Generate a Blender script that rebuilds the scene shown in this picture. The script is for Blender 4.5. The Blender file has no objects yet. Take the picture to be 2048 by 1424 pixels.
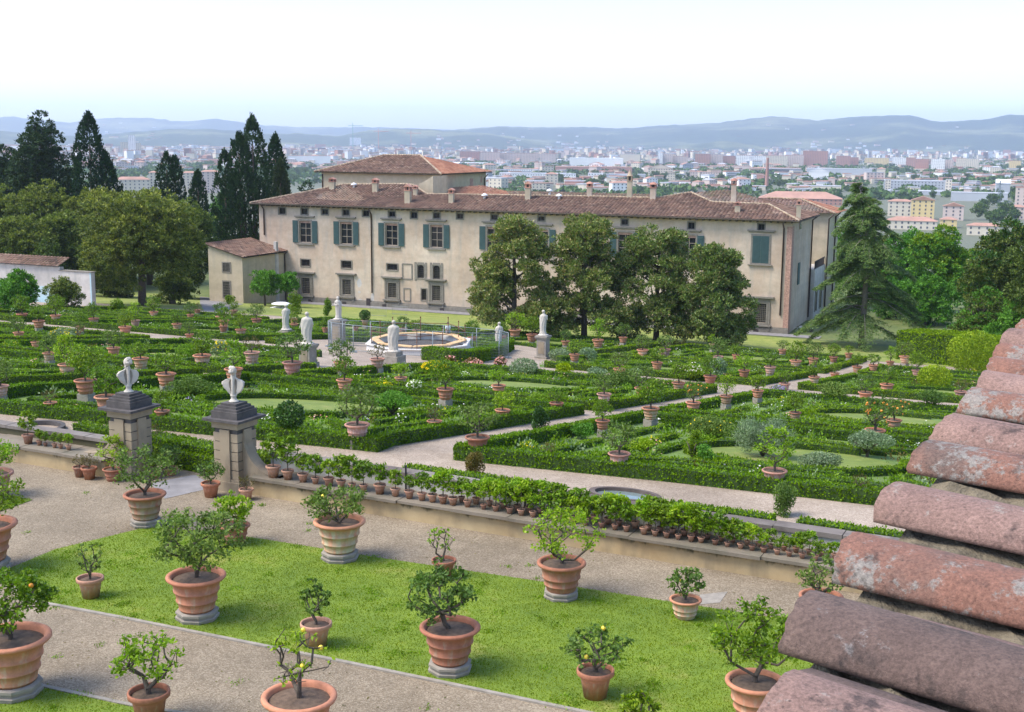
import bpy, math, random
import numpy as np
from mathutils import Vector, Matrix
R=math.radians
sc=bpy.context.scene
# ---------------------------------------------------------------- camera model
F=2480.0; PITCH=math.atan(431/F); ROLL=0.0086; CZ=22.0
TH=R(26.0); CT,ST=math.cos(TH),math.sin(TH)
cam_d=bpy.data.cameras.new("camera"); cam=bpy.data.objects.new("camera",cam_d)
sc.collection.objects.link(cam); sc.camera=cam
cam_d.sensor_width=36; cam_d.lens=36*F/2048; cam_d.clip_start=0.05; cam_d.clip_end=60000
cam.location=(0,0,CZ)
cam.rotation_mode='QUATERNION'
_m=Matrix.Rotation(math.pi/2-PITCH,3,'X')@Matrix.Rotation(ROLL,3,'Z')
cam.rotation_quaternion=_m.to_quaternion()
# ---------------------------------------------------------------- world and sun
w=bpy.data.worlds.new("World"); sc.world=w; w.use_nodes=True
nt=w.node_tree; bg=nt.nodes['Background']
sky=nt.nodes.new('ShaderNodeTexSky'); sky.sky_type='NISHITA'; sky.sun_disc=False
SUN_EL,SUN_AZ=R(56),R(-104)          # azimuth measured from the view direction, to the left
sky.sun_elevation=SUN_EL; sky.sun_rotation=SUN_AZ
sky.air_density=0.8; sky.dust_density=1.3; sky.ozone_density=2.2; sky.altitude=100
nt.links.new(sky.outputs[0],bg.inputs[0]); bg.inputs[1].default_value=0.15
sd=bpy.data.lights.new("sun",'SUN'); sd.energy=1.75; sd.angle=R(28); sd.color=(1,.95,.86)
so=bpy.data.objects.new("sun",sd); sc.collection.objects.link(so)
_d=Vector((math.sin(SUN_AZ)*math.cos(SUN_EL),math.cos(SUN_AZ)*math.cos(SUN_EL),math.sin(SUN_EL)))
so.rotation_euler=_d.to_track_quat('Z','Y').to_euler(); so.location=(0,0,60)
sc.view_settings.view_transform='Standard'; sc.view_settings.look='None'
sc.view_settings.exposure=1.42; sc.view_settings.gamma=1; sc.view_settings.use_curve_mapping=False
try:
    sc.cycles.use_denoising=True; sc.cycles.max_bounces=6; sc.cycles.diffuse_bounces=3
    sc.cycles.transparent_max_bounces=8; sc.cycles.volume_bounces=2; sc.cycles.transmission_bounces=3
    sc.cycles.caustics_reflective=False; sc.cycles.caustics_refractive=False
except Exception: pass
# ---------------------------------------------------------------- ground profile and pixel rays (picture is 2048 x 1424)
def ray(x,y):
    a,b=x-1024,712-y
    c,s=math.cos(ROLL),math.sin(ROLL)
    a,b=(c*a-s*b)/F,(s*a+c*b)/F
    sp,cp=math.sin(PITCH),math.cos(PITCH)
    return (a, cp+b*sp, -sp+b*cp)
def uv(X,Y): return X*CT-Y*ST, X*ST+Y*CT
def xy(u,v): return u*CT+v*ST, -u*ST+v*CT
K=[(-60,12),(29.0,12),(29.3,12.45),(33,12.35),(95,4.2),(136,0.0),(175,0.0),(420,-22),(800,-38),(1e6,-38)]
def gz_v(v):
    for (a,za),(b,zb) in zip(K,K[1:]):
        if v<=b: return za+(zb-za)*max(0,(v-a))/(b-a)
    return -38
def gz(X,Y): return gz_v(X*ST+Y*CT)
def gU(u,v,h=0):
    X,Y=xy(u,v); return (X,Y,gz_v(v)+h)
def P(x,y,h=0,z=None):
    dx,dy,dz=ray(x,y)
    if z is not None:
        t=(z-CZ)/dz; return dx*t,dy*t,z
    f=lambda t: CZ+dz*t-gz_v(dx*t*ST+dy*t*CT)-h
    lo=hi=4.0
    while f(hi)>0 and hi<40000:
        lo=hi; hi*=1.02
    for _ in range(40):
        m=(lo+hi)/2
        if f(m)>0: lo=m
        else: hi=m
    return dx*lo,dy*lo,CZ+dz*lo
def D(x,y,d):
    r=ray(x,y); return r[0]*d,r[1]*d,CZ+r[2]*d
def pxm(X,Y,Z):
    return F/(Y*math.cos(PITCH)+(CZ-Z)*math.sin(PITCH))
def vplane(x,y,P0,n):
    d=ray(x,y); t=(P0[0]*n[0]+P0[1]*n[1])/(d[0]*n[0]+d[1]*n[1])
    return (d[0]*t,d[1]*t,CZ+d[2]*t)
def plane3(x,y,P0,n):
    d=Vector(ray(x,y)); c=Vector((0,0,CZ)); n=Vector(n)
    t=(Vector(P0)-c).dot(n)/d.dot(n); return c+d*t
# ---------------------------------------------------------------- objects
C=sc.collection
def tag(o,label=None,cat=None,group=None,kind=None):
    if label: o['label']=label
    if cat: o['category']=cat
    if group: o['group']=group
    if kind: o['kind']=kind
    return o
def empty(name,loc,rz=0,s=1):
    o=bpy.data.objects.new(name,None); C.objects.link(o); o.location=loc; o.rotation_euler=(0,0,rz)
    o.scale=(s,s,s) if not isinstance(s,tuple) else s; o.empty_display_size=.3; return o
def put(name,me,parent=None,loc=None,rz=0,s=None):
    o=bpy.data.objects.new(name,me); C.objects.link(o)
    if parent: o.parent=parent
    if loc is not None: o.location=loc
    if rz: o.rotation_euler=(0,0,rz)
    if s is not None: o.scale=s if isinstance(s,tuple) else (s,s,s)
    return o
class MB:
    def __init__(s): s.v=[];s.f=[];s.m=[];s.sm=[];s.big=[]
    def add(s,vs,fs,m=0,sm=False):
        b=len(s.v); s.v+= [tuple(a) for a in vs]
        for f in fs: s.f.append(tuple(b+i for i in f)); s.m.append(m); s.sm.append(sm)
    def box(s,c,d,m=0,rz=0,top=1.0):
        hx,hy,hz=d[0]/2,d[1]/2,d[2]/2; co,si=math.cos(rz),math.sin(rz); vs=[]
        for z in (-hz,hz):
            k=1 if z<0 else top
            for x,y in ((-hx*k,-hy*k),(hx*k,-hy*k),(hx*k,hy*k),(-hx*k,hy*k)):
                vs.append((c[0]+x*co-y*si,c[1]+x*si+y*co,c[2]+z))
        s.add(vs,[(0,3,2,1),(4,5,6,7),(0,1,5,4),(1,2,6,5),(2,3,7,6),(3,0,4,7)],m)
    def bar(s,a,b,wd,hd,m=0):
        a=Vector(a);b=Vector(b);d=(b-a).normalized()
        up=Vector((0,0,1)) if abs(d.z)<.9 else Vector((1,0,0))
        x=d.cross(up).normalized()*wd/2; y=x.cross(d).normalized()*hd/2
        vs=[p+i*x+j*y for p in (a,b) for i,j in ((-1,-1),(1,-1),(1,1),(-1,1))]
        s.add(vs,[(0,3,2,1),(4,5,6,7),(0,1,5,4),(1,2,6,5),(2,3,7,6),(3,0,4,7)],m)
    def tube(s,pts,rad,n=6,m=0,cap=True):
        pts=[Vector(p) for p in pts]; rings=[]
        if not hasattr(rad,'__len__'): rad=[rad]*len(pts)
        prev=None
        for i,p in enumerate(pts):
            d=(pts[min(i+1,len(pts)-1)]-pts[max(i-1,0)])
            d=d.normalized() if d.length>1e-9 else Vector((0,0,1))
            if prev is None:
                up=Vector((0,0,1)) if abs(d.z)<.9 else Vector((1,0,0)); x=d.cross(up).normalized()
            else:
                x=prev-d*prev.dot(d); x=x.normalized() if x.length>1e-6 else d.cross(Vector((1,0.1,0))).normalized()
            prev=x; y=d.cross(x)
            rings.append([p+(x*math.cos(t)+y*math.sin(t))*rad[i] for t in [2*math.pi*k/n for k in range(n)]])
        vs=[q for r in rings for q in r]; fs=[]
        for i in range(len(pts)-1):
            for k in range(n):
                a=i*n+k;b=i*n+(k+1)%n; fs.append((a,b,b+n,a+n))
        if cap: fs.append(tuple(range(n))[::-1]); fs.append(tuple((len(pts)-1)*n+k for k in range(n)))
        s.add(vs,fs,m,True)
    def lathe(s,prof,n=24,m=0,c=(0,0,0),sm=True,mod=None,cap=False):
        vs=[];fs=[]
        for r,z in prof:
            for k in range(n):
                t=2*math.pi*k/n; rr=r if mod is None else mod(r,z,t)
                vs.append((c[0]+rr*math.cos(t),c[1]+rr*math.sin(t),c[2]+z))
        for i in range(len(prof)-1):
            for k in range(n):
                a=i*n+k;b=i*n+(k+1)%n; fs.append((a,b,b+n,a+n))
        if cap: fs.append(tuple(range(n))[::-1]); fs.append(tuple((len(prof)-1)*n+k for k in range(n)))
        s.add(vs,fs,m,sm)
    def ball(s,c,r,nu=10,nv=7,m=0):
        if not hasattr(r,'__len__'): r=(r,r,r)
        vs=[];fs=[]
        for i in range(nv+1):
            ph=math.pi*i/nv
            for k in range(nu):
                t=2*math.pi*k/nu
                vs.append((c[0]+r[0]*math.sin(ph)*math.cos(t),c[1]+r[1]*math.sin(ph)*math.sin(t),c[2]-r[2]*math.cos(ph)))
        for i in range(nv):
            for k in range(nu):
                a=i*nu+k;b=i*nu+(k+1)%nu; fs.append((a,b,b+nu,a+nu))
        s.add(vs,fs,m,True)
    def poly(s,pts,m=0): s.add(pts,[tuple(range(len(pts)))],m)
    def prism(s,pts,z0,z1,m=0):
        n=len(pts); vs=[(p[0],p[1],z0) for p in pts]+[(p[0],p[1],z1) for p in pts]
        s.add(vs,[tuple(range(n))[::-1],tuple(range(n,2*n))]+[(i,(i+1)%n,n+(i+1)%n,n+i) for i in range(n)],m)
    def quads(s,V,m=0): s.big.append((np.asarray(V,dtype=np.float32).reshape(-1,3),m))
    def mesh(s,name,mats,off=(0,0,0)):
        me=bpy.data.meshes.new(name)
        v=np.array(s.v,dtype=np.float32).reshape(-1,3)
        li=[i for f in s.f for i in f]; ls=[len(f) for f in s.f]; mi=list(s.m); sm=list(s.sm)
        V=[v]; n=len(v); LI=[np.array(li,dtype=np.int32)]; LS=[np.array(ls,dtype=np.int32)]
        MI=[np.array(mi,dtype=np.int32)]; SM=[np.array(sm,dtype=bool)]
        for q,m in s.big:
            V.append(q); k=len(q)//4
            LI.append(np.arange(n,n+len(q),dtype=np.int32)); LS.append(np.full(k,4,dtype=np.int32))
            MI.append(np.full(k,m,dtype=np.int32)); SM.append(np.zeros(k,dtype=bool)); n+=len(q)
        V=np.concatenate(V)-np.array(off,dtype=np.float32); LI=np.concatenate(LI); LS=np.concatenate(LS); MI=np.concatenate(MI); SM=np.concatenate(SM)
        me.vertices.add(len(V)); me.vertices.foreach_set('co',V.ravel())
        me.loops.add(len(LI)); me.loops.foreach_set('vertex_index',LI)
        me.polygons.add(len(LS)); st=np.concatenate([[0],np.cumsum(LS)[:-1]]).astype(np.int32)
        me.polygons.foreach_set('loop_start',st); me.polygons.foreach_set('loop_total',LS)
        for m in (mats if isinstance(mats,(list,tuple)) else [mats]): me.materials.append(m)
        me.polygons.foreach_set('material_index',MI); me.polygons.foreach_set('use_smooth',SM)
        me.update(calc_edges=True); return me
    def obj(s,name,mats,parent=None,loc=None,off=(0,0,0),rz=0):
        return put(name,s.mesh(name,mats,off),parent,loc,rz)
def leafquads(rng,c,d,nrm,L,W):
    """diamond leaves: c centres, d long axis, nrm rough normal"""
    c=np.asarray(c); d=d/np.maximum(np.linalg.norm(d,axis=1,keepdims=True),1e-6)
    sx=np.cross(d,nrm); sx/=np.maximum(np.linalg.norm(sx,axis=1,keepdims=True),1e-6)
    L=np.broadcast_to(L,(len(c),))[:,None]; W=np.broadcast_to(W,(len(c),))[:,None]
    a=c-d*L*.5; b=c+sx*W*.5-d*L*.08; e=c+d*L*.5; f=c-sx*W*.5-d*L*.08
    return np.stack([a,b,e,f],axis=1).reshape(-1,3)
def rnd_dirs(rng,n):
    v=rng.normal(size=(n,3)); return v/np.linalg.norm(v,axis=1,keepdims=True)
# ---------------------------------------------------------------- materials
def newmat(name):
    m=bpy.data.materials.new(name); m.use_nodes=True; nt=m.node_tree
    return m,nt,nt.nodes['Principled BSDF']
def N(nt,t,**k):
    n=nt.nodes.new(t)
    for a,b in k.items():
        if a in n.inputs.keys(): n.inputs[a].default_value=b
        else: setattr(n,a,b)
    return n
def ramp(nt,fac,stops,interp='LINEAR'):
    r=nt.nodes.new('ShaderNodeValToRGB'); r.color_ramp.interpolation=interp
    e=r.color_ramp.elements
    while len(e)<len(stops): e.new(.5)
    for i,(p,c) in enumerate(stops): e[i].position=p; e[i].color=(*c,1) if len(c)==3 else c
    nt.links.new(fac,r.inputs[0]); return r.outputs[0]
def coord(nt,kind='Object',scale=None):
    t=nt.nodes.new('ShaderNodeTexCoord'); o=t.outputs[kind]
    if kind=='World':pass
    if scale is not None:
        mp=nt.nodes.new('ShaderNodeMapping'); mp.inputs['Scale'].default_value=scale if hasattr(scale,'__len__') else (scale,)*3
        nt.links.new(o,mp.inputs[0]); o=mp.outputs[0]
    return o
def noise(nt,vec,scale,detail=4,rough=.55,out=0):
    n=N(nt,'ShaderNodeTexNoise'); n.inputs['Scale'].default_value=scale; n.inputs['Detail'].default_value=detail
    n.inputs['Roughness'].default_value=rough; nt.links.new(vec,n.inputs['Vector']); return n.outputs[out]
def mix(nt,a,b,f,mode='MIX'):
    m=nt.nodes.new('ShaderNodeMix'); m.data_type='RGBA'; m.blend_type=mode
    for s,x in ((0,f),(6,a),(7,b)):
        if isinstance(x,(int,float)): m.inputs[s].default_value=x
        elif isinstance(x,tuple): m.inputs[s].default_value=(*x,1)
        else: nt.links.new(x,m.inputs[s])
    return m.outputs[2]
def bump(nt,b,h,strength=.5,dist=.02):
    n=nt.nodes.new('ShaderNodeBump'); n.inputs['Strength'].default_value=strength; n.inputs['Distance'].default_value=dist
    nt.links.new(h,n.inputs['Height']); nt.links.new(n.outputs[0],b.inputs['Normal'])
def stepf(nt,v,lo,hi):
    m=nt.nodes.new('ShaderNodeMapRange'); m.inputs[1].default_value=lo; m.inputs[2].default_value=hi
    nt.links.new(v,m.inputs[0]); return m.outputs[0]
def plain(name,c,rough=.8,metal=0,var=.12,scale=3,bmp=0):
    m,nt,b=newmat(name); v=coord(nt)
    n=noise(nt,v,scale,5)
    col=ramp(nt,n,[(.3,tuple(x*(1-var) for x in c)),(.7,tuple(min(1,x*(1+var)) for x in c))])
    nt.links.new(col,b.inputs['Base Color']); b.inputs['Roughness'].default_value=rough; b.inputs['Metallic'].default_value=metal
    if bmp: bump(nt,b,noise(nt,v,scale*6,4),bmp,.01)
    return m
def leafm(name,cs,rough=.5,trans=.3,spec=.35,var=.25):
    m,nt,b=newmat(name); g=nt.nodes.new('ShaderNodeNewGeometry')
    st=[(i/(len(cs)-1),c) for i,c in enumerate(cs)]
    col=ramp(nt,g.outputs['Random Per Island'],st)
    v=coord(nt); nz=noise(nt,v,1.3,3)
    hs=nt.nodes.new('ShaderNodeHueSaturation'); hs.inputs['Saturation'].default_value=1.12; nt.links.new(col,hs.inputs['Color']); col=hs.outputs[0]
    col=mix(nt,col,ramp(nt,nz,[(.35,(1-var,)*3),(.65,(1+var*.6,1+var*.6,1))]),1.0,'MULTIPLY')
    oi=nt.nodes.new('ShaderNodeObjectInfo')
    col=mix(nt,col,ramp(nt,oi.outputs['Random'],[(0,(.82,.9,.85)),(1,(1.2,1.08,1.0))]),1.0,'MULTIPLY')
    nt.links.new(col,b.inputs['Base Color']); b.inputs['Roughness'].default_value=rough
    b.inputs['Specular IOR Level'].default_value=spec*.45
    t=nt.nodes.new('ShaderNodeBsdfTranslucent'); tc=mix(nt,col,(1.25,1.35,.5),1.0,'MULTIPLY'); nt.links.new(tc,t.inputs[0])
    ms=nt.nodes.new('ShaderNodeMixShader'); ms.inputs[0].default_value=trans
    nt.links.new(b.outputs[0],ms.inputs[1]); nt.links.new(t.outputs[0],ms.inputs[2])
    nt.links.new(ms.outputs[0],nt.nodes['Material Output'].inputs[0]); return m
def gravelm(name,c0,c1,c2,sc_=22):
    m,nt,b=newmat(name); v=coord(nt)
    vo=N(nt,'ShaderNodeTexVoronoi'); vo.inputs['Scale'].default_value=sc_; nt.links.new(v,vo.inputs['Vector'])
    sp=nt.nodes.new('ShaderNodeSeparateColor'); nt.links.new(vo.outputs['Color'],sp.inputs[0])
    col=ramp(nt,sp.outputs[0],[(0,c0),(.5,c1),(1,c2)])
    big=noise(nt,v,.3,6,.65); col=mix(nt,col,ramp(nt,big,[(.32,(.74,.72,.68)),(.68,(1.16,1.15,1.13))]),1.0,'MULTIPLY')
    med=noise(nt,v,2.2,4,.7); col=mix(nt,col,ramp(nt,med,[(.3,(.88,.87,.85)),(.7,(1.08,1.08,1.08))]),1.0,'MULTIPLY')
    nt.links.new(col,b.inputs['Base Color']); b.inputs['Roughness'].default_value=.95
    bump(nt,b,vo.outputs['Distance'],.6,.02); return m
def lawnm(name,c0,c1,c2):
    m,nt,b=newmat(name); v=coord(nt)
    a=noise(nt,v,.5,6,.7); c=noise(nt,v,2.6,5,.7); d=noise(nt,v,30,3,.7)
    col=ramp(nt,a,[(.3,c0),(.55,c1),(.75,c2)])
    col=mix(nt,col,ramp(nt,c,[(.3,(.8,.85,.75)),(.7,(1.18,1.12,1.05))]),1.0,'MULTIPLY')
    col=mix(nt,col,ramp(nt,d,[(.3,(.84,.87,.84)),(.7,(1.12,1.1,1.05))]),1.0,'MULTIPLY')
    nt.links.new(col,b.inputs['Base Color']); b.inputs['Roughness'].default_value=.9
    bump(nt,b,d,.5,.03); return m
def terram(name,rim,body,stain,st=.50):
    m,nt,b=newmat(name); v=coord(nt); n1=noise(nt,v,3.2,6,.65); n2=noise(nt,v,9,4,.6)
    vs=coord(nt,'Object',(7,7,.9)); n3=noise(nt,vs,1.6,3)
    col=mix(nt,rim,body,ramp(nt,n1,[(.35,(0,0,0)),(.62,(1,1,1))]))
    col=mix(nt,col,stain,ramp(nt,n3,[(st,(0,0,0)),(st+.2,(.85,)*3)]))
    sx=nt.nodes.new('ShaderNodeSeparateXYZ'); nt.links.new(v,sx.inputs[0])
    up=stepf(nt,sx.outputs[2],.50,.54); col=mix(nt,col,rim,up)
    oi=nt.nodes.new('ShaderNodeObjectInfo')
    col=mix(nt,col,ramp(nt,oi.outputs['Random'],[(0,(.68,.64,.64)),(.5,(.95,.95,.95)),(1,(1.15,1.2,1.2))]),1.0,'MULTIPLY')
    col=mix(nt,col,ramp(nt,n2,[(.3,(.8,.78,.76)),(.7,(1.1,1.1,1.1))]),1.0,'MULTIPLY')
    nt.links.new(col,b.inputs['Base Color']); b.inputs['Roughness'].default_value=.82; bump(nt,b,n2,.25,.01); return m
def plasterm(name,c,stain,patch,zs=.18):
    m,nt,b=newmat(name); v=coord(nt)
    a=noise(nt,v,.16,7,.65); s=noise(nt,coord(nt,'Object',(1.2,1.2,zs)),1.0,6,.62); f=noise(nt,v,1.4,6,.7)
    h=noise(nt,coord(nt,'Object',(.05,.05,1.0)),.55,3,.5)
    col=mix(nt,c,patch,ramp(nt,a,[(.42,(0,0,0)),(.66,(1,1,1))]))
    col=mix(nt,col,stain,ramp(nt,s,[(.5,(0,0,0)),(.75,(.8,)*3)]))
    col=mix(nt,col,ramp(nt,h,[(.35,(.9,.9,.9)),(.65,(1.08,1.07,1.06))]),1.0,'MULTIPLY')
    col=mix(nt,col,ramp(nt,f,[(.3,(.86,.85,.84)),(.7,(1.08,1.08,1.08))]),1.0,'MULTIPLY')
    nt.links.new(col,b.inputs['Base Color']); b.inputs['Roughness'].default_value=.92; bump(nt,b,f,.2,.02); return m
def rooftile(name,cs,pu=.3,pv=.42):
    m,nt,b=newmat(name); uvn=nt.nodes.new('ShaderNodeUVMap'); uvn.uv_map='uv'
    sx=nt.nodes.new('ShaderNodeSeparateXYZ'); nt.links.new(uvn.outputs[0],sx.inputs[0])
    def fl(o):
        q=nt.nodes.new('ShaderNodeMath'); q.operation='FLOOR'; nt.links.new(o,q.inputs[0]); return q.outputs[0]
    cb=nt.nodes.new('ShaderNodeCombineXYZ'); nt.links.new(fl(sx.outputs[0]),cb.inputs[0]); nt.links.new(fl(sx.outputs[1]),cb.inputs[1])
    wn=nt.nodes.new('ShaderNodeTexWhiteNoise'); wn.noise_dimensions='2D'; nt.links.new(cb.outputs[0],wn.inputs['Vector'])
    col=ramp(nt,wn.outputs['Value'],[(i/(len(cs)-1),c) for i,c in enumerate(cs)])
    v=coord(nt); a=noise(nt,v,.25,5,.65); l=noise(nt,v,2.5,5,.7)
    col=mix(nt,col,ramp(nt,a,[(.3,(.75,.72,.72)),(.7,(1.15,1.1,1.05))]),1.0,'MULTIPLY')
    col=mix(nt,col,(.30,.27,.17),ramp(nt,l,[(.58,(0,0,0)),(.78,(.7,)*3)]))
    nt.links.new(col,b.inputs['Base Color']); b.inputs['Roughness'].default_value=.9
    fr=nt.nodes.new('ShaderNodeMath'); fr.operation='FRACT'; nt.links.new(sx.outputs[1],fr.inputs[0]); bump(nt,b,fr.outputs[0],.7,.05)
    return m
def hillm(name,forest,field):
    m,nt,b=newmat(name); v=coord(nt); a=noise(nt,v,.0012,7,.65); c=noise(nt,v,.009,6,.7); g=noise(nt,v,.05,4,.7)
    col=mix(nt,forest,field,ramp(nt,a,[(.5,(0,0,0)),(.6,(1,1,1))]))
    col=mix(nt,col,ramp(nt,c,[(.3,(.5,.55,.6)),(.7,(1.4,1.35,1.2))]),1.0,'MULTIPLY')
    col=mix(nt,col,ramp(nt,g,[(.35,(.6,.65,.6)),(.65,(1.3,1.25,1.2))]),1.0,'MULTIPLY')
    nt.links.new(col,b.inputs['Base Color']); b.inputs['Roughness'].default_value=1; return m
M={}
M['gravel']=gravelm('terrace_gravel',(.17,.13,.085),(.24,.19,.13),(.355,.295,.215),42)
M['path']=gravelm('path_gravel',(.255,.195,.148),(.34,.27,.208),(.455,.375,.30),36)
M['lawn']=lawnm('terrace_lawn',(.10,.165,.012),(.155,.225,.016),(.30,.275,.075))
M['meadow']=lawnm('meadow',(.14,.19,.03),(.24,.27,.06),(.33,.30,.09))
M['bedlawn']=lawnm('worn_bed_grass',(.105,.155,.02),(.17,.215,.035),(.30,.25,.11))
M['bed']=lawnm('bed_soil_and_herbs',(.11,.15,.04),(.13,.21,.04),(.22,.20,.10))
M['earth']=lawnm('rough_ground',(.08,.12,.03),(.14,.17,.05),(.24,.21,.12))
M['plain']=lawnm('plain_ground',(.07,.10,.05),(.15,.15,.11),(.24,.22,.19))
M['asph']=plain('grey_path',(.22,.205,.20),.95,0,.2,2)
M['terra']=terram('terracotta',(.50,.20,.11),(.43,.19,.105),(.46,.34,.23),.53)
M['terra_buff']=terram('weathered_buff_terracotta',(.52,.22,.12),(.46,.30,.18),(.44,.38,.24),.42)
M['terra_pink']=terram('pinkish_terracotta',(.50,.25,.18),(.46,.26,.20),(.60,.50,.42))
M['terra_small']=terram('small_pot_clay',(.50,.26,.17),(.45,.23,.15),(.38,.33,.24))
M['soil']=plain('soil',(.13,.085,.055),1,0,.35,12,.8)
M['bark']=plain('bark',(.09,.07,.052),.95,0,.35,9,.6)
M['bark_pale']=plain('pale_bark',(.20,.17,.14),.95,0,.3,9,.6)
M['stone']=plain('grey_stone',(.28,.245,.20),.9,0,.25,4,.5)
M['dstone']=plain('dark_stone',(.075,.065,.06),.85,0,.4,3,.5)
M['sand']=plasterm('sandstone_block',(.32,.25,.165),(.11,.09,.07),(.38,.31,.215),.5)
M['marble']=plasterm('weathered_marble',(.53,.475,.40),(.22,.185,.15),(.60,.55,.48),.9)
M['plaster']=plasterm('pinkish_beige_plaster',(.515,.385,.28),(.39,.345,.29),(.63,.52,.405))
M['plaster2']=plasterm('cream_plaster',(.47,.39,.265),(.38,.33,.25),(.54,.45,.32))
M['plaster_w']=plasterm('white_plaster',(.52,.48,.43),(.36,.35,.32),(.6,.56,.52))
M['plaster_blue']=plasterm('blue_tinted_plaster',(.45,.58,.60),(.6,.6,.56),(.34,.55,.62))
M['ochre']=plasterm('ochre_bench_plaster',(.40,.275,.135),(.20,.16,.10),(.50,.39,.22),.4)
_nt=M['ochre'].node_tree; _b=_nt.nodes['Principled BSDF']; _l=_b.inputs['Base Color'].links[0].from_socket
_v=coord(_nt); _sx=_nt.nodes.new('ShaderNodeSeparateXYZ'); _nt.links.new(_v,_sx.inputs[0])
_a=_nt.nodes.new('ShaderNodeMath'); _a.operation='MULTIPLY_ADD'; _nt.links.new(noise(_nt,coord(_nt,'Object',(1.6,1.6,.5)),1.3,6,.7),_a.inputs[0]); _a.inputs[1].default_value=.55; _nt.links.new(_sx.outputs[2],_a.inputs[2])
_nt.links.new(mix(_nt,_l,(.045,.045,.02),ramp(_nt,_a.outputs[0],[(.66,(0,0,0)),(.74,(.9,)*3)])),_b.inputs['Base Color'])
M['greywall']=plasterm('grey_wall_plaster',(.44,.425,.385),(.33,.26,.16),(.52,.505,.47),.4)
M['brickq']=plain('bare_brick_quoin',(.42,.25,.19),.95,0,.35,5,.5)
M['pietra']=plain('grey_sandstone_trim',(.215,.19,.155),.9,0,.2,3,.3)
M['shutter']=plain('teal_shutter',(.038,.08,.075),.6,0,.15,2)
M['glass']=plain('dark_window_glass',(.018,.02,.022),.15,0,.3,1)
M['mull']=plain('weathered_wood',(.33,.27,.21),.8)
M['iron']=plain('dark_iron',(.055,.045,.045),.6,.3)
M['pipe']=plain('dark_brown_metal_pipe',(.075,.045,.04),.5,.4)
M['galv']=plain('galvanised_steel',(.30,.33,.33),.55,.5)
M['tarp']=plain('white_tarpaulin',(.62,.585,.54),.7,0,.06,2,.4)
M['plank']=plain('timber_planks',(.62,.40,.19),.8,0,.2,4)
M['rust']=plain('rusty_scaffold_pole',(.16,.07,.04),.8,.3)
M['water']=plain('pond_water',(.16,.20,.19),.06,0,.1,1)
M['white']=plain('white_paint',(.8,.8,.78),.5,0,.04)
RT=[(.085,.052,.038),(.135,.078,.055),(.18,.105,.072),(.22,.13,.09),(.15,.09,.068),(.28,.19,.135)]
M['roof']=rooftile('aged_clay_tiles',RT)
M['roof_or']=rooftile('orange_and_lit_clay_tiles',[(.24,.10,.06),(.34,.15,.09),(.42,.21,.13),(.30,.13,.08)])  # also on right-facing slopes, with their brighter light put into the colour
M['box']=leafm('box_hedge_leaves',[(0.085,0.155,0.012),(0.135,0.225,0.016),(0.21,0.32,0.03)],.5,.25)
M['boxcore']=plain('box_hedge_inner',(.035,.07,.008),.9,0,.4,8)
M['citrus']=leafm('citrus_leaves',[(0.075,0.14,0.02),(0.14,0.23,0.03),(0.25,0.35,0.055)],.42,.3,.5)
M['citrus_y']=leafm('young_citrus_leaves',[(0.15,0.27,0.035),(0.24,0.37,0.05),(0.36,0.47,0.085)],.45,.35,.4)
M['citrus_g']=leafm('greyish_citrus_leaves',[(0.075,0.13,0.035),(0.125,0.2,0.055),(0.2,0.27,0.09)],.5,.25)
M['laurel']=leafm('dark_glossy_leaves',[(0.025,0.06,0.015),(0.045,0.1,0.022),(0.07,0.15,0.035)],.35,.15,.6)
M['magnolia']=leafm('magnolia_leaves',[(0.075,0.125,0.035),(0.13,0.19,0.055),(0.22,0.27,0.09),(0.28,0.23,0.12)],.34,.15,.6)
M['oak']=leafm('holm_oak_leaves',[(0.05,0.078,0.022),(0.09,0.125,0.034),(0.165,0.2,0.06)],.5,.2)
M['oak_y']=leafm('holm_oak_lit_top_leaves',[(0.1,0.14,0.032),(0.19,0.225,0.06),(0.29,0.31,0.095)],.5,.25)  # paler leaves on upper sides paint the lit oak tops into the colour
M['cypress']=leafm('cypress_foliage',[(0.016,0.036,0.018),(0.026,0.058,0.026),(0.045,0.085,0.036)],.7,.08)
M['cypress_y']=leafm('greyish_cypress_foliage',[(.03,.055,.03),(.055,.08,.04)],.7,.1)
M['conifer']=leafm('dark_conifer_needles',[(0.018,0.036,0.018),(0.034,0.064,0.028),(0.055,0.09,0.04)],.7,.1)
M['cedar']=leafm('cedar_needles',[(0.055,0.115,0.045),(0.11,0.18,0.065),(0.19,0.26,0.11)],.6,.2)
M['chestnut']=leafm('bright_broad_leaves',[(0.06,0.15,0.03),(0.11,0.24,0.05),(0.18,0.34,0.08)],.45,.25)
M['grey_leaf']=leafm('grey_green_leaves',[(0.14,0.2,0.12),(0.22,0.29,0.18),(0.33,0.39,0.28)],.6,.2)
M['herb']=leafm('soft_herb_leaves',[(0.11,0.2,0.028),(0.175,0.29,0.045),(0.27,0.38,0.08)],.55,.3)
M['yellowleaf']=leafm('yellow_green_leaves',[(.22,.32,.03),(.36,.42,.05)],.5,.3)
M['brownleaf']=leafm('bronze_leaves',[(.10,.10,.035),(.17,.13,.05),(.08,.10,.03)],.5,.3)
M['topiary']=leafm('clipped_topiary_leaves',[(0.15,0.24,0.03),(0.25,0.34,0.045),(0.36,0.43,0.07)],.5,.25)
M['fl_y']=leafm('yellow_flowers',[(.75,.55,.04),(.8,.65,.1)],.6,.3,.3,.05)
M['fl_w']=leafm('white_flowers',[(.8,.8,.76),(.85,.83,.8)],.6,.3,.3,.03)
M['fl_p']=leafm('pink_flowers',[(.7,.25,.27),(.8,.5,.5),(.75,.4,.38)],.6,.3,.3,.05)
M['fl_v']=leafm('lavender_flowers',[(.28,.24,.42),(.4,.36,.52)],.6,.3,.3,.05)
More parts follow.
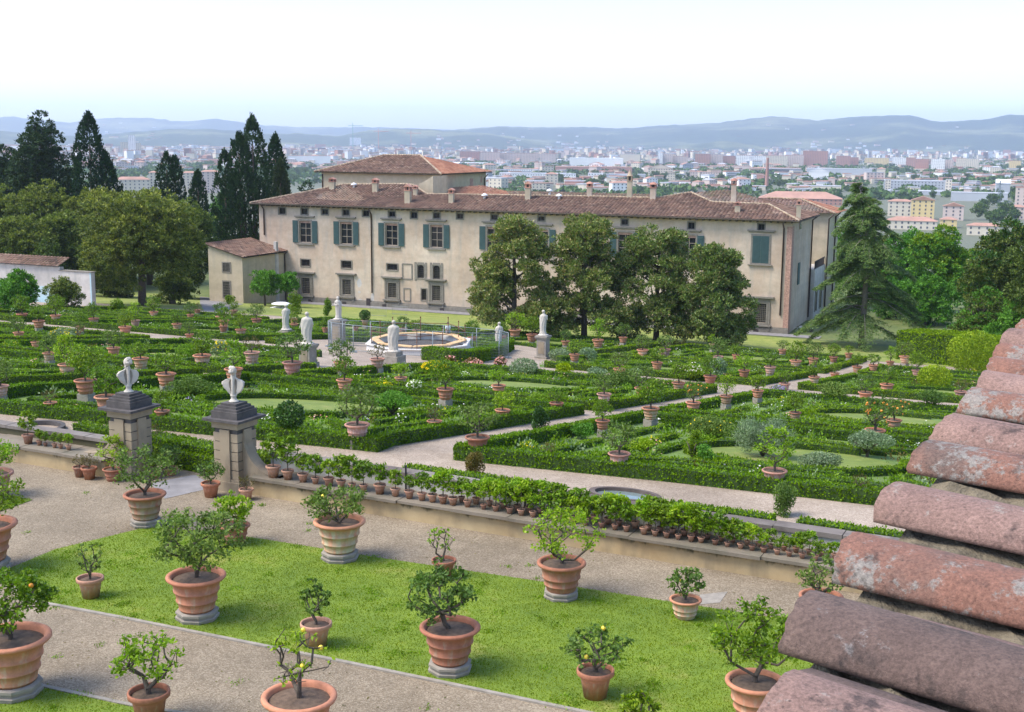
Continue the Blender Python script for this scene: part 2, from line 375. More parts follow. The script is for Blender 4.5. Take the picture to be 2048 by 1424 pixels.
M['orange']=plain('orange_fruit_skin',(.85,.30,.03),.4,0,.06)
M['lemon']=plain('lemon_skin',(.85,.62,.06),.4,0,.06)
M['grass']=leafm('grass_blades',[(0.12,0.18,0.012),(0.155,0.225,0.016),(0.23,0.27,0.035)],.7,.35,.2,.12)
M['hill']=hillm('wooded_hill',(.035,.06,.035),(.16,.17,.09))
M['fartree']=leafm('distant_foliage',[(0.05,0.09,0.03),(0.09,0.15,0.05),(0.14,0.2,0.07)],.8,.1)
# ---------------------------------------------------------------- plant generators
def shrub_mesh(name,mat,seed,n,L,W,shape='ball',flat=.8,lobes=5,fill=.35,up=.2,flower=None,nf=0,ratio=1.0):
    """unit shrub: radius .5 in xy, height `ratio`, standing on z=0"""
    rg=np.random.default_rng(seed); mb=MB()
    if shape=='ball': cs=[(0,0,.5*ratio,.5,.5*ratio)]
    else:
        cs=[]
        for i in range(lobes):
            a=rg.uniform(0,6.28); rr=rg.uniform(.08,.27); r=rg.uniform(.19,.30)
            z=rg.uniform(r*.9,ratio-r*ratio*.95) if ratio>.6 else ratio*.5
            cs.append((rr*math.cos(a),rr*math.sin(a),z,r,r*min(1.2,ratio)))
        cs.append((0,0,ratio*.52,.27,.42*ratio))
    cs=np.array(cs); wt=cs[:,3]**2; k=rg.choice(len(cs),n,p=wt/wt.sum())
    d=rnd_dirs(rg,n); rad=np.where(rg.random(n)<fill,rg.uniform(.3,1,n),rg.uniform(.86,1.06,n))
    c=cs[k,:3]+d*rad[:,None]*np.stack([cs[k,3],cs[k,3],cs[k,4]],1); c[:,2]=np.maximum(c[:,2],.02)
    dd=d*.8+rnd_dirs(rg,n)*.9; dd[:,2]+=up
    mb.quads(leafquads(rg,c,dd,d+rnd_dirs(rg,n)*.7,L*rg.uniform(.7,1.3,n),W*rg.uniform(.7,1.3,n)),0)
    mats=[mat]
    if flower:
        d=rnd_dirs(rg,nf); d[:,2]=np.abs(d[:,2])*.8+.15; kk=rg.choice(len(cs),nf,p=wt/wt.sum())
        c=cs[kk,:3]+d*1.05*np.stack([cs[kk,3],cs[kk,3],cs[kk,4]],1)
        mb.quads(leafquads(rg,c,rnd_dirs(rg,nf)*[1,1,.3],d,L*.9,L*.8),1); mats.append(flower)
    return mb.mesh(name,mats)
def tree_meshes(name,seed,h,width,tr,mat,bark,nleaf,L,W,levels=3,spread=.8,first=.25,lean=(0,0),droop=0,clump=.16,nb=(3,4),twist=.25,fruit=None,nfruit=0,bare=0.0,ball=0.0,ntip=None):
    """small tree grown towards points spread through its crown; origin at the foot"""
    rg=np.random.default_rng(seed); nt_=ntip or int(14+12*levels+max(0,width-.9)*14)
    z0=h*first; P_=[np.array([0,0,0.]),np.array([lean[0]*z0*.6,lean[1]*z0*.6,z0*.55]),np.array([lean[0]*z0*1.5,lean[1]*z0*1.5,z0])]; par=[-1,0,1]
    cz=h*.60; d=rnd_dirs(rg,nt_)*(rg.uniform(.35,1,nt_)**.6)[:,None]
    T=np.array([lean[0]*h*.35,lean[1]*h*.35,cz])+d*np.array([width*.48,width*.48,h*.40]); T[:,2]=np.maximum(T[:,2],h*.16)
    T=T[np.argsort(np.linalg.norm(T-P_[2],axis=1))]; path=[0,z0*.5,z0]; tipi=[]
    for t in T:
        A=np.array(P_); dd=np.linalg.norm(A-t,axis=1); dd[0]+=9; k=int(np.argmin(dd+.30*np.array(path)+np.where(A[:,2]>t[2]+.05,.25*h,0)))
        q=A[k]; L_=dd[k]; ns=max(1,int(L_/(.16*max(h,width)))); last=k
        for i in range(1,ns+1):
            f=i/ns; p=q+(t-q)*f; 
            if i<ns: p=p+rg.normal(size=3)*.035*max(h,width)+np.array([0,0,-.05*h*math.sin(math.pi*f)*(1 if spread>1 else -1)])
            P_.append(p); par.append(last); path.append(path[last]+L_/ns); last=len(P_)-1
        tipi.append(last)
    cnt=np.zeros(len(P_))
    for t in tipi:
        k=t
        while k>=0: cnt[k]+=1; k=par[k]
    rad=tr*(np.maximum(cnt,1)/nt_)**.48; mb=MB()
    for k in range(1,len(P_)): mb.tube([P_[par[k]],P_[k]],[max(rad[k],min(rad[par[k]],rad[k]*1.25)),rad[k]],5,0,cap=False)
    trunk=mb.mesh(name+'_trunk',[bark])
    src=np.array([P_[t] for t in tipi]+[P_[k] for k in range(3,len(P_)) if cnt[k]<=2])
    if bare>0: src=src[rg.random(len(src))>bare]
    n=nleaf; k=rg.integers(0,len(src),n)
    off=rnd_dirs(rg,n)*(rg.random(n)**.6)[:,None]*clump*width*np.array([1,1,.75]); c=src[k]+off; c[:,2]=np.maximum(c[:,2],h*.06)
    d=off/np.maximum(np.linalg.norm(off,axis=1,keepdims=True),1e-5)*.7+rnd_dirs(rg,n)*.8; d[:,2]-=droop
    nn=rnd_dirs(rg,n)*.8; nn[:,2]+=.6
    lb=MB(); lb.quads(leafquads(rg,c,d,nn,L*rg.uniform(.7,1.25,n),W*rg.uniform(.7,1.3,n)),0)
    crown=lb.mesh(name+'_crown',[mat]); fr=None
    if fruit and nfruit:
        fr=(fruit,[tuple(c[int(rg.integers(0,n))]) for i in range(nfruit)])
    return trunk,crown,fr
def big_crown(name,mat,seed,lobes,n,L,W,top_mat=None,fill=.25,updir=.1,core=None,squash=1.0):
    """lobes: list of (x,y,z,rx,ry,rz); leaf quads around each lobe, in smaller clumps"""
    rg=np.random.default_rng(seed); lobes=np.array(lobes); a=(lobes[:,3]*lobes[:,4]+lobes[:,3]*lobes[:,5])
    k=rg.choice(len(lobes),n//26,p=a/a.sum()); d=rnd_dirs(rg,len(k))
    d[:,2]=np.where(rg.random(len(k))<.5,np.abs(d[:,2]),d[:,2])
    rad=np.where(rg.random(len(k))<fill,rg.uniform(.45,.95,len(k)),rg.uniform(.9,1.08,len(k)))
    cc=lobes[k,:3]+d*lobes[k,3:6]*rad[:,None]
    rr=rg.uniform(.10,.2,len(k))*lobes[k,3:6].mean(1)
    rr=np.clip(rr,L*1.3,L*4.5)
    idx=np.repeat(np.arange(len(k)),26); n=len(idx)
    o=rnd_dirs(rg,n)*(rg.random(n)**.45)[:,None]; c=cc[idx]+o*rr[idx][:,None]*np.array([1.2,1.2,.85])
    dd=o+d[idx]*.5+rnd_dirs(rg,n)*.6; dd[:,2]+=updir
    nn=d[idx]*.8+rnd_dirs(rg,n)*.8; nn[:,2]+=.35
    mb=MB(); q=leafquads(rg,c,dd,nn,L*rg.uniform(.7,1.3,n),W*rg.uniform(.7,1.3,n))
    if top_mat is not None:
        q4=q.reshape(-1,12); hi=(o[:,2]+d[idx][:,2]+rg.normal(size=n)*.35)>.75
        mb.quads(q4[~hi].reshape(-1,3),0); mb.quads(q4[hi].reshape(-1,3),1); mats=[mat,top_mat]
    else: mb.quads(q,0); mats=[mat]
    return mb.mesh(name,mats)
def trunk_mesh(name,h,r,limbs,mat,seed,reach=3,start=.35):
    rg=np.random.default_rng(seed); mb=MB()
    pts=[Vector((0,0,-.3))]
    for i in range(1,6): pts.append(Vector((rg.normal()*.12*r*3*(i/5),rg.normal()*.12*r*3*(i/5),h*i/5)))
    mb.tube(pts,[r*1.25,r,r*.85,r*.7,r*.5,r*.25],8)
    for i in range(limbs):
        z=h*rg.uniform(start,.9); a=rg.uniform(0,6.28); l=reach*rg.uniform(.6,1)
        p=Vector((0,0,z)); q=[p]
        for j in range(3):
            p=p+Vector((math.cos(a)*l/3,math.sin(a)*l/3,l*.2+rg.uniform(-.1,.3))); a+=rg.uniform(-.4,.4); q.append(p)
        mb.tube(q,[r*.45,r*.32,r*.2,r*.08],5)
    return mb.mesh(name,[mat])
# ---------------------------------------------------------------- pots (unit: rim diameter 1)
def pot_mesh(name,mat,kind,n=28):
    mb=MB()
    if kind=='conca':   # large basin with rolled rim and two raised bands
        pr=[(.0,0.02),(.27,.02),(.285,.0),(.30,.03),(.325,.14),(.335,.155),(.352,.165),(.352,.19),(.338,.20),(.36,.33),(.372,.345),(.392,.355),(.392,.385),(.378,.395),(.415,.60),(.43,.655),(.455,.665),(.49,.68),(.503,.71),(.50,.745),(.475,.765),(.44,.76),(.42,.735),(.41,.66)]
    elif kind=='tall':  # taller, with three bands
        pr=[(.0,.02),(.26,.02),(.27,0),(.285,.05),(.30,.06),(.30,.08),(.295,.09),(.325,.24),(.345,.25),(.345,.275),(.33,.285),(.365,.47),(.385,.48),(.387,.51),(.372,.52),(.405,.70),(.435,.73),(.475,.75),(.50,.785),(.50,.82),(.47,.845),(.43,.835),(.41,.80),(.40,.72)]
    elif kind=='bowl':  # lower wide bowl
        pr=[(.0,.01),(.30,.01),(.31,0),(.335,.04),(.34,.08),(.355,.09),(.355,.11),(.345,.12),(.39,.33),(.43,.42),(.47,.44),(.50,.465),(.505,.50),(.485,.53),(.45,.53),(.43,.50),(.42,.44)]
    else:               # plain flower pot with collar
        pr=[(.0,.01),(.29,.01),(.30,0),(.40,.62),(.405,.66),(.47,.67),(.495,.69),(.50,.80),(.49,.83),(.455,.83),(.44,.80),(.43,.70)]
    zs={'conca':.80,'tall':.74,'bowl':.9}.get(kind,.92); mb.lathe([(r,z*zs) for r,z in pr],n,0)
    return mb.mesh(name,[mat])
def soil_mesh(n=20):
    mb=MB(); rg=random.Random(3)
    mb.lathe([(.001,.03),(.2,.022),(.35,.006),(.43,-.012)],n,0,mod=lambda r,z,t:r*(1+rg.uniform(-.03,.03)))
    return mb.mesh('soil',[M['soil']])
_FM={}
def fruit_mesh(m):
    if m.name not in _FM: b=MB(); b.ball((0,0,0),.045,8,6); _FM[m.name]=b.mesh('fruit',[m])
    return _FM[m.name]
SOILZ={'conca':.56,'tall':.565,'bowl':.425,'flower':.68}
POT={}
for k,mt in (('conca','terra'),('tall','terra_buff'),('bowl','terra'),('flower','terra_small'),('conca_pale','terra_pink'),('conca_buff','terra_buff'),('flower_or','terra'),('tall_or','terra')):
    POT[k]=pot_mesh('pot_'+k,M[mt],k.split('_')[0])
SOIL=soil_mesh()
def potted(name,kind,loc,dia,plant,label,cat,group,rz=0,ps=1.0,fill=1.0):
    """plant: (trunk, crown, fruit) meshes in metres; ps scales the plant"""
    t=empty(name,loc,rz); tag(t,label,cat,group)
    put('pot',POT[kind],t,(0,0,0),0,dia)
    sz=SOILZ[kind.split('_')[0]]*dia*fill
    put('soil',SOIL,t,(0,0,sz-.02*dia),0,dia*.98)
    tr,cr,fr=plant
    if tr: put('trunk',tr,t,(0,0,sz-.03*dia),0,ps)
    if cr: put('foliage',cr,t,(0,0,sz-.03*dia),0,ps)
    if fr:
        for q in fr[1]: put('fruit',fruit_mesh(fr[0]),t,(q[0]*ps,q[1]*ps,q[2]*ps+sz-.03*dia),0,ps)
    return t
# shared small citrus crowns for the parterre (about 1 m wide)
CIT=[]
for i,(mt,h,wd,nl,cl,sp) in enumerate([('citrus',1.15,1.25,760,.15,.95),('citrus_g',1.0,1.3,520,.13,1.0),('citrus',1.3,1.2,950,.17,.85),('citrus_y',1.05,1.2,640,.15,.95),('citrus_g',1.2,1.35,760,.15,.95),('citrus',.95,1.1,520,.13,1.0),('citrus',1.4,1.45,1150,.17,.9),('citrus_y',1.35,1.3,760,.16,.95)]):
    CIT.append(tree_meshes('citrus%d'%i,10+i,h,wd,.04,M[mt],M['bark'],nl,.105,.06,3,sp,.2,clump=cl))
CITO=tree_meshes('orange_citrus',31,1.25,1.25,.05,M['citrus_g'],M['bark'],700,.10,.055,3,.8,.3,fruit=M['orange'],nfruit=16,clump=.15)
CITP=tree_meshes('sparse',33,.8,1.0,.03,M['brownleaf'],M['bark'],260,.07,.045,3,.9,.2,clump=.13)
BALL=(tree_meshes('b',34,.5,.4,.04,M['laurel'],M['bark'],4,.1,.05,1)[0],shrub_mesh('dark_ball',M['laurel'],35,1500,.10,.06,'ball',ratio=.95),None)
# ---------------------------------------------------------------- ground, paths, lawns
def sheet(name,pts_uv,mat,lift,kind='structure',sub=True):
    """polygon in garden (u,v) cut at the ground profile breaks"""
    def clip(poly,a,keep):
        out=[]
        for i in range(len(poly)):
            p,q=poly[i],poly[(i+1)%len(poly)]
            ip=(p[1]>=a) if keep else (p[1]<=a); iq=(q[1]>=a) if keep else (q[1]<=a)
            if ip: out.append(p)
            if ip!=iq:
                t=(a-p[1])/(q[1]-p[1]); out.append((p[0]+(q[0]-p[0])*t,a))
        return out
    mb=MB(); br=[k[0] for k in K]
    for a,b in zip(br,br[1:]):
        q=clip(clip(pts_uv,a,True),b,False)
        if len(q)>=3:
            mb.poly([gU(u,v,lift) for u,v in q])
    o=mb.obj(name,[mat]); tag(o,kind=kind); return o
def pu(x,y,z=None):
    p=P(x,y,z=z); return uv(p[0],p[1])
mb=MB(); vs_=[-60,29,29.3,33,95,136,175,420,800,1500,4000,12000,40000]; us_=[-30000,-3000,-300,-120,120,300,3000,30000]
g=[gU(u,v) for v in vs_ for u in us_]
nu=len(us_)
for j in range(len(vs_)-1):
    for i in range(nu-1):
        m=0 if vs_[j]<420 else 1
        mb.add([g[j*nu+i],g[j*nu+i+1],g[(j+1)*nu+i+1],g[(j+1)*nu+i]],[(0,1,2,3)],m)
mb.obj('ground',[M['earth'],M['plain']]); tag(bpy.data.objects['ground'],kind='structure')
sheet('gravel_terrace',[(-90,-5),(30,-5),(30,29),(-90,29)],M['gravel'],.004)
sheet('parterre_path',[(-125,29.3),(12,29.3),(12,126),(-40,123),(-70,118),(-125,105)],M['path'],.012)
sheet('villa_lawn',[(-150,105),(-125,104),(-70,114),(-40,117),(20,121),(20,137),(-35,139.5),(-88,137.5),(-150,134)],M['meadow'],.03)
def pxsheet(name,pts,mat,lift):
    mb=MB(); mb.poly([P(x,y,z=12)[:2]+(12+lift,) for x,y in pts]); o=mb.obj(name,[mat]); tag(o,kind='structure'); return o
LAWN=[(14,1140),(110,1100),(292,1056),(400,1062),(510,1077),(760,1117),(1040,1158),(1330,1203),(1500,1229),(1760,1272),(1990,1640),(1700,1535),(1400,1473),(1040,1397),(700,1326),(480,1282),(250,1236),(68,1202),(20,1170)]
pxsheet('main_lawn',LAWN,M['lawn'],.02)
LAWN2=[(-120,1330),(0,1352),(85,1372),(260,1410),(420,1436),(700,1500),(700,1700),(-300,1700)]
pxsheet('corner_lawn',LAWN2,M['lawn'],.02)
LAWN3=[(-120,970),(0,988),(64,1001),(0,1024),(-120,1050)]
pxsheet('left_lawn',LAWN3,M['lawn'],.02)
pxsheet('stone_threshold',[(300,967),(390,950),(430,975),(330,998)],M['asph'],.012)
pxsheet('path_drain_slab',[(1395,1210),(1400,1190),(1455,1184),(1440,1206)],M['stone'],.012)
# thin stone edging along the lower lawn edge
def edging(name,pts,lab):
    mb=MB()
    for a,b in zip(pts,pts[1:]):
        A=P(*a,z=12);B=P(*b,z=12); mb.bar((A[0],A[1],12.015),(B[0],B[1],12.015),.09,.05)
    o=mb.obj('lawn_edging',[M['stone']]); tag(o,lab,'edging')
edging('e',[(20,1172),(68,1204),(250,1238),(480,1284),(700,1328),(1040,1399),(1400,1475)],'thin pale stone edging along the near side of the big lawn')
edging('e',[(85,1374),(260,1412),(420,1438)],'thin pale stone edging of the corner lawn at the lower left')
# grass blades over the lawns
def inpoly(px,py,poly):
    c=np.zeros(len(px),bool); n=len(poly)
    for i in range(n):
        x1,y1=poly[i];x2,y2=poly[(i+1)%n]
        if y1==y2: continue
        m=((y1>py)!=(y2>py))&(px<(x2-x1)*(py-y1)/(y2-y1)+x1); c^=m
    return c
def blades(name,pixpoly,dens,h,grow=.08):
    rg=np.random.default_rng(7); mb=MB()
    W=[P(x,y,z=12)[:2] for x,y in pixpoly]
    xs=[p[0] for p in W];ys=[p[1] for p in W]; x0,x1,y0,y1=min(xs)-.1,max(xs)+.1,max(min(ys),12),max(ys)+.1
    n=int((x1-x0)*(y1-y0)*dens); px=rg.uniform(x0,x1,n);py=rg.uniform(y0,y1,n)
    m=inpoly(px,py,W); px=px[m]+rg.normal(size=m.sum())*grow*.5;py=py[m]+rg.normal(size=m.sum())*grow*.5
    m=np.abs(px)<py*.46; px=px[m];py=py[m]; n=len(px)
    d=rnd_dirs(rg,n)*.8; d[:,2]=np.abs(d[:,2])+.7
    hh=h*rg.uniform(.5,1.3,n); c=np.stack([px,py,12.02+hh*.35],1); nn=rnd_dirs(rg,n); nn[:,2]=0
    mb.quads(leafquads(rg,c,d,nn,hh,hh*.42),0)
    kc=rg.integers(0,n,max(6,n//900)); rp=np.repeat(kc,46); m=len(rp)   # tufts and weeds
    c2=np.stack([px[rp]+rg.normal(size=m)*.09,py[rp]+rg.normal(size=m)*.09,np.full(m,12.035)],1); d2=rnd_dirs(rg,m); d2[:,2]=np.abs(d2[:,2])+.3
    mb.quads(leafquads(rg,c2,d2,rnd_dirs(rg,m),.055,.028),1)
    o=mb.obj(name,[M['grass'],M['herb']]); tag(o,'short mown green grass of the terrace lawn','grass',kind='stuff'); return o
g1=blades('grass',LAWN,1100,.032); g1['label']='short mown bright green grass of the big lawn with the terracotta pots'
g2=blades('grass',LAWN2,1100,.032); g2['label']='mown grass in the lower left corner of the picture'
g3=blades('grass',LAWN3,700,.05); g3['label']='small tip of mown grass at the left edge below the pinkish pot'

rg=np.random.default_rng(19); n=1500; a=rg.uniform(-26,2,n); b=rg.uniform(9,27,n); XY=np.array([xy(u,v) for u,v in zip(a,b)])
mb=MB(); c=np.stack([XY[:,0],XY[:,1],np.full(n,12.012)],1); mb.quads(leafquads(rg,c,rnd_dirs(rg,n)*[1,1,.15],np.tile([0,0,1.],(n,1))+rnd_dirs(rg,n)*.3,.055,.035),0)
kc=rg.integers(0,n,110); rp=np.repeat(kc,26); m=len(rp); c=c[rp]+rg.normal(size=(m,3))*[.07,.07,0]+[0,0,.012]; d2=rnd_dirs(rg,m); d2[:,2]=np.abs(d2[:,2])+.2; mb.quads(leafquads(rg,c,d2,rnd_dirs(rg,m),.05,.022),1)
tag(mb.obj('leaf_litter',[M['brownleaf'],M['herb']]),'scattered fallen leaves and tiny weeds on the terrace gravel','leaf litter',kind='stuff')
# ---------------------------------------------------------------- box hedges
def hedge(name,pts,h,w,label,cat='hedge',group=None,dens=110,L=.075,mats=('box','boxcore'),closed=False,seed=1,clipf=None):
    """pts: garden (u,v) polyline along the hedge centre"""
    rg=np.random.default_rng(seed); mb=MB()
    if closed: pts=list(pts)+[pts[0]]
    segs=[]
    for a,b in zip(pts,pts[1:]):
        Ls=math.dist(a,b); n=max(1,int(Ls/1.0)); br=[i/n for i in range(n+1)]
        for t0,t1 in zip(br,br[1:]):
            p=(a[0]+(b[0]-a[0])*t0,a[1]+(b[1]-a[1])*t0);q=(a[0]+(b[0]-a[0])*t1,a[1]+(b[1]-a[1])*t1)
            if clipf and not clipf(((p[0]+q[0])/2,(p[1]+q[1])/2)): continue
            segs.append((p,q,t0==0,t1==1))
    Q=[]
    for p,q,e0,e1 in segs:
        A=Vector(gU(*p));B=Vector(gU(*q)); d=B-A; l=d.length
        if l<.05: continue
        d/=l; s=Vector((0,0,1)).cross(d); s.normalize()
        if e0: A=A-d*w*.48; 
        if e1: B=B+d*w*.48
        l=(B-A).length
        hh=h*rg.uniform(.96,1.04); k=.86
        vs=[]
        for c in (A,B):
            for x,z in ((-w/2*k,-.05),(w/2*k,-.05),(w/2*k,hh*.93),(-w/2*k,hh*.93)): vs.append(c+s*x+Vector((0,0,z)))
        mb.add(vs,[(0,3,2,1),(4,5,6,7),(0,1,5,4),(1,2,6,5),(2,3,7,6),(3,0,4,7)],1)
        # leaves: two sides, top, ends
        for kind,area in (('s1',l*h),('s2',l*h),('t',l*w*1.25),('e0',w*h if e0 else 0),('e1',w*h if e1 else 0)):
            n=int(area*dens+rg.random())
            if n<1: continue
            a=rg.random(n);b_=rg.random(n); nr=rg.normal(size=n)*.02
            if kind=='t': c=np.array(A)+np.outer(a*l,d)+np.outer((b_-.5)*w,s)+np.outer(hh*.97+nr*1.3,[0,0,1]); nm=np.array([0,0,1.])
            elif kind[0]=='s':
                sg=1 if kind=='s1' else -1
                c=np.array(A)+np.outer(a*l,d)+np.outer(sg*(w/2*.97+nr),s)+np.outer(b_*hh,[0,0,1]); nm=np.array(s)*sg
            else:
                sg=-1 if kind=='e0' else 1; base=A if kind=='e0' else B
                c=np.array(base)+np.outer((a-.5)*w,s)+np.outer(b_*hh,[0,0,1])+np.outer(nr*1.0,d); nm=np.array(d)*sg
            dd=rnd_dirs(rg,n)*.8+nm*.55; dd[:,2]+=.35
            Q.append(leafquads(rg,c,dd,nm+rnd_dirs(rg,n)*.75,L*rg.uniform(.7,1.3,n),L*.62*rg.uniform(.7,1.3,n)))
    if not segs: return None
    mb.quads(np.concatenate(Q),0)
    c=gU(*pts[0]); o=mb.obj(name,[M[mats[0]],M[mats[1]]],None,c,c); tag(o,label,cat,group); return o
FC=pu(837,706)
CLEAR=[[pu(*q) for q in poly] for poly in ([(618,744),(728,744),(765,736),(870,722),(860,690),(690,684),(636,690)],[(1012,694),(1018,737),(1080,740),(1078,714),(1100,700),(1010,688)])]
STAT=[pu(*q) for q in ((573,668),(616,733),(677,690),(788,730),(998,706),(1086,718))]
def outside_fountain(p,r=10.5):
    if math.dist(p,FC)<r or any(math.dist(p,q)<1.1 for q in STAT): return False
    a=np.array([p[0]]);b=np.array([p[1]])
    return not any(inpoly(a,b,c)[0] for c in CLEAR)
def sk(u,v): return (u,v+.12*(u+21))
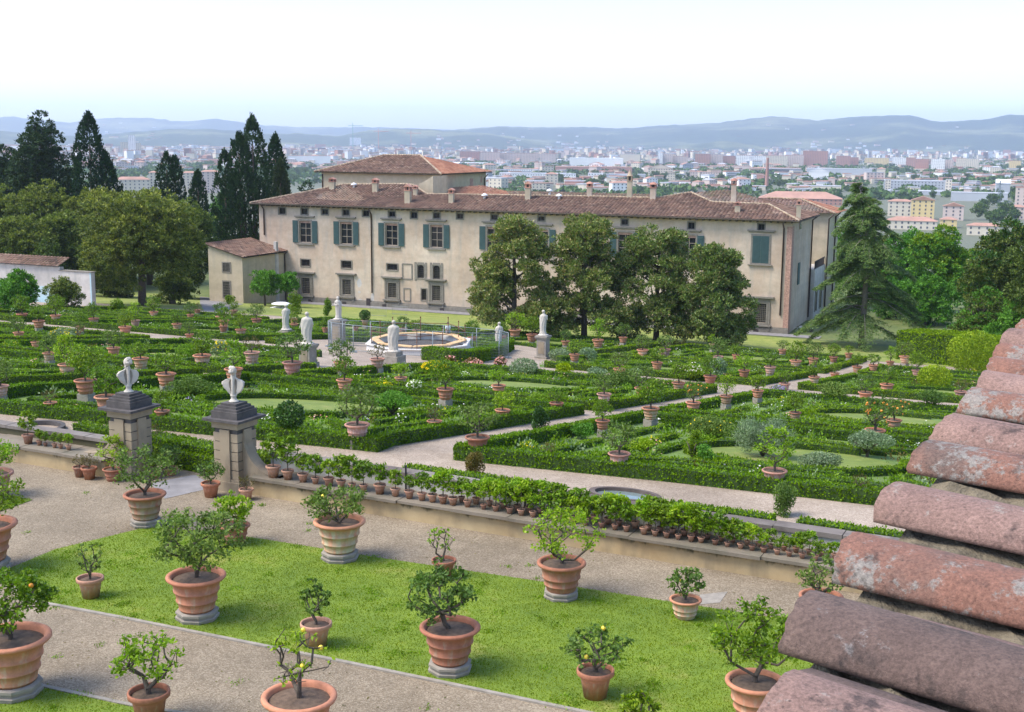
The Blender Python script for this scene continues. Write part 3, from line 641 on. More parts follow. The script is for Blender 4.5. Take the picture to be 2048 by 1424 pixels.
# ---------------------------------------------------------------- potted citrus in the parterre: x, rim y, rim width, bottom y, pot, plant, where
WH='terracotta pot with '
PP=[
(45,628,23,639,'conca',2,'bushy citrus under the bright green tree at the white wall'),
(78,642,24,654,'conca',0,'citrus beside a small patch of blue flowers, far left'),
(112,631,22,645,'tall',6,'wide citrus before the dark climber on the white wall'),
(188,637,22,652,'conca_buff',2,'dense citrus just right of the end of the white wall'),
(161,653,19,664,'conca',6,'tall leafy citrus, upper of two overlapping pots at the left'),
(156,664,15,671,'conca',4,'small citrus, lower of two overlapping pots at the left'),
(271,641,20,654,'conca_pale',7,'yellowish citrus half hidden behind another pot under the holm oak'),
(251,654,26,667,'conca',0,'round citrus overlapping a pale pot under the holm oak'),
(38,665,22,677,'conca',4,'citrus low at the far left below the blue flowers'),
(71,684,18,692,'conca',5,'dark citrus ringed by white foam-like flowers'),
(99,706,26,719,'conca_buff',4,'greyish citrus left of the tall single-stem one'),
(135,729,36,748,'conca_buff',7,'tall single-stem citrus left of the left bust'),
(228,696,27,710,'conca',4,'greyish citrus with yellow flowers at its foot'),
(282,717,33,737,'conca_buff',5,'low citrus directly behind the left marble bust'),
(172,761,45,780,'conca',6,'broad round citrus left of the left marble bust'),
(2,772,34,787,'conca_pale',4,'reddish citrus cut by the left picture edge'),
(213,795,47,817,'bowl',0,'single-stem citrus next to the left pillar'),
(101,806,27,812,'bowl','p','thin shrub sunk in the front hedge at the left'),
(325,823,31,834,'bowl',2,'leafy citrus between the two busts, near the front hedge'),
(306,878,32,896,'conca_pale','p','thin bronze shrub right behind the left pillar'),
(308,624,19,639,'tall',2,'upright citrus with pale rim below the oak trunk'),
(355,648,22,662,'tall',0,'citrus in a banded pot above the white flowers'),
(381,629,15,636,'conca',4,'citrus half hidden left of the low red pot by the drive'),
(395,620,14,625,'bowl','p','thin shrub nearest to the grey drive'),
(379,669,18,677,'bowl',4,'narrow dark citrus behind the grass mound'),
(441,633,20,640,'conca_buff',4,'pale flowering citrus at the corner of the annex drive'),
(448,641,22,651,'conca',5,'small citrus, middle one of three stacked in line below the annex'),
(447,653,18,660,'conca',5,'citrus, lowest of three stacked in line below the annex'),
(468,621,16,626,'flower',0,'small tree-like citrus in a dark pot near the annex wall'),
(482,659,23,671,'conca_buff',2,'bushy citrus left of the leftmost statue'),
(513,638,21,647,'conca',4,'flowering citrus beside the leftmost statue, near the lawn'),
(405,711,37,734,'conca_buff',0,'rounded citrus above the corner of the hedge behind the right bust'),
(468,738,38,757,'conca',7,'yellowish citrus directly behind the right marble bust'),
(504,705,34,720,'conca_pale','p','reddish shrub left of the near-left statue'),
(333,748,40,767,'conca',5,'spreading citrus on the gravel corner between the busts'),
(585,725,41,749,'conca_pale',4,'broad citrus at the foot of the near-left statue'),
(689,760,33,775,'conca',2,'upright citrus full of yellow leaves below another pot'),
(682,724,30,734,'conca',4,'pale-leaved citrus on the gravel left of the fountain fence'),
(755,718,31,733,'conca_pale','p','thin citrus right before the fountain fence'),
(802,755,26,767,'conca_buff',3,'bright green citrus below the back-turned statue'),
(589,648,17,654,'conca_buff',5,'low citrus right behind the leftmost statue'),
(588,638,16,646,'conca',2,'tall citrus by the white canopy and the leftmost statue'),
(651,656,15,662,'conca',0,'citrus between the near-left statue and the tall pedestal'),
(730,640,15,648,'flower','b','tall dark ball-shaped bush below the villa wall'),
(711,655,14,661,'conca',3,'small citrus inside the left corner of the steel fence'),
(806,657,18,664,'conca_pale',4,'citrus behind the fence, left of the two in the middle'),
(832,660,17,667,'conca',5,'citrus behind the fence, right of the two in the middle'),
(945,675,22,684,'conca',6,'broad citrus behind the right part of the fence'),
(891,778,36,795,'conca',6,'feathery round citrus below the pink roses'),
(997,771,30,784,'conca',3,'open citrus below the right end of the curved hedge'),
(1005,672,18,682,'conca',6,'dense citrus behind the statue at the fence end'),
(1064,669,24,687,'conca',6,'tall round citrus left of the rightmost statue'),
(1030,661,26,669,'bowl',3,'low yellowish shrub under the first magnolia'),
(1196,680,24,692,'conca',7,'tall citrus before the second magnolia trunk'),
(1246,675,18,684,'conca',4,'slim citrus in the shade gap between the magnolias'),
(1131,683,18,690,'bowl',4,'wide citrus just right of the rightmost statue'),
(1149,709,22,721,'conca',5,'small citrus with a white rose beside it'),
(1285,700,24,712,'conca_buff',4,'citrus with lemons left of a yellow-leaved pot'),
(1330,699,24,709,'conca_pale',1,'citrus with yellow lower leaves under the fourth magnolia'),
(1314,725,24,738,'conca',0,'citrus left of the drift of white irises'),
(1239,738,26,752,'conca',4,'citrus with a pinkish flower cluster between lavender tufts'),
(1357,766,28,781,'tall',2,'citrus in a banded pot left of the path crossing'),
(1283,776,30,788,'conca',4,'two-stemmed citrus half hidden behind a larger pot'),
(1208,788,30,802,'conca_pale',4,'spreading citrus in a pot with a pale cream rim'),
(1301,817,37,842,'tall',6,'dense citrus in the largest pot beside the long gravel path'),
(1113,806,29,821,'conca',5,'flat-topped citrus on the near hedge corner of the path'),
(1205,841,30,858,'conca',2,'leafy citrus at the hedge opening by the path fork'),
(1565,700,18,708,'bowl',1,'small citrus with pale rim alone before the lawn'),
(1591,722,25,736,'tall',2,'citrus left of the cedar shadow in a banded pot'),
(1626,717,22,727,'conca',4,'citrus just left of the cedar'),
(1435,713,24,724,'conca_pale',4,'grey citrus right behind the silvery bush'),
(1472,710,17,718,'conca',0,'small bright citrus right of the fourth magnolia trunk'),
(1424,688,13,694,'flower',7,'tall citrus hiding the foot of the fourth magnolia'),
(1540,734,24,748,'conca_pale',0,'citrus above the wide bend of the gravel path'),
(1488,741,24,754,'conca',3,'leaning citrus right of the silvery bush'),
(1420,752,27,767,'conca',2,'citrus on the hedge left of the silvery bush'),
(1628,754,23,765,'conca_buff',0,'single-stem citrus standing on the far gravel path'),
(1569,767,23,778,'conca_pale',5,'pale-rimmed citrus beside the purple lavender'),
(1515,781,25,789,'conca',5,'flat citrus on the gravel left of the lavender'),
(1452,792,27,809,'conca_buff',7,'crooked-stem citrus on the near side of the path bend'),
(1386,805,31,823,'conca','o','orange tree right of the brownish lavender by the path'),
(1590,825,25,840,'conca_buff',6,'broad citrus in front of the curved low hedge'),
(1714,733,21,744,'conca_buff',0,'dark citrus, left of the group at the far path end'),
(1746,730,20,741,'conca',5,'umbrella-shaped citrus, middle of the group at the far path end'),
(1780,723,17,732,'conca',7,'citrus, rightmost of the group at the far path end'),
(1809,713,23,726,'conca_buff',4,'citrus against the corner of the tall square hedge'),
(1833,741,21,754,'conca_pale',6,'citrus just left of the smaller round topiary'),
(1669,747,20,754,'bowl',5,'low dark citrus between path and cedar'),
(1773,769,28,780,'conca',0,'neat round citrus left of the smaller topiary'),
(1730,786,29,795,'bowl',4,'airy citrus below the white roses at the right'),
(1667,714,18,720,'conca',6,'bushy citrus right under the cedar'),
(1697,707,16,713,'conca',5,'tiny citrus at the cedar trunk'),
(1787,840,32,856,'conca_buff','o','orange tree, the right one of the pair full of fruit'),
(1749,860,42,874,'conca','o','orange tree, the left and nearer of the pair full of fruit'),
(1921,783,26,794,'conca_pale','p','bare brown shrub at the edge of the roof tiles'),
(715,849,51,874,'conca_pale',4,'garland relief on the corner of the front left bed'),
(869,843,31,854,'bowl','p','reddish shrub right of the umbrella-shaped fruit tree'),
(1005,820,32,839,'conca',3,'leaning citrus above the long tall hedge'),
(955,876,51,897,'bowl',4,'sparse citrus at the near left corner of the right-hand bed'),
(1238,907,46,933,'conca_pale',4,'leaning citrus standing over the front right hedge'),
(1096,911,31,918,'bowl','p','small grey shrub sunk low in the front right bed'),
(1548,941,51,963,'conca_pale',7,'bright citrus in the biggest pot of the front right bed'),
(1721,977,32,984,'bowl','p','pinkish shrub sunk in the bed right of the grey bush'),
(580,856,34,863,'conca','b','dark ball-shaped camellia behind the right pillar')]
COLR=[(-17.7,-1.0),(-36.9,-20.2),(-56.2,-39.2),(-75.8,-58.6),(-96,-78.2)]; ROWR=[(31.8,48.6),(50.6,68.6),(77.6,95.6),(98.2,117)]
def inbed(u,v,m=.62):
    w_=v-.12*(u+21); return any(a+m<u<b-m for a,b in COLR) and any(a+m<w_<b-m for a,b in ROWR)
def potbase(x,ry,wd,kind):
    y=ry+wd*(.40 if kind=='bowl' else .70 if kind=='flower' else .565); best=None
    for m in (.28,):
        for h in (.36,.31,.26,.22,.16,.1,.05,0):
            p=P(x,y,h=h)
            if inbed(*uv(p[0],p[1]),m): return p
    return P(x,y,h=0)
PLH=.4
POTB=[potbase(q[0],q[1],q[2],q[4]) for q in PP]
POTUV=np.array([uv(*p[:2]) for p in POTB])
_vd=np.array([uv(*(np.array(xy(*q))*.98))for q in POTUV])-POTUV; _vd/=np.linalg.norm(_vd,axis=1,keepdims=True)
def near_pot(p,r=.75,fr=2.3,lat=.75):
    d=np.array(p)-POTUV; a=(d*_vd).sum(1); l=np.linalg.norm(d-_vd*a[:,None],axis=1)
    return bool((((d**2).sum(1)<r*r)|((a>0)&(a<fr)&(l<lat))).any())
COLS={'R':(-17.7,-1.0),'A':(-36.9,-20.2),'B':(-56.2,-39.2),'C':(-75.8,-58.6),'D':(-96,-78.2)}
ROWS={1:(31.8,48.6),2:(50.6,68.6),3:(77.6,95.6),4:(98.2,117)}
names={'R1':'front right parterre bed beside the roof tiles','A1':'front parterre bed behind the right gate pillar','B1':'front parterre bed behind the left gate pillar','R2':'second parterre bed right of the long gravel path','A2':'parterre bed in front of the fenced fountain','B2':'parterre bed left of the leftmost near statue','R3':'third parterre bed right of the long gravel path','A3':'parterre bed right of the fenced fountain, before the magnolias','B3':'parterre bed left of the tall statue pedestal, behind the fountain','C2':'left middle parterre bed','C3':'far left parterre bed near the white wall','A4':'rearmost parterre bed under the magnolias','B4':'rearmost parterre bed behind the fountain','C4':'rearmost parterre bed before the annex','D3':'parterre bed along the far left wall','R4':'small rear parterre bed near the clipped round bushes','C1':'front left corner parterre bed','D4':'parterre bed in front of the grass by the holm oak'}
skip={'D1','D2'}
beds=[]
rgb=random.Random(5)
for cn,(u0,u1) in COLS.items():
    for rn,(v0,v1) in ROWS.items():
        key=cn+str(rn)
        if key in skip or key not in names: continue
        if key=='R4': v0,v1=98.2,108
        if key=='D4': v0,v1=98.2,110
        beds.append((key,u0,u1,v0,v1))
def bedpt(b,s,t):
    k,u0,u1,v0,v1=b; return sk(u0+(u1-u0)*s,v0+(v1-v0)*t)
seed=100
for b in beds:
    k,u0,u1,v0,v1=b; seed+=1
    far=v0>78; d_,L_=(85,.15) if far else ((190,.11) if v0>45 else (400,.078))
    cor=[bedpt(b,0,0),bedpt(b,1,0),bedpt(b,1,1),bedpt(b,0,1)]
    sheet('bed_ground',cor,M['bed'],.024)
    i=.22/(u1-u0); j=.22/(v1-v0)
    ring=[bedpt(b,i,j),bedpt(b,1-i,j),bedpt(b,1-i,1-j),bedpt(b,i,1-j)]
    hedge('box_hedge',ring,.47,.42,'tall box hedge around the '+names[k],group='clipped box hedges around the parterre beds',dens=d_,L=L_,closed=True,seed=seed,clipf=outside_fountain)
    # low inner knot
    W=u1-u0;H=v1-v0; mb=None; runs=[]
    def q(x,y): return bedpt(b,x/W,y/H)
    a=1.9;c=2.9
    runs+= [[q(a,a),q(W*.42,a)],[q(W*.58,a),q(W-a,a)],[q(a,H-a),q(W*.42,H-a)],[q(W*.58,H-a),q(W-a,H-a)],[q(a,a),q(a,H*.42)],[q(a,H*.58),q(a,H-a)],[q(W-a,a),q(W-a,H*.42)],[q(W-a,H*.58),q(W-a,H-a)]]
    cx,cy=W/2,H/2; rx,ry=W*.25,H*.25
    for sx in (-1,1):
        for sy in (-1,1):
            P0=(cx+sx*(cx-c),cy+sy*(cy-c))
            runs.append([q(P0[0],P0[1]),q(cx+sx*rx*.92,cy+sy*ry*.92)])
            runs.append([q(P0[0]-sx*1.4,P0[1]),q(cx+sx*rx*.5,cy+sy*ry*1.1),q(cx+sx*1.0,cy+sy*ry*1.1)])
    for f_ in (.62,.80):
        for sx in (-1,1): runs.append([q(cx+sx*(cx-a)*f_,cy-(cy-a)*f_*.55),q(cx+sx*(cx-a)*f_,cy+(cy-a)*f_*.55)])
        for sy in (-1,1): runs.append([q(cx-(cx-a)*f_*.55,cy+sy*(cy-a)*f_),q(cx+(cx-a)*f_*.55,cy+sy*(cy-a)*f_)])
    arc=[q(cx+rx*.86*math.cos(t),cy+ry*.86*math.sin(t)) for t in [2*math.pi*z/16 for z in range(3,18)]]
    runs.append(arc)
    knot=empty('knot_hedge',gU(*bedpt(b,.5,.5))); tag(knot,'low box pattern inside the '+names[k],'hedge','low box patterns inside the parterre beds')
    Z=knot.location
    for r_i,rn_ in enumerate(runs):
        o=hedge('hedge_run',rn_,.22 if r_i%3 else .28,.28,None,None,dens=d_*.9,L=L_*.95,seed=seed*40+r_i,clipf=lambda p:outside_fountain(p,10.8) and not near_pot(p,.62,.9,.5))
        if o:
            for key_ in ('label','category','group'):
                if key_ in o: del o[key_]
            lo=Vector(o.location)-Vector(Z); o.parent=knot; o.location=lo
    disc=[q(cx+rx*.8*math.cos(t),cy+ry*.8*math.sin(t)) for t in [2*math.pi*z/20 for z in range(20)]]
    if outside_fountain(q(cx,cy),14): sheet('bed_lawn',disc,M['bedlawn'],.034)
sheet('fountain_gravel',[(FC[0]+10.3*math.cos(t),FC[1]+10.3*math.sin(t)) for t in [2*math.pi*z/40 for z in range(40)]],M['path'],.030)
for z,cp in enumerate(CLEAR): sheet('fountain_path',cp if True else cp,M['path'],.036+.006*z)
# low hedges by the gate and along the terrace wall
def pxl(*pts): return [pu(*p) for p in pts]
for nm,pts,h,w,lab in [
  ('a',pxl((172,872),(228,884)),.42,.6,'low box hedge strip left of the left gate pillar'),
  ('b',pxl((318,896),(350,903)),.42,.8,'short box hedge just right of the left gate pillar'),
  ('c',pxl((368,905),(432,918)),.42,.8,'short box hedge just left of the right gate pillar'),
  ('d',pxl((336,925),(432,945)),.55,.7,'thick box hedge across the gateway between the two pillars'),
  ('e',pxl((524,930),(560,938)),.4,.5,'small box hedge right behind the right gate pillar'),
  ('f',[(-17.5,29.45),(-13.0,29.45)],.46,.42,'low box hedge behind the terrace wall left of the oval pond'),
  ('g',[(-9.6,29.45),(-7.3,29.45)],.46,.42,'low box hedge behind the wall between oval pond and round bush'),
  ('h',[(-6.3,29.5),(-2,29.5)],.46,.42,'low box hedge behind the wall at the foot of the roof tiles')]:
    hedge('low_hedge',pts,h,w,lab,dens=420,L=.075,seed=ord(nm))
# curved clipped hedge with roses in front of the fountain
cu=[ (FC[0]+11.2*math.cos(t),FC[1]+11.2*math.sin(t)) for t in [R(a) for a in range(-62,-8,8)]]
cu=pxl((862,722),(905,728),(950,725),(990,715),(1016,700))
hedge('curved_hedge',cu,.95,1.0,'curved clipped box hedge with pink roses in front of the fountain',dens=130,L=.13,seed=9)
# tall clipped hedge at the right
th=[pu(1838,722),pu(2080,752)]
hedge('tall_hedge',th,3.1,3.2,'tall square-cut hedge with bright green top at the right edge',dens=110,L=.18,seed=12)
# ---------------------------------------------------------------- ground cover in beds
rg=np.random.default_rng(77); Qs={k:[] for k in ('herb','citrus','grey_leaf','box','brownleaf')}; FQ={k:[] for k in ('fl_w','fl_y','fl_p','fl_v')}
for b in beds:
    k,u0,u1,v0,v1=b; far=v0>78; W=u1-u0;H=v1-v0
    nclump=int(W*H*(.85 if far else 1.25))
    for _ in range(nclump):
        s,t=rg.random(),rg.random()
        if not(.035<s<.965 and .035<t<.965): continue
        if ((s-.5)/.22)**2+((t-.5)/.22)**2<1: continue
        p=bedpt(b,s,t)
        if not outside_fountain(p,11): continue
        if near_pot(p,.75,1.0,.6): continue
        g0=gU(*p); r=rg.uniform(.25,.7); h=rg.uniform(.12,.42)*(1.6 if rg.random()<.2 else 1)
        if near_pot(p): h=min(h,.13)
        n=int((16 if far else 42)*r/.45*(.6+h))
        kk=rg.choice(['herb','citrus','grey_leaf','box','brownleaf'],p=[.5,.22,.12,.11,.05])
        o=rnd_dirs(rg,n); o[:,2]=np.abs(o[:,2]); c=np.array(g0)+o*np.array([r,r,h])*(rg.random(n)**.5)[:,None]+[0,0,.04]
        Lf=(.17 if far else .11)*rg.uniform(.7,1.4)
        dd=o+rnd_dirs(rg,n)*.7; dd[:,2]+=.5
        Qs[kk].append(leafquads(rg,c,dd,rnd_dirs(rg,n),Lf*rg.uniform(.7,1.3,n),Lf*.5))
        if rg.random()<.085:
            f=rg.choice(['fl_w','fl_y','fl_p','fl_v'],p=[.66,.08,.14,.12]); m=int(rg.integers(5,16))
            o=rnd_dirs(rg,m); o[:,2]=np.abs(o[:,2]); c=np.array(g0)+o*np.array([r*.8,r*.8,h*1.1])+[0,0,.08]
            FQ[f].append(leafquads(rg,c,rnd_dirs(rg,m)*[1,1,.2],np.tile([0,-.5,1.],(m,1)),.075,.07))
mb=MB(); mats=[]
for d_ in (Qs,FQ):
    for k,v in d_.items():
        if v: mb.quads(np.concatenate(v),len(mats)); mats.append(M[k])
tag(mb.obj('ground_cover',mats),'mixed green herbs and small flowers filling the parterre beds','ground cover',kind='stuff')
_mb=MB(); _mb.box((0,0,-.5),(.56,.56,.996)); PLINTH=_mb.mesh('plinth',[M['stone']])
def place_pot(x,ry,wd,by,kind,plant,label,group,name='potted_citrus',on=None,hs=1.0):
    asp=.10 if by>1000 else .07
    p=potbase(x,ry,wd,kind)
    sc_=pxm(*p); dia=wd/sc_
    if plant=='o': pl=CITO
    elif plant=='p': pl=CITP
    elif plant=='b': pl=BALL
    else: pl=CIT[plant]
    return p,dia,pl
for i,(x,ry,wd,by,kind,plant,lab) in enumerate(PP):
    p,dia,pl=place_pot(x,ry,wd,by,kind,plant,lab,None)
    rr=rgb.Random if False else random.Random(i)
    ps=dia*rr.uniform(1.12,1.4)
    if plant=='b': ps=(1.5*dia if i<60 else 1.75*dia)
    t=potted('potted_citrus',kind,p,dia,pl,('terracotta pot with ' if kind!='conca_pale' else 'pinkish pot with ')+lab,'potted tree','terracotta pots with citrus in the parterre',rz=rr.uniform(0,6.28),ps=ps)
    hp=p[2]-gz(p[0],p[1])
    if hp>.03: put('plinth',PLINTH,t,(0,0,0),0,(dia,dia,hp+.05))
# ---------------------------------------------------------------- loose shrubs, small fruit trees and topiary
def shrub(x,by,w_,h_,mat,label,name='shrub',seed=1,n=None,shape='lobed',flower=None,nf=0,leaf=None,dens=1.0,cat='shrub',stem=0):
    p=P(x,by); s=pxm(*p); W_=w_/s; H_=h_/s*1.04
    if leaf is None: leaf=max(.06,min(.2,1.9/s*2.2))
    a=4*W_*H_+2*W_*W_
    n=n or int(a/(leaf*leaf*.5)*1.15*dens)
    me=shrub_mesh(name,M[mat],seed,max(60,min(n,22000)),leaf/W_,leaf*.55/W_,shape,ratio=H_/W_,flower=M[flower] if flower else None,nf=nf,lobes=7)
    if stem:
        t=empty(name,p); tag(t,label,cat); put('foliage',me,t,(0,0,stem),0,W_)
        mb=MB(); mb.tube([(0,0,-.1),(.05,0,stem*.6),(0,.05,stem+.3*H_)],[.07,.055,.03],6)
        for a_ in range(5):
            mb.tube([(0,0,stem*.75),(W_*.18*math.cos(a_*1.25),W_*.18*math.sin(a_*1.25),stem+H_*.3),(W_*.36*math.cos(a_*1.25),W_*.36*math.sin(a_*1.25),stem+H_*.5)],[.045,.03,.015],5)
        mb.obj('trunk',[M['bark']],t,(0,0,0))
        return t
    o=put(name,me,None,p,0,W_); tag(o,label,cat); return o
SH=[
(1945,748,98,84,'topiary','big clipped round bush at the right by the tall hedge','ball',None,0,'round_topiary'),
(1868,778,66,46,'topiary','smaller shaggy round bush in front of the big clipped one','ball',None,0,'round_topiary'),
(1047,752,56,34,'grey_leaf','grey-green feathery mound below the curved hedge','ball',None,0,'shrub'),
(1438,755,56,38,'grey_leaf','silvery bush in the middle of the right beds','lobed',None,0,'shrub'),
(870,752,52,30,'herb','bush topped with yellow flowers below the curved rose hedge','ball','fl_y',170,'flowering_shrub'),
(905,736,28,26,'brownleaf','pink rose bush at the left part of the curved hedge','lobed','fl_p',50,'rose_bush'),
(945,738,50,24,'brownleaf','widest pink rose bush in front of the curved hedge','lobed','fl_p',150,'rose_bush'),
(1002,736,30,26,'brownleaf','pink rose bush at the right end of the curved hedge','lobed','fl_p',110,'rose_bush'),
(765,786,50,26,'herb','yellow flowering bush above the umbrella-shaped fruit tree','lobed','fl_y',90,'flowering_shrub'),
(825,796,46,36,'herb','spiky cluster of white foxglove-like flowers','lobed','fl_w',170,'flowering_shrub'),
(440,716,54,34,'grey_leaf','grey-green bush with yellow top behind the right bust','lobed','fl_y',110,'flowering_shrub'),
(128,682,70,28,'grey_leaf','wide bush with orange-yellow top at the far left','lobed','fl_y',110,'flowering_shrub'),
(372,714,42,24,'herb','bright grass-like mound left of the yellow-topped bush','ball',None,0,'shrub'),
(1130,757,44,30,'yellowleaf','bright yellow-green shrub below the rightmost statue','lobed',None,0,'shrub'),
(1190,751,56,18,'grey_leaf','lavender-like tufts left of the pot with pink flowers','lobed',None,0,'shrub'),
(1270,756,34,20,'grey_leaf','lavender-like tufts right of the pot with pink flowers','lobed',None,0,'shrub'),
(1175,722,36,26,'grey_leaf','dark blue-green bush right of the small pot with a white rose','ball',None,0,'shrub'),
(1120,722,46,24,'grey_leaf','greyish spiky bush left of the small pot with a white rose','ball',None,0,'shrub'),
(1385,762,70,40,'herb','drift of white irises left of the silvery bush','lobed','fl_w',110,'iris_clump'),
(1408,816,46,16,'grey_leaf','brownish lavender drift between two pots by the path','lobed','fl_v',140,'lavender'),
(1557,786,36,18,'herb','purple lavender patch on the path edge','lobed','fl_v',260,'lavender'),
(1165,880,58,34,'chestnut','broad-leaved green bush at the hedge end by the path fork','lobed',None,0,'shrub'),
(1062,905,60,26,'herb','low yellowish flowering bush in the front right bed','lobed','fl_y',50,'flowering_shrub'),
(1410,932,56,42,'chestnut','dark leafy bush in the front right bed','lobed',None,0,'shrub'),
(1640,945,100,44,'grey_leaf','grey-leaved open shrub left of the sunk pinkish shrub','lobed',None,0,'shrub'),
(1420,878,100,50,'citrus_g','wide bush with yellowish tips behind the wispy grey shrub','lobed','fl_y',50,'shrub'),
(1565,1030,62,70,'citrus_g','rounded shrub standing before the hedge at the right of the long path','lobed',None,0,'shrub'),
(950,955,52,52,'brownleaf','bronze twiggy shrub on the terrace wall','lobed',None,0,'shrub'),
(1078,868,48,58,'laurel','dark camellia-like bush on the long hedge','lobed',None,0,'shrub'),
(388,798,100,50,'citrus_g','large leafy bush between the two marble busts','lobed',None,0,'shrub'),
(213,900,44,46,'citrus_g','leafy bush left of the left pillar','lobed',None,0,'shrub'),
(1100,668,34,26,'yellowleaf','yellow-green bush right of the rightmost statue','lobed',None,0,'shrub'),
(460,612,26,22,'citrus','small bush before the annex corner','lobed',None,0,'shrub'),
(655,632,24,38,'citrus','leafy round bush on the lawn left of the standing statue','lobed',None,0,'shrub'),
(590,628,30,48,'citrus','tall leafy bush on the lawn right of the white canopy','lobed',None,0,'shrub'),
(235,622,30,28,'citrus','small green bush by the holm oak trunk','lobed',None,0,'shrub'),
(20,700,60,20,'herb','orange-tinted low bush at the left picture edge','lobed','fl_y',60,'flowering_shrub'),
(1075,812,56,30,'herb','small yellow-green clump left of the flat-topped citrus','lobed',None,0,'shrub'),
(1245,778,64,44,'citrus_g','large soft bush left of the two-stemmed citrus','lobed',None,0,'shrub'),
(1525,914,124,84,'grey_leaf','big wispy grey broom-like shrub in the right beds','ball',None,0,'wispy_shrub'),
]
for i,(x,by,w_,h_,mt,lab,shp,fl,nf,nm) in enumerate(SH):
    d_=.55 if 'wispy' in nm else 1.0
    if nm=='wispy_shrub':
        p=P(x,by); s=pxm(*p); W_=w_/s;H_=h_/s; rg=np.random.default_rng(5); mb=MB(); Q=[]
        t=empty('wispy_shrub',p); tag(t,lab,'shrub')
        for a in range(70):
            an=rg.uniform(0,6.28); l=rg.uniform(.5,1); e=Vector((math.cos(an)*W_*.5*l,math.sin(an)*W_*.5*l,H_*rg.uniform(.25,1)*(1.15-l*.5)))
            q=[Vector((0,0,0)),e*.35+Vector((0,0,H_*.25)),e*.75+Vector((0,0,H_*.15)),e]
            mb.tube(q,[.02,.012,.007,.003],4)
            n=200; tt=rg.uniform(.3,1.0,n); c=np.array([tuple(q[1].lerp(q[3],k)) for k in tt])+rg.normal(size=(n,3))*.10; c[:,2]+=.1
            dd=np.tile(np.array(tuple(e)),(n,1))*.5+rg.normal(size=(n,3))*.6
            Q.append(leafquads(rg,c,dd,rnd_dirs(rg,n),.13,.018))
        mb.obj('stems',[M['bark_pale']],t,(0,0,0)); lb=MB(); lb.quads(np.concatenate(Q),0); lb.obj('foliage',[M['grey_leaf']],t,(0,0,0)); continue
    shrub(x,by,w_,h_,mt,lab,nm,seed=200+i,shape=shp,flower=fl,nf=nf)
FT=[(785,840,96,44,18,'chestnut','low umbrella-shaped fruit tree on the small grass patch'),
(1732,915,106,44,14,'grey_leaf','wide silvery-leaved fruit tree below the pair of orange trees'),
(1664,805,86,34,10,'citrus_g','dark flat-crowned fruit tree left of the white roses'),
(1861,824,68,36,12,'citrus_g','small umbrella-shaped tree near the edge of the roof tiles'),
(1287,914,76,32,10,'citrus_y','yellow-green dwarf fruit tree on pale grass in the front right bed'),
(1210,760,10,8,2,'herb','tiny herb'),
(1385,925,40,60,10,'citrus','upright young fruit tree left of the wispy grey shrub')]
for i,(x,by,w_,h_,st,mt,lab) in enumerate(FT):
    if 'tiny' in lab: continue
    p=P(x,by); s=pxm(*p)
    shrub(x,by,w_,h_,mt,lab,'fruit_tree',seed=300+i,cat='tree',stem=st/s)
# ---------------------------------------------------------------- terrace walls
VB=27.4; LZ=12.55
def wallbox(mb,u0,u1,v0,v1,z0,z1,m=0):
    mb.prism([xy(u0,v0)[:2],xy(u1,v0)[:2],xy(u1,v1)[:2],xy(u0,v1)[:2]],z0,z1,m)
def terrace_wall(u0,u1,lab,lab2,mat,zc):
    t=empty('pot_bench',(*xy((u0+u1)/2,VB),12)); tag(t,lab2,'bench'); off=t.location
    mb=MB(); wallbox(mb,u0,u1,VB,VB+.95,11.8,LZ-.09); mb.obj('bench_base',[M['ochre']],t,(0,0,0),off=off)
    mb=MB(); n=int((u1-u0)/1.6)
    for i in range(n):
        a=u0+(u1-u0)*i/n; b=u0+(u1-u0)*(i+1)/n-.015; wallbox(mb,a,b,VB-.10-.03*((i*7)%3),VB+.955,LZ-.087,LZ-.006*((i*5)%4))
    mb.obj('ledge_slabs',[M['mossy']],t,(0,0,0),off=off)
    t=empty('terrace_wall',(*xy((u0+u1)/2,VB+1.1),12)); tag(t,lab,'wall'); off=t.location
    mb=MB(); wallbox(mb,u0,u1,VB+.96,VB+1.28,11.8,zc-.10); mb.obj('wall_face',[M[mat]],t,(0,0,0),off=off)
    mb=MB()
    for i in range(n):
        a=u0+(u1-u0)*i/n; b=u0+(u1-u0)*(i+1)/n-.02; wallbox(mb,a,b,VB+.90,VB+1.34,zc-.097,zc+.006*((i*3)%4))
    mb.obj('coping',[M['coping']],t,(0,0,0),off=off)
M['mossy']=plasterm('mossy_ledge_slab',(.17,.14,.10),(.08,.08,.05),(.24,.20,.15),.5)
M['coping']=plasterm('dark_coping_stone',(.11,.082,.07),(.05,.04,.035),(.24,.21,.18),.6)
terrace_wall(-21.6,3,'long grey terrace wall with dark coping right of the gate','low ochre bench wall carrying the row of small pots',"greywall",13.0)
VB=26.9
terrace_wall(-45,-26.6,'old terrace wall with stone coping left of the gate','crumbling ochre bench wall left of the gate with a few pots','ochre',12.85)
VBL=VB; VB=27.4
# weathered metal gate panels and posts against the wall
for x,lab in ((1050,'iron post on the bench wall behind the left of the yellow-green double citrus'),(1393,'dark iron post standing among the bench pots under the oval pond'),(812,'iron post on the bench wall right of the big gate pots')):
    p=vplane(x,1000,xy(0,VB+.9)+(0,),(ST,CT)); mb=MB(); mb.box((p[0],p[1],LZ+.3),(.05,.05,.75)); o=mb.obj('iron_post',[M['iron']],None,(p[0],p[1],LZ),(p[0],p[1],LZ)); tag(o,lab,'post')
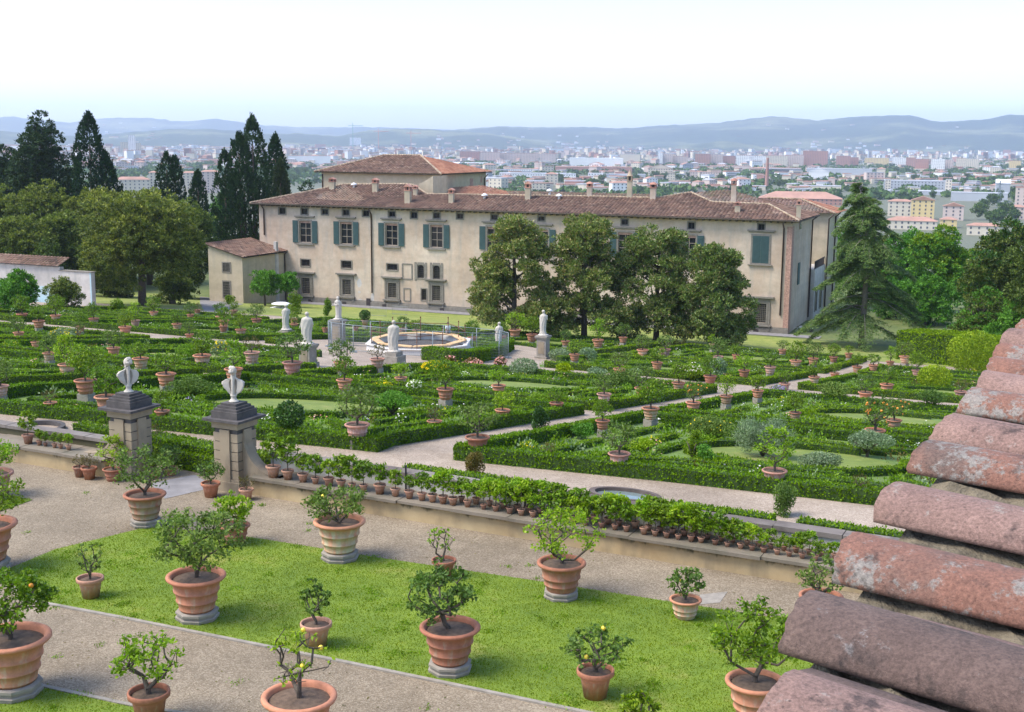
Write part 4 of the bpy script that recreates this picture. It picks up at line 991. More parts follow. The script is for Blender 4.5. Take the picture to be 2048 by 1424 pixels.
# oval pond rims
def pond(pc,rx,ry,z,lab,water=True,nm='oval_pond'):
    X,Y,_=pc; t=empty(nm,(X,Y,z-.7),-TH); tag(t,lab,'pond'); mb=MB(); n=36
    pr=[(1.0,-.8),(1.0,-.14),(1.07,-.12),(1.07,0),(.9,0),(.89,-.1),(.88,-.5)]
    mb.lathe([(r,zz+.7) for r,zz in pr],n,0,sm=False)
    mb.v=[(a*rx,b*ry,c) for a,b,c in mb.v]
    mb.obj('rim',[M['coping'] if water else M['dstone']],t,(0,0,0))
    mb=MB(); mb.poly([(.89*rx*math.cos(2*math.pi*k/n),.89*ry*math.sin(2*math.pi*k/n),.7-(.09 if water else .3)) for k in range(n)])
    mb.obj('water',[M['water'] if water else M['mortar0']],t,(0,0,0))
M['mortar0']=plain('dark_basin_bed',(.08,.075,.07),.9,0,.4,4)
c=P(1250,987,z=13.02); pond((c[0],c[1],0),.92,.50,13.03,'round stone basin of pale water set behind the terrace wall')
c=P(72,852,z=12.6); pond((c[0],c[1],0),.86,.86,12.6,'round dark stone basin beside the path left of the gate',False,'stone_basin')
# ---------------------------------------------------------------- gate pillars with busts
def fold_bust(lab,loc,rz,s,turn):
    """marble bust: one lofted surface for socle, torso shell, neck and head"""
    t=empty('marble_bust',loc,rz); tag(t,lab,'bust')
    mb=MB()
    mb.lathe([(.13,0),(.15,.01),(.15,.04),(.12,.06),(.085,.10),(.075,.15),(.10,.20),(.085,.23)],18,0,cap=True)
    # torso: cross sections (z, half width, half depth, y offset)
    secs=[(.19,.07,.06,0),(.25,.12,.09,.0),(.33,.20,.13,.01),(.42,.27,.16,.015),(.52,.31,.17,.015),(.61,.31,.155,.01),(.67,.25,.13,0),(.71,.14,.10,0),(.74,.085,.08,-.005),(.79,.075,.075,-.01),(.83,.08,.085,-.015)]
    n=24; vs=[];fs=[]
    for j,(z,a,b,yo) in enumerate(secs):
        for q_ in (1,.38):      # outer and inner skin, open at the back
            for k in range(n+1):
                th=math.pi*(-.08-.0)+math.pi*1.16*k/n+math.pi; f=1+(.07*math.sin(th*5+z*14)+.05*math.sin(th*9-z*20))*(1 if .26<z<.7 else 0)*(q_==1)
                vs.append((a*f*q_*math.cos(th)*1.08,yo+b*f*q_*math.sin(th)*1.15,z+(.03*math.sin(th*3+1) if .26<z<.6 else 0)))
    m_=n+1; ns_=len(secs)
    for j in range(ns_-1):
        for k in range(n):
            a_=j*2*m_+k; b_=a_+2*m_; fs.append((a_,a_+1,b_+1,b_)); fs.append((a_+m_,b_+m_,b_+m_+1,a_+m_+1))
        for k in (0,n):
            a_=j*2*m_+k; b_=a_+2*m_; fs.append((a_,b_,b_+m_,a_+m_))
    for j in (0,ns_-1):
        for k in range(n): a_=j*2*m_+k; fs.append((a_,a_+m_,a_+m_+1,a_+1))
    mb.add(vs,fs,0,True)
    mb.tube([(0,.03,.15),(0,.05,.4),(0,.03,.62),(0,0,.80)],[.06,.05,.055,.07],8)
    # drapery strap across the chest
    mb.tube([(-.24,-.12,.60),(-.10,-.17,.52),(.06,-.17,.42),(.15,-.10,.36)],[.035,.04,.04,.025],8)
    mb.tube([(.22,-.10,.62),(.10,-.17,.55),(.0,-.175,.47)],[.03,.035,.02],8)
    # head
    hd=Vector((.0,-.01,.95)); mb.ball(hd,(.10,.12,.14),16,12)
    mb.tube([(0,-.095,.985),(0,-.128,.93),(0,-.10,.915)],[.012,.02,.012],6)
    mb.ball((0,-.085,.875),(.04,.035,.03),8,6); mb.ball((.09,.0,.945),(.015,.022,.035),6,5); mb.ball((-.09,.0,.945),(.015,.022,.035),6,5)
    rb_=random.Random(4)
    for q in range(46):     # curls
        u_=rb_.uniform(-1.2,1.2); w_=rb_.uniform(-.5,1.5); mb.ball((.104*math.sin(u_)*math.cos(w_*.6),.025+.112*math.cos(u_)*math.cos(w_)*.9,.965+.128*math.sin(w_)),(.032,.032,.028),6,5)
    mb.ball((0,.13,.94),(.055,.05,.05),8,6)
    # turn the head
    c_,s_=math.cos(turn),math.sin(turn)
    mb.v=[((x*c_-y*s_,x*s_+y*c_,z) if z>.79 else (x,y,z)) for x,y,z in mb.v]
    o=mb.obj('figure',[M['marble']],t,(0,0,0)); o.scale=(s,s,s)
    md=o.modifiers.new('r','REMESH'); md.mode='VOXEL'; md.voxel_size=.009; md.use_smooth_shade=True
    return t
def pillar(x,by,ytop,lab,buttress):
    p=P(x,by,z=12); s=pxm(*p); w_=.86
    t=empty('gate_pillar',p,-TH); tag(t,lab,'pillar','stone pillars of the garden gate')
    h=2.06
    mb=MB(); mb.box((0,0,.14),(w_+.14,w_+.14,.30)); mb.box((0,0,.33),(w_+.06,w_+.06,.08)); mb.obj('base',[M['sand']],t,(0,0,0))
    mb=MB(); zz=.37; i=0
    while zz<h-.35:
        mb.box((0,0,zz+.132),(w_-.006*(i%3),w_-.006*(i%2),.245)); zz+=.27; i+=1
    mb.box((0,0,(.36+h-.1)/2),(w_-.07,w_-.07,h-.46),1); mb.box((.0,-w_/2-.02,h/2),(.34,.05,h-.5)); mb.box((w_/2+.02,0,h/2),(.05,.34,h-.5))
    mb.obj('shaft',[M['sand'],M['dstone']],t,(0,0,0))
    mb=MB(); mb.box((0,0,h-.14),(w_+.06,w_+.06,.16)); mb.box((0,0,h-.03),(w_+.16,w_+.16,.06)); mb.obj('neck',[M['sand']],t,(0,0,0))
    mb=MB(); mb.box((0,0,h+.035),(w_+.42,w_+.42,.07)); z=h+.07
    mb.box((0,0,z+.10),(.92,.92,.2)); z+=.2
    for k,a in enumerate((.82,.68,.54)):
        mb.box((0,0,z+.035),(a,a,.07)); z+=.07
    mb.obj('stepped_cap',[M['dstone']],t,(0,0,0))
    if buttress:
        mb=MB(); pts=[(w_/2,.0)]; n=14
        prof=[(w_/2,1.7)]+[(w_/2+1.15*(1-math.cos(a))+.12*0, .55+1.15*(1-math.sin(a))) for a in [math.pi/2*k/n for k in range(n+1)]]+[(w_/2+1.3,.55),(w_/2+1.3,0),(w_/2,0)]
        vs=[(a,-.2,b) for a,b in prof]+[(a,.2,b) for a,b in prof]; m_=len(prof)
        sgn=buttress
        vs=[(a*sgn,b,c) for a,b,c in vs]
        mb.add(vs,[tuple(range(m_)),tuple(range(m_,2*m_))[::-1]]+[(k,(k+1)%m_,m_+(k+1)%m_,m_+k) for k in range(m_)])
        mb.obj('scroll_buttress',[M['sand']],t,(0,0,0))
    return t,z
p1,z1=pillar(265,950,0,'left gate pillar of pale sandstone with dark stepped cap',-1)
p2,z2=pillar(473,975,0,'right gate pillar with a curved scroll buttress on its right',1)
fold_bust('marble bust turned to the left on the left gate pillar',Vector(p1.location)+Vector((0,0,z1)),R(215),.95,R(35))
fold_bust('white marble bust seen from behind on the right gate pillar',Vector(p2.location)+Vector((0,0,z2)),R(172),.95,R(-8))
# ---------------------------------------------------------------- stone stands and large terrace pots
def stone_stand(loc,d,lab,sq=8):
    mb=MB(); n=sq
    pr=[(.0,0),(.36,0),(.37,.05),(.33,.06),(.335,.10),(.36,.11),(.36,.145),(.30,.16),(0,.16)]
    mb.lathe(pr,n,0,sm=False); o=mb.obj('stone_stand',[M['stone']]); o.location=loc; o.scale=(d,d,d); o.rotation_euler=(0,0,.3)
    tag(o,lab,'pot stand','stone stands under the big terrace pots'); return .15*d
def bigpot(x,ry,wd,by,kind,stand,mt,top,x0,x1,seed,nl,lab,slab=None,lean=(0,0),fruit=None,nf=0,levels=4,spread=.85,L=.085,W=.045,bark='bark',first=.2,tr=.05,bare=0,clump=.10,droop=0,nb=(3,4),twist=.3):
    p=P(x,by-wd*.10,z=12.02 if by>1050 else 12.0); s=pxm(*p); dia=wd/s; z=p[2]
    if stand: z+=stone_stand(p,dia,slab or '')-.005
    h=max(.3,(ry-top)/s*1.03); W_=(x1-x0)/s
    cx=((x0+x1)/2-x)/s
    pl=tree_meshes('c%d'%seed,seed,h+.08,W_,tr,M[mt],M[bark],nl,L,W,levels,spread,first,lean,droop,clump,nb,twist,fruit=M[fruit] if fruit else None,nfruit=nf,bare=bare)
    t=potted('potted_citrus',kind,(p[0],p[1],z),dia,pl,lab,'potted tree','large citrus pots on the upper terrace')
    for ch in t.children:
        if ch.name.split('.')[0] in ('foliage','fruit'): pass
    return t
BP=[
(292,1000,84,1057,'tall',1,'citrus_g',905,232,372,41,1500,'buff banded pot with a crooked dark-stemmed citrus at the tip of the lawn','stone stand at the tip of the lawn',(.0,0),None,0),
(395,1168,118,1247,'tall_or',1,'citrus_g',1035,292,482,42,3300,'big banded terracotta pot with wide gnarled citrus on the left of the lawn','stone stand under the wide gnarled citrus',(.1,0),None,0),
(470,1045,63,1092,'conca',0,'citrus_y',985,430,512,43,1300,'banded pot with bright young citrus just behind the wide gnarled one',None,(0,0),None,0),
(680,1052,104,1127,'tall',1,'citrus_g',985,598,738,44,1900,'buff banded pot with low spreading citrus and one lemon','stone stand under the low spreading citrus',(-.25,0),'lemon',1),
(182,1162,54,1199,'flower',0,'citrus_g',1088,148,206,45,230,'small plain pot with a sparse little tree on the left of the lawn',None,(0,0),None,0),
(633,1252,64,1297,'flower',0,'citrus_g',1165,603,678,46,620,'medium pale pot with a narrow upright citrus in the middle of the lawn',None,(0,0),None,0),
(888,1127,50,1160,'flower_or',0,'citrus_y',1062,855,925,47,130,'small pot with a nearly bare twiggy citrus at the gravel edge',None,(-.2,0),None,0),
(900,1250,122,1352,'tall_or',1,'citrus_g',1125,772,915,48,1900,'largest banded pot with citrus leaning to the left in mid lawn','octagonal stone stand in the middle of the lawn',(-.5,0),None,0),
(1122,1122,98,1203,'conca',1,'citrus_y',1018,1032,1192,49,1500,'orange banded pot with two-stemmed yellow-green citrus','stone stand under the two-stemmed yellow-green citrus',(.1,0),None,0),
(1370,1193,65,1241,'conca_buff',0,'citrus_g',1130,1332,1410,50,700,'stained pot with small citrus carrying one lemon at the top',None,(0,0),'lemon',1),
(1190,1342,76,1400,'flower_or',0,'citrus_g',1253,1112,1248,51,850,'plain pot with an open citrus and a lemon, front centre right',None,(0,0),'lemon',2),
(1508,1362,120,1440,'conca',0,'citrus',1210,1392,1582,52,2600,'wide smooth pot with dense citrus beside the roof tiles',None,(0,0),None,0),
(300,1398,84,1450,'flower_or',0,'citrus_y',1283,225,368,53,1000,'plain pot with a small umbrella-like citrus on the lower gravel',None,(-.1,0),None,0),
(600,1402,150,1490,'conca',0,'citrus_y',1262,525,665,54,260,'large pot with an almost leafless black-stemmed citrus at the bottom edge',None,(0,0),'lemon',3),
(28,1300,156,1400,'tall_or',1,'citrus',1160,-70,98,55,3600,'huge banded pot with an orange-bearing citrus at the lower left corner','stone stand under the huge pot at the lower left corner',(0,0),'orange',5),
(-25,1068,124,1150,'tall_or',1,'citrus',960,-120,40,56,1500,'banded pot cut by the left edge, on the upper left of the lawn','stone stand cut by the left edge above the corner',(0,0),None,0),
(-14,930,84,1002,'conca_pale',0,'citrus_y',868,-70,44,57,1500,'pinkish banded pot cut by the left edge near the gate',None,(0,0),None,0),
(1640,1188,88,1250,'conca',0,'citrus_g',1112,1588,1695,58,700,'orange pot with thin-branched citrus half hidden by the roof tiles',None,(0,0),None,0),
(1272,1455,90,1530,'conca',0,'citrus',1368,1222,1312,59,900,'citrus whose pot is cut off by the bottom edge, right of centre',None,(0,0),None,0),
]
for r in BP:
    x,ry,wd,by,kind,st,mt,top,x0,x1,seed,nl,lab,slab,lean,fr,nf=r
    bare=.0; lv=4
    if seed in (47,54): bare=.55
    if seed in (45,47,46): lv=3
    bigpot(x,ry,wd,by,kind,st,mt,top,x0,x1,seed,int(nl*.9),lab,slab,lean,fr,nf,levels=lv,bare=bare,L=.09,W=.05,tr=.05 if wd>70 else .03,clump=.105 if seed not in(45,46,47,54) else .08,spread=1.15 if wd>70 else .9,first=.10,twist=.42,nb=(2,4))
# gate pots
GP=[(179,943,32,962,'flower_or','p','dark red pot with a fine-leaved bush, on the gravel left of the gate'),(160,938,28,957,'flower','p','hidden pot with trailing green plant behind the dark red one'),
(227,944,41,966,'conca',7,'red pot with large-leaved bright lemon tree at the left gate pillar'),(340,944,33,954,'bowl',4,'low bowl lying in the gateway with leafy citrus'),(308,948,26,960,'flower',0,'pot tucked behind the right side of the left pillar'),
(422,970,39,998,'flower_or',1,'pot with pale variegated citrus at the foot of the right pillar'),(493,985,30,1003,'flower','p','small pot with grey-green bush at the base of the right pillar')]
for i,(x,ry,wd,by,kind,pl,lab) in enumerate(GP):
    p=P(x,by-wd*.12,z=12.0); dia=wd/pxm(*p); pm=CITP if pl=='p' else CIT[pl]
    potted('potted_plant',kind,p,dia,pm,lab,'potted plant','pots around the garden gate',rz=i,ps=(.62 if pl!=7 else .62)*dia/.5)
# ---------------------------------------------------------------- rows of small pots on the bench
rngp=random.Random(11)
YG=[tree_meshes('seedling%d'%i,60+i,h,w_,.012,M[mt],M['bark'],nl,.10,.045,2,.55,.45,clump=.2,nb=(2,3)) for i,(mt,h,w_,nl) in enumerate([('citrus',.62,.44,380),('citrus_y',.6,.42,340),('citrus',.72,.5,480),('citrus',.55,.4,300),('citrus_y',.7,.46,400),('citrus',.5,.4,260)])]
XS=[(548,30),(577,25),(607,22),(632,17),(659,22),(683,20),(705,16),(728,17),(760,25),(791,20),(819,20),(844,19),(865,20),(886,20),(906,20),(923,14),(935,17),(952,17),(967,13),(979,14),(991,15),(1007,16),(1019,16),(1034,15),(1042,16),(1057,15),(1065,15),(1080,15),(1092,15),(1105,15),(1118,16),(1131,15),(1144,16),(1157,15),(1170,16),(1188,18),(1203,14),(1215,17),(1229,14),(1237,14),(1252,15),(1269,18),(1287,17),(1296,14),(1309,15),(1319,14),(1332,15),(1344,15),(1355,13),(1367,16),(1381,15),(1387,14),(1401,15),(1414,13),(1429,14),(1441,12),(1453,12),(1464,13),(1480,14),(1493,12),(1503,14),(1516,13),(1526,14),(1540,12),(1553,14),(1566,14),(1577,14),(1590,14),(1603,14),(1616,13),(1629,14),(1641,14),(1654,14),(1667,13)]
ORD=['first','second','third','fourth','fifth','sixth','seventh','eighth','ninth','tenth']
def ordn(i):
    if i<=10: return ORD[i-1]
    return '%d%s'%(i,'st' if i%10==1 and i!=11 else 'nd' if i%10==2 and i!=12 else 'rd' if i%10==3 and i!=13 else 'th')
for i,(x,wd) in enumerate(XS):
    row=(i%2 if x>915 else 0); vv=VB+.22+.34*row
    d=ray(x,1000); p=vplane(x,1000+(x-550)*.13,xy(0,vv)+(0,),(ST,CT)); p=(p[0],p[1],LZ)
    dia=wd/pxm(*p)*1.02; k=rngp.randrange(6) if i>2 else 2
    sz=rngp.uniform(.8,1.35)*(1.0 if x<1400 else .82 if x<1500 else .6)*(1.25 if i<2 else 1)
    col=['leafy','bushy','tall leafy','small','pale green','thin'][k]
    t=potted('small_potted_citrus','flower',p,dia,YG[k],'%s seedling in a small clay pot, %s on the long bench from the gate'%(col,ordn(i+1)),'potted plant','small pots lined up on the bench wall',rz=rngp.uniform(0,6),ps=sz)
    t.rotation_euler=(rngp.uniform(-.03,.03),rngp.uniform(-.03,.03),rngp.uniform(0,6))
for x,wd,k,lab in [(57,24,2,'largest clay pot on the crumbling bench left of the gate'),(79,13,3,'small red clay pot right of the largest one on the left bench'),(91,9,5,'tiny pale clay pot, third on the left bench'),(109,11,5,'tiny red clay pot in the middle of the left bench'),(121,11,5,'tiny dark clay pot on the left bench, second from its right end'),(137,12,1,'small clay pot with orange flowers at the right end of the left bench')]:
    p=vplane(x,890,xy(0,VBL+.35)+(0,),(ST,CT)); p=(p[0],p[1],LZ); dia=wd/pxm(*p)
    potted('small_potted_citrus','flower',p,dia,YG[k],lab,'potted plant','pots on the bench left of the gate',ps=.7 if wd<20 else 1.1)
# ---------------------------------------------------------------- statues
def statue(x,yb,yf,yt,lab,rz,arm=0,ped=True,plab=None,pw=.95):
    """x; pedestal foot y; figure foot y; head top y"""
    p=P(x,yb); s=pxm(*p); ph=(yb-yf)/s/.97; fh=(yf-yt)/s/.97
    t=empty('statue_pedestal',p,-TH); tag(t,plab,'pedestal','stone pedestals of the garden statues')
    mb=MB()
    if ph>.9:
        mb.box((0,0,.10),(pw,pw,.28)); mb.box((0,0,ph*.5+.05),(pw*.76,pw*.76,ph-.3)); mb.box((0,-pw*.38-.006,ph*.5),(pw*.5,.03,ph*.5),1)
        mb.box((0,0,ph-.17),(pw*.9,pw*.9,.1)); mb.box((0,0,ph-.06),(pw,pw,.12))
    else:
        mb.box((0,0,ph*.35-.03),(pw*1.15,pw*1.15,ph*.7+.1)); mb.box((0,0,ph*.85),(pw*.85,pw*.85,ph*.32))
    mb.obj('plinth',[M['stone'],M['sand']],t,(0,0,0))
    g=empty('marble_statue',(p[0],p[1],p[2]+ph),rz); tag(g,lab,'statue','marble statues around the fountain')
    mb=MB(); H=fh
    mb.lathe([(.20,0),(.21,.03),(.20,.05)],14,0,c=(0,0,0),cap=True)
    ck=1.22 if arm in (2,) or 'back to us' in lab else .95
    secs=[(.03,.15,.13),(.08,.14,.125),(.2,.125*ck,.11),(.35,.13*ck,.112),(.47,.138*ck,.115),(.58,.142*ck,.108),(.68,.145*ck,.102),(.76,.145*ck,.10),(.80,.13*ck,.088),(.825,.095*ck,.07),(.845,.05,.05),(.865,.045,.047)]
    n=26; vs=[];fs=[]
    for z,a,b in secs:
        sway=.025*math.sin(z*4)
        for k in range(n):
            th=2*math.pi*k/n; f=1+(.10 if z<.5 else .05)*(z<.83)*math.sin(th*8+3*math.sin(z*5))*.7+.04*math.sin(th*3+z*9)*(z<.83)
            vs.append((a*f*math.cos(th)+sway,b*f*math.sin(th),z))
    for j in range(len(secs)-1):
        for k in range(n):
            q=j*n+k;r=j*n+(k+1)%n; fs.append((q,r,r+n,q+n))
    fs.append(tuple(range(n))[::-1]); fs.append(tuple((len(secs)-1)*n+k for k in range(n)))
    mb.add(vs,fs,0,True)
    mb.ball((.0,-.01,.925),(.056,.064,.075),12,9); mb.ball((0,.02,.945),(.064,.064,.06),10,7); mb.tube([(0,-.055,.945),(0,-.075,.925),(0,-.055,.915)],[.006,.012,.006],5)
    if arm==1:   # forearm held out to the right
        mb.tube([(.11,0,.77),(.15,.0,.66),(.16,-.08,.60)],[.036,.032,.026],8); mb.tube([(.17,-.08,.60),(.27,-.1,.60)],[.026,.02],8); mb.tube([(-.11,0,.77),(-.15,-.02,.65),(-.08,-.12,.62)],[.036,.032,.024],8)
        for q in range(5): mb.tube([(.27,-.1,.60),(.295,-.12+.012*q,.602-.004*abs(q-2))],[.007,.005],5)
    elif arm==2: # hand stretched to the side, lower
        mb.tube([(.13,0,.76),(.18,.0,.62),(.24,-.05,.5)],[.036,.032,.022],8); mb.tube([(-.13,0,.76),(-.17,0,.62),(-.13,-.1,.52)],[.036,.032,.024],8)
        for q in range(5): mb.tube([(.24,-.05,.5),(.265,-.07+.012*q,.485)],[.007,.005],5)
    else:        # arms folded at the waist
        mb.tube([(.12,0,.76),(.15,.0,.66),(.04,-.12,.62)],[.034,.032,.024],8); mb.tube([(-.12,0,.76),(-.15,0,.65),(-.03,-.13,.60)],[.034,.032,.024],8)
    mb.tube([(-.14,-.02,.78),(0,-.11,.66),(.12,-.08,.5),(.14,0,.3)],[.03,.03,.03,.02],7)
    o=mb.obj('figure',[M['marble']],g,(0,0,0)); o.scale=(H,H,H)
    md=o.modifiers.new('r','REMESH'); md.mode='VOXEL'; md.voxel_size=.011; md.use_smooth_shade=True
statue(573,668,660,610,'grey-white robed statue farthest to the left, facing away',R(190),0,plab='low pedestal of the farthest left statue')
statue(616,733,689,626,'white cloaked statue with back to us on a tall pedestal at the left',R(175),2,plab='tall pedestal of the cloaked statue at the left')
statue(677,690,640,595,'white statue holding a dish on the tallest pedestal behind the fence',R(20),1,plab='tallest stone pedestal at the left corner of the fence',pw=1.05)
statue(788,730,704,642,'mossy marble statue with its back to us in front of the fountain',R(180),0,plab='pedestal of the statue in front of the fountain')
statue(998,706,694,645,'slim marble statue at the right end of the steel fence',R(200),0,plab='low pedestal at the right end of the steel fence')
statue(1086,718,672,622,'white statue at the far right on a tall grey pedestal',R(160),0,plab='tall grey pedestal of the rightmost statue',pw=1.0)
# ---------------------------------------------------------------- fountain basin under repair
fc=P(838,706); t=empty('fountain_basin',fc,-TH,(.86,.86,.9)); tag(t,'large octagonal fountain basin wrapped in white sheeting','fountain')
mb=MB(); mb.lathe([(5.1,0),(5.0,.25),(4.7,.3),(4.6,.85),(4.75,.95),(4.7,1.02),(4.3,1.0),(4.2,.5),(0.01,.45)],8,0,sm=False,c=(0,0,0)); mb.obj('wrapped_rim',[M['tarp']],t,(0,0,0))
mb=MB(); rg2=random.Random(2)
for k in range(8):
    a=R(22.5+45*k); b=R(22.5+45*(k+1)); 
    mb.bar((3.9*math.cos(a),3.9*math.sin(a),1.16),(3.9*math.cos(b),3.9*math.sin(b),1.16),.6,.07)
mb.obj('timber_walkway',[M['plank']],t,(0,0,0))
mb=MB(); mb.lathe([(.0,.56),(4.15,.56)],8,0,sm=False); mb.obj('dark_inside',[M['dstone']],t,(0,0,0))
sc2=empty('scaffold',fc,-TH,(.86,.86,.95)); tag(sc2,'rusty tube scaffolding standing in the wrapped basin','scaffolding')
for k in range(10):
    a=R(36*k+10); r_=3.6 if k%2 else 4.2; X=r_*math.cos(a);Y=r_*math.sin(a)
    mb=MB(); mb.tube([(X,Y,.1),(X,Y,2.35)],.035,6); mb.ball((X,Y,2.38),.07,6,5); mb.obj('pole',[M['rust']],sc2,(0,0,0))
    a2=R(36*(k+1)+10); r2=3.6 if (k+1)%2 else 4.2
    mb=MB(); mb.tube([(X,Y,1.9),(r2*math.cos(a2),r2*math.sin(a2),1.9)],.03,5); mb.obj('rail',[M['rust']],sc2,(0,0,0))
# steel site fence
fe=P(837,706); t=empty('site_fence',fe); tag(t,'temporary steel mesh fence ringing the wrapped fountain','fence')
nP=14; Rf=6.7
for k in range(nP):
    a=2*math.pi*k/nP; b=2*math.pi*(k+1)/nP; A=(Rf*math.cos(a),Rf*math.sin(a));B=(Rf*math.cos(b),Rf*math.sin(b))
    za=gz(fe[0]+A[0],fe[1]+A[1])-fe[2]; zb=gz(fe[0]+B[0],fe[1]+B[1])-fe[2]
    mb=MB(); mb.tube([(A[0],A[1],za),(A[0],A[1],za+2.0)],.03,6); mb.box((A[0],A[1],za+.07),(.5,.22,.14)); mb.obj('post',[M['galv']],t,(0,0,0))
    mb=MB(); mb.tube([(A[0],A[1],za+1.98),(B[0],B[1],zb+1.98)],.022,5); mb.tube([(A[0],A[1],za+.2),(B[0],B[1],zb+.2)],.02,5)
    for q in range(1,22):
        f=q/22; X=A[0]+(B[0]-A[0])*f;Y=A[1]+(B[1]-A[1])*f;z_=za+(zb-za)*f; mb.bar((X,Y,z_+.2),(X,Y,z_+1.98),.006,.006)
    for q in range(1,9):
        h_=.2+q*.2; mb.bar((A[0],A[1],za+h_),(B[0],B[1],zb+h_),.006,.006)
    mb.obj('mesh_panel',[M['galv']],t,(0,0,0))
# worker: dark hair, white shirt, blue trousers
p=P(896,683); g=empty('person',p,R(30)); tag(g,'person with dark hair, white shirt and blue trousers standing inside the fence','person')
skin=plain('skin',(.45,.28,.2),.6,0,.05)
def skinned(name,verts,edges,rad,mat,parent,loc=(0,0,0),root=0,sub=1):
    me=bpy.data.meshes.new(name); me.from_pydata(verts,edges,[]); me.materials.append(mat); o=put(name,me,parent,loc)
    m=o.modifiers.new('skin','SKIN'); 
    for i,v in enumerate(me.skin_vertices[0].data): v.radius=(rad[i],rad[i]); v.use_root=(i==root)
    s_=o.modifiers.new('s','SUBSURF'); s_.levels=sub; s_.render_levels=sub
    for pl in me.polygons: pl.use_smooth=True
    return o
V=[(0,0,.95),(0,0,1.15),(0,0,1.38),(0,0,1.48),(0,-.01,1.56),(0,-.01,1.68),(.09,0,.9),(.10,-.02,.5),(.10,0,.08),(.10,-.14,.03),(-.09,0,.9),(-.11,.03,.5),(-.12,.05,.08),(-.12,-.09,.03),(.17,0,1.40),(.24,-.02,1.12),(.22,-.18,.92),(-.17,0,1.40),(-.25,-.02,1.12),(-.24,-.16,.90)]
Ed=[(0,1),(1,2),(2,3),(3,4),(4,5),(0,6),(6,7),(7,8),(8,9),(0,10),(10,11),(11,12),(12,13),(2,14),(14,15),(15,16),(2,17),(17,18),(18,19)]
Rd=[.13,.125,.14,.055,.075,.09,.09,.06,.045,.035,.09,.06,.045,.035,.06,.045,.03,.06,.045,.03]
for b_,(hx,hy,hz) in ((16,(.22,-.18,.92)),(19,(-.24,-.16,.90))):
    for q in range(5):
        i=len(V); V.append((hx+.022*(q-2),hy-.05,hz-.02)); Rd.append(.011); Ed.append((b_,i)); V.append((hx+.026*(q-2),hy-.09+.01*abs(q-2),hz-.04)); Rd.append(.008); Ed.append((i,i+1))
skinned('body',V,Ed,Rd,skin,g)
skinned('shirt',[(0,0,.98),(0,0,1.18),(0,0,1.39),(.18,0,1.41),(.25,-.02,1.16),(-.18,0,1.41),(-.26,-.02,1.16)],[(0,1),(1,2),(2,3),(3,4),(2,5),(5,6)],[.165,.155,.165,.08,.065,.08,.065],M['white'],g)
jeans=plain('blue_trousers',(.12,.2,.35),.8,0,.1)
skinned('trousers',[(0,0,.96),(.10,0,.86),(.105,-.02,.5),(.105,0,.12),(-.10,0,.86),(-.115,.03,.5),(-.125,.05,.12)],[(0,1),(1,2),(2,3),(0,4),(4,5),(5,6)],[.155,.115,.085,.07,.115,.085,.07],jeans,g)
mb=MB(); mb.ball((0,.012,1.705),(.105,.115,.105),12,8); mb.obj('hair',[M['dstone']],g,(0,0,0))
# white canopy on the lawn and crowd barriers
p=P(563,617); t=empty('garden_canopy',p,R(-20)); tag(t,'white lens-shaped canopy standing low on the lawn before the annex','canopy')
mb=MB(); mb.lathe([(.02,.55),(.6,.52),(1.0,.42),(1.08,.34),(.9,.28),(.02,.25)],20,0); mb.v=[(x*1.25,y*.9,z*1.3+.1) for x,y,z in mb.v]; mb.obj('canopy_top',[M['white']],t,(0,0,0))
mb=MB(); mb.box((0,0,.10),(2.6,1.2,.08)); mb.obj('base',[M['white']],t,(0,0,0)); mb=MB(); mb.tube([(0,0,.05),(0,0,.5)],.06,8); mb.obj('pole',[M['galv']],t,(0,0,0))
for x,y,lab in ((757,633,'steel crowd barrier leaning left before the villa wall'),(800,630,'steel crowd barrier right of the ball-shaped dark bush')):
    p=P(x,y); t=empty('crowd_barrier',p,R(-24)); tag(t,lab,'barrier','crowd barriers before the villa')
    mb=MB(); mb.tube([(-1.1,0,.12),(-1.1,0,1.1),(1.1,0,1.1),(1.1,0,.12),(-1.1,0,.12)],.02,6); mb.obj('frame',[M['galv']],t,(0,0,0))
    mb=MB()
    for q in range(1,14): mb.tube([(-1.1+2.2*q/14,0,.12),(-1.1+2.2*q/14,0,1.1)],.009,4)
    mb.obj('bars',[M['galv']],t,(0,0,0))
    for s_ in (-.8,.8):
        mb=MB(); mb.tube([(s_,-.3,.0),(s_,0,.12),(s_,.3,.0)],.02,5); mb.obj('foot',[M['galv']],t,(0,0,0))
# ---------------------------------------------------------------- the villa
FR=Vector(P(1575,668)); FR.z=0.0
_L=Vector(P(745,612)); VA=math.atan2(FR.y-_L.y,FR.x-_L.x)
ca,sa=math.cos(VA),math.sin(VA)
def tolocal(v): 
    x,y,z=v[0]-FR.x,v[1]-FR.y,v[2]-FR.z; return Vector((x*ca+y*sa,-x*sa+y*ca,z))
CL=tolocal((0,0,CZ))
def lray(x,y):
    d=ray(x,y); return Vector((d[0]*ca+d[1]*sa,-d[0]*sa+d[1]*ca,d[2]))
def lp(x,y,pt,n):
    d=lray(x,y); n=Vector(n); return CL+d*((Vector(pt)-CL).dot(n)/d.dot(n))
def fl(x,y,dep=0): return lp(x,y,(0,dep,0),(0,1,0))
def xl(x,y,px): return lp(x,y,(px,0,0),(1,0,0))
villa=empty('villa',FR,VA); tag(villa,'long two-storey Renaissance villa with beige plaster, teal shutters and clay tile roofs','villa')
def vput(mb,name,mats,par=None): return mb.obj(name,mats,par or villa,(0,0,0))
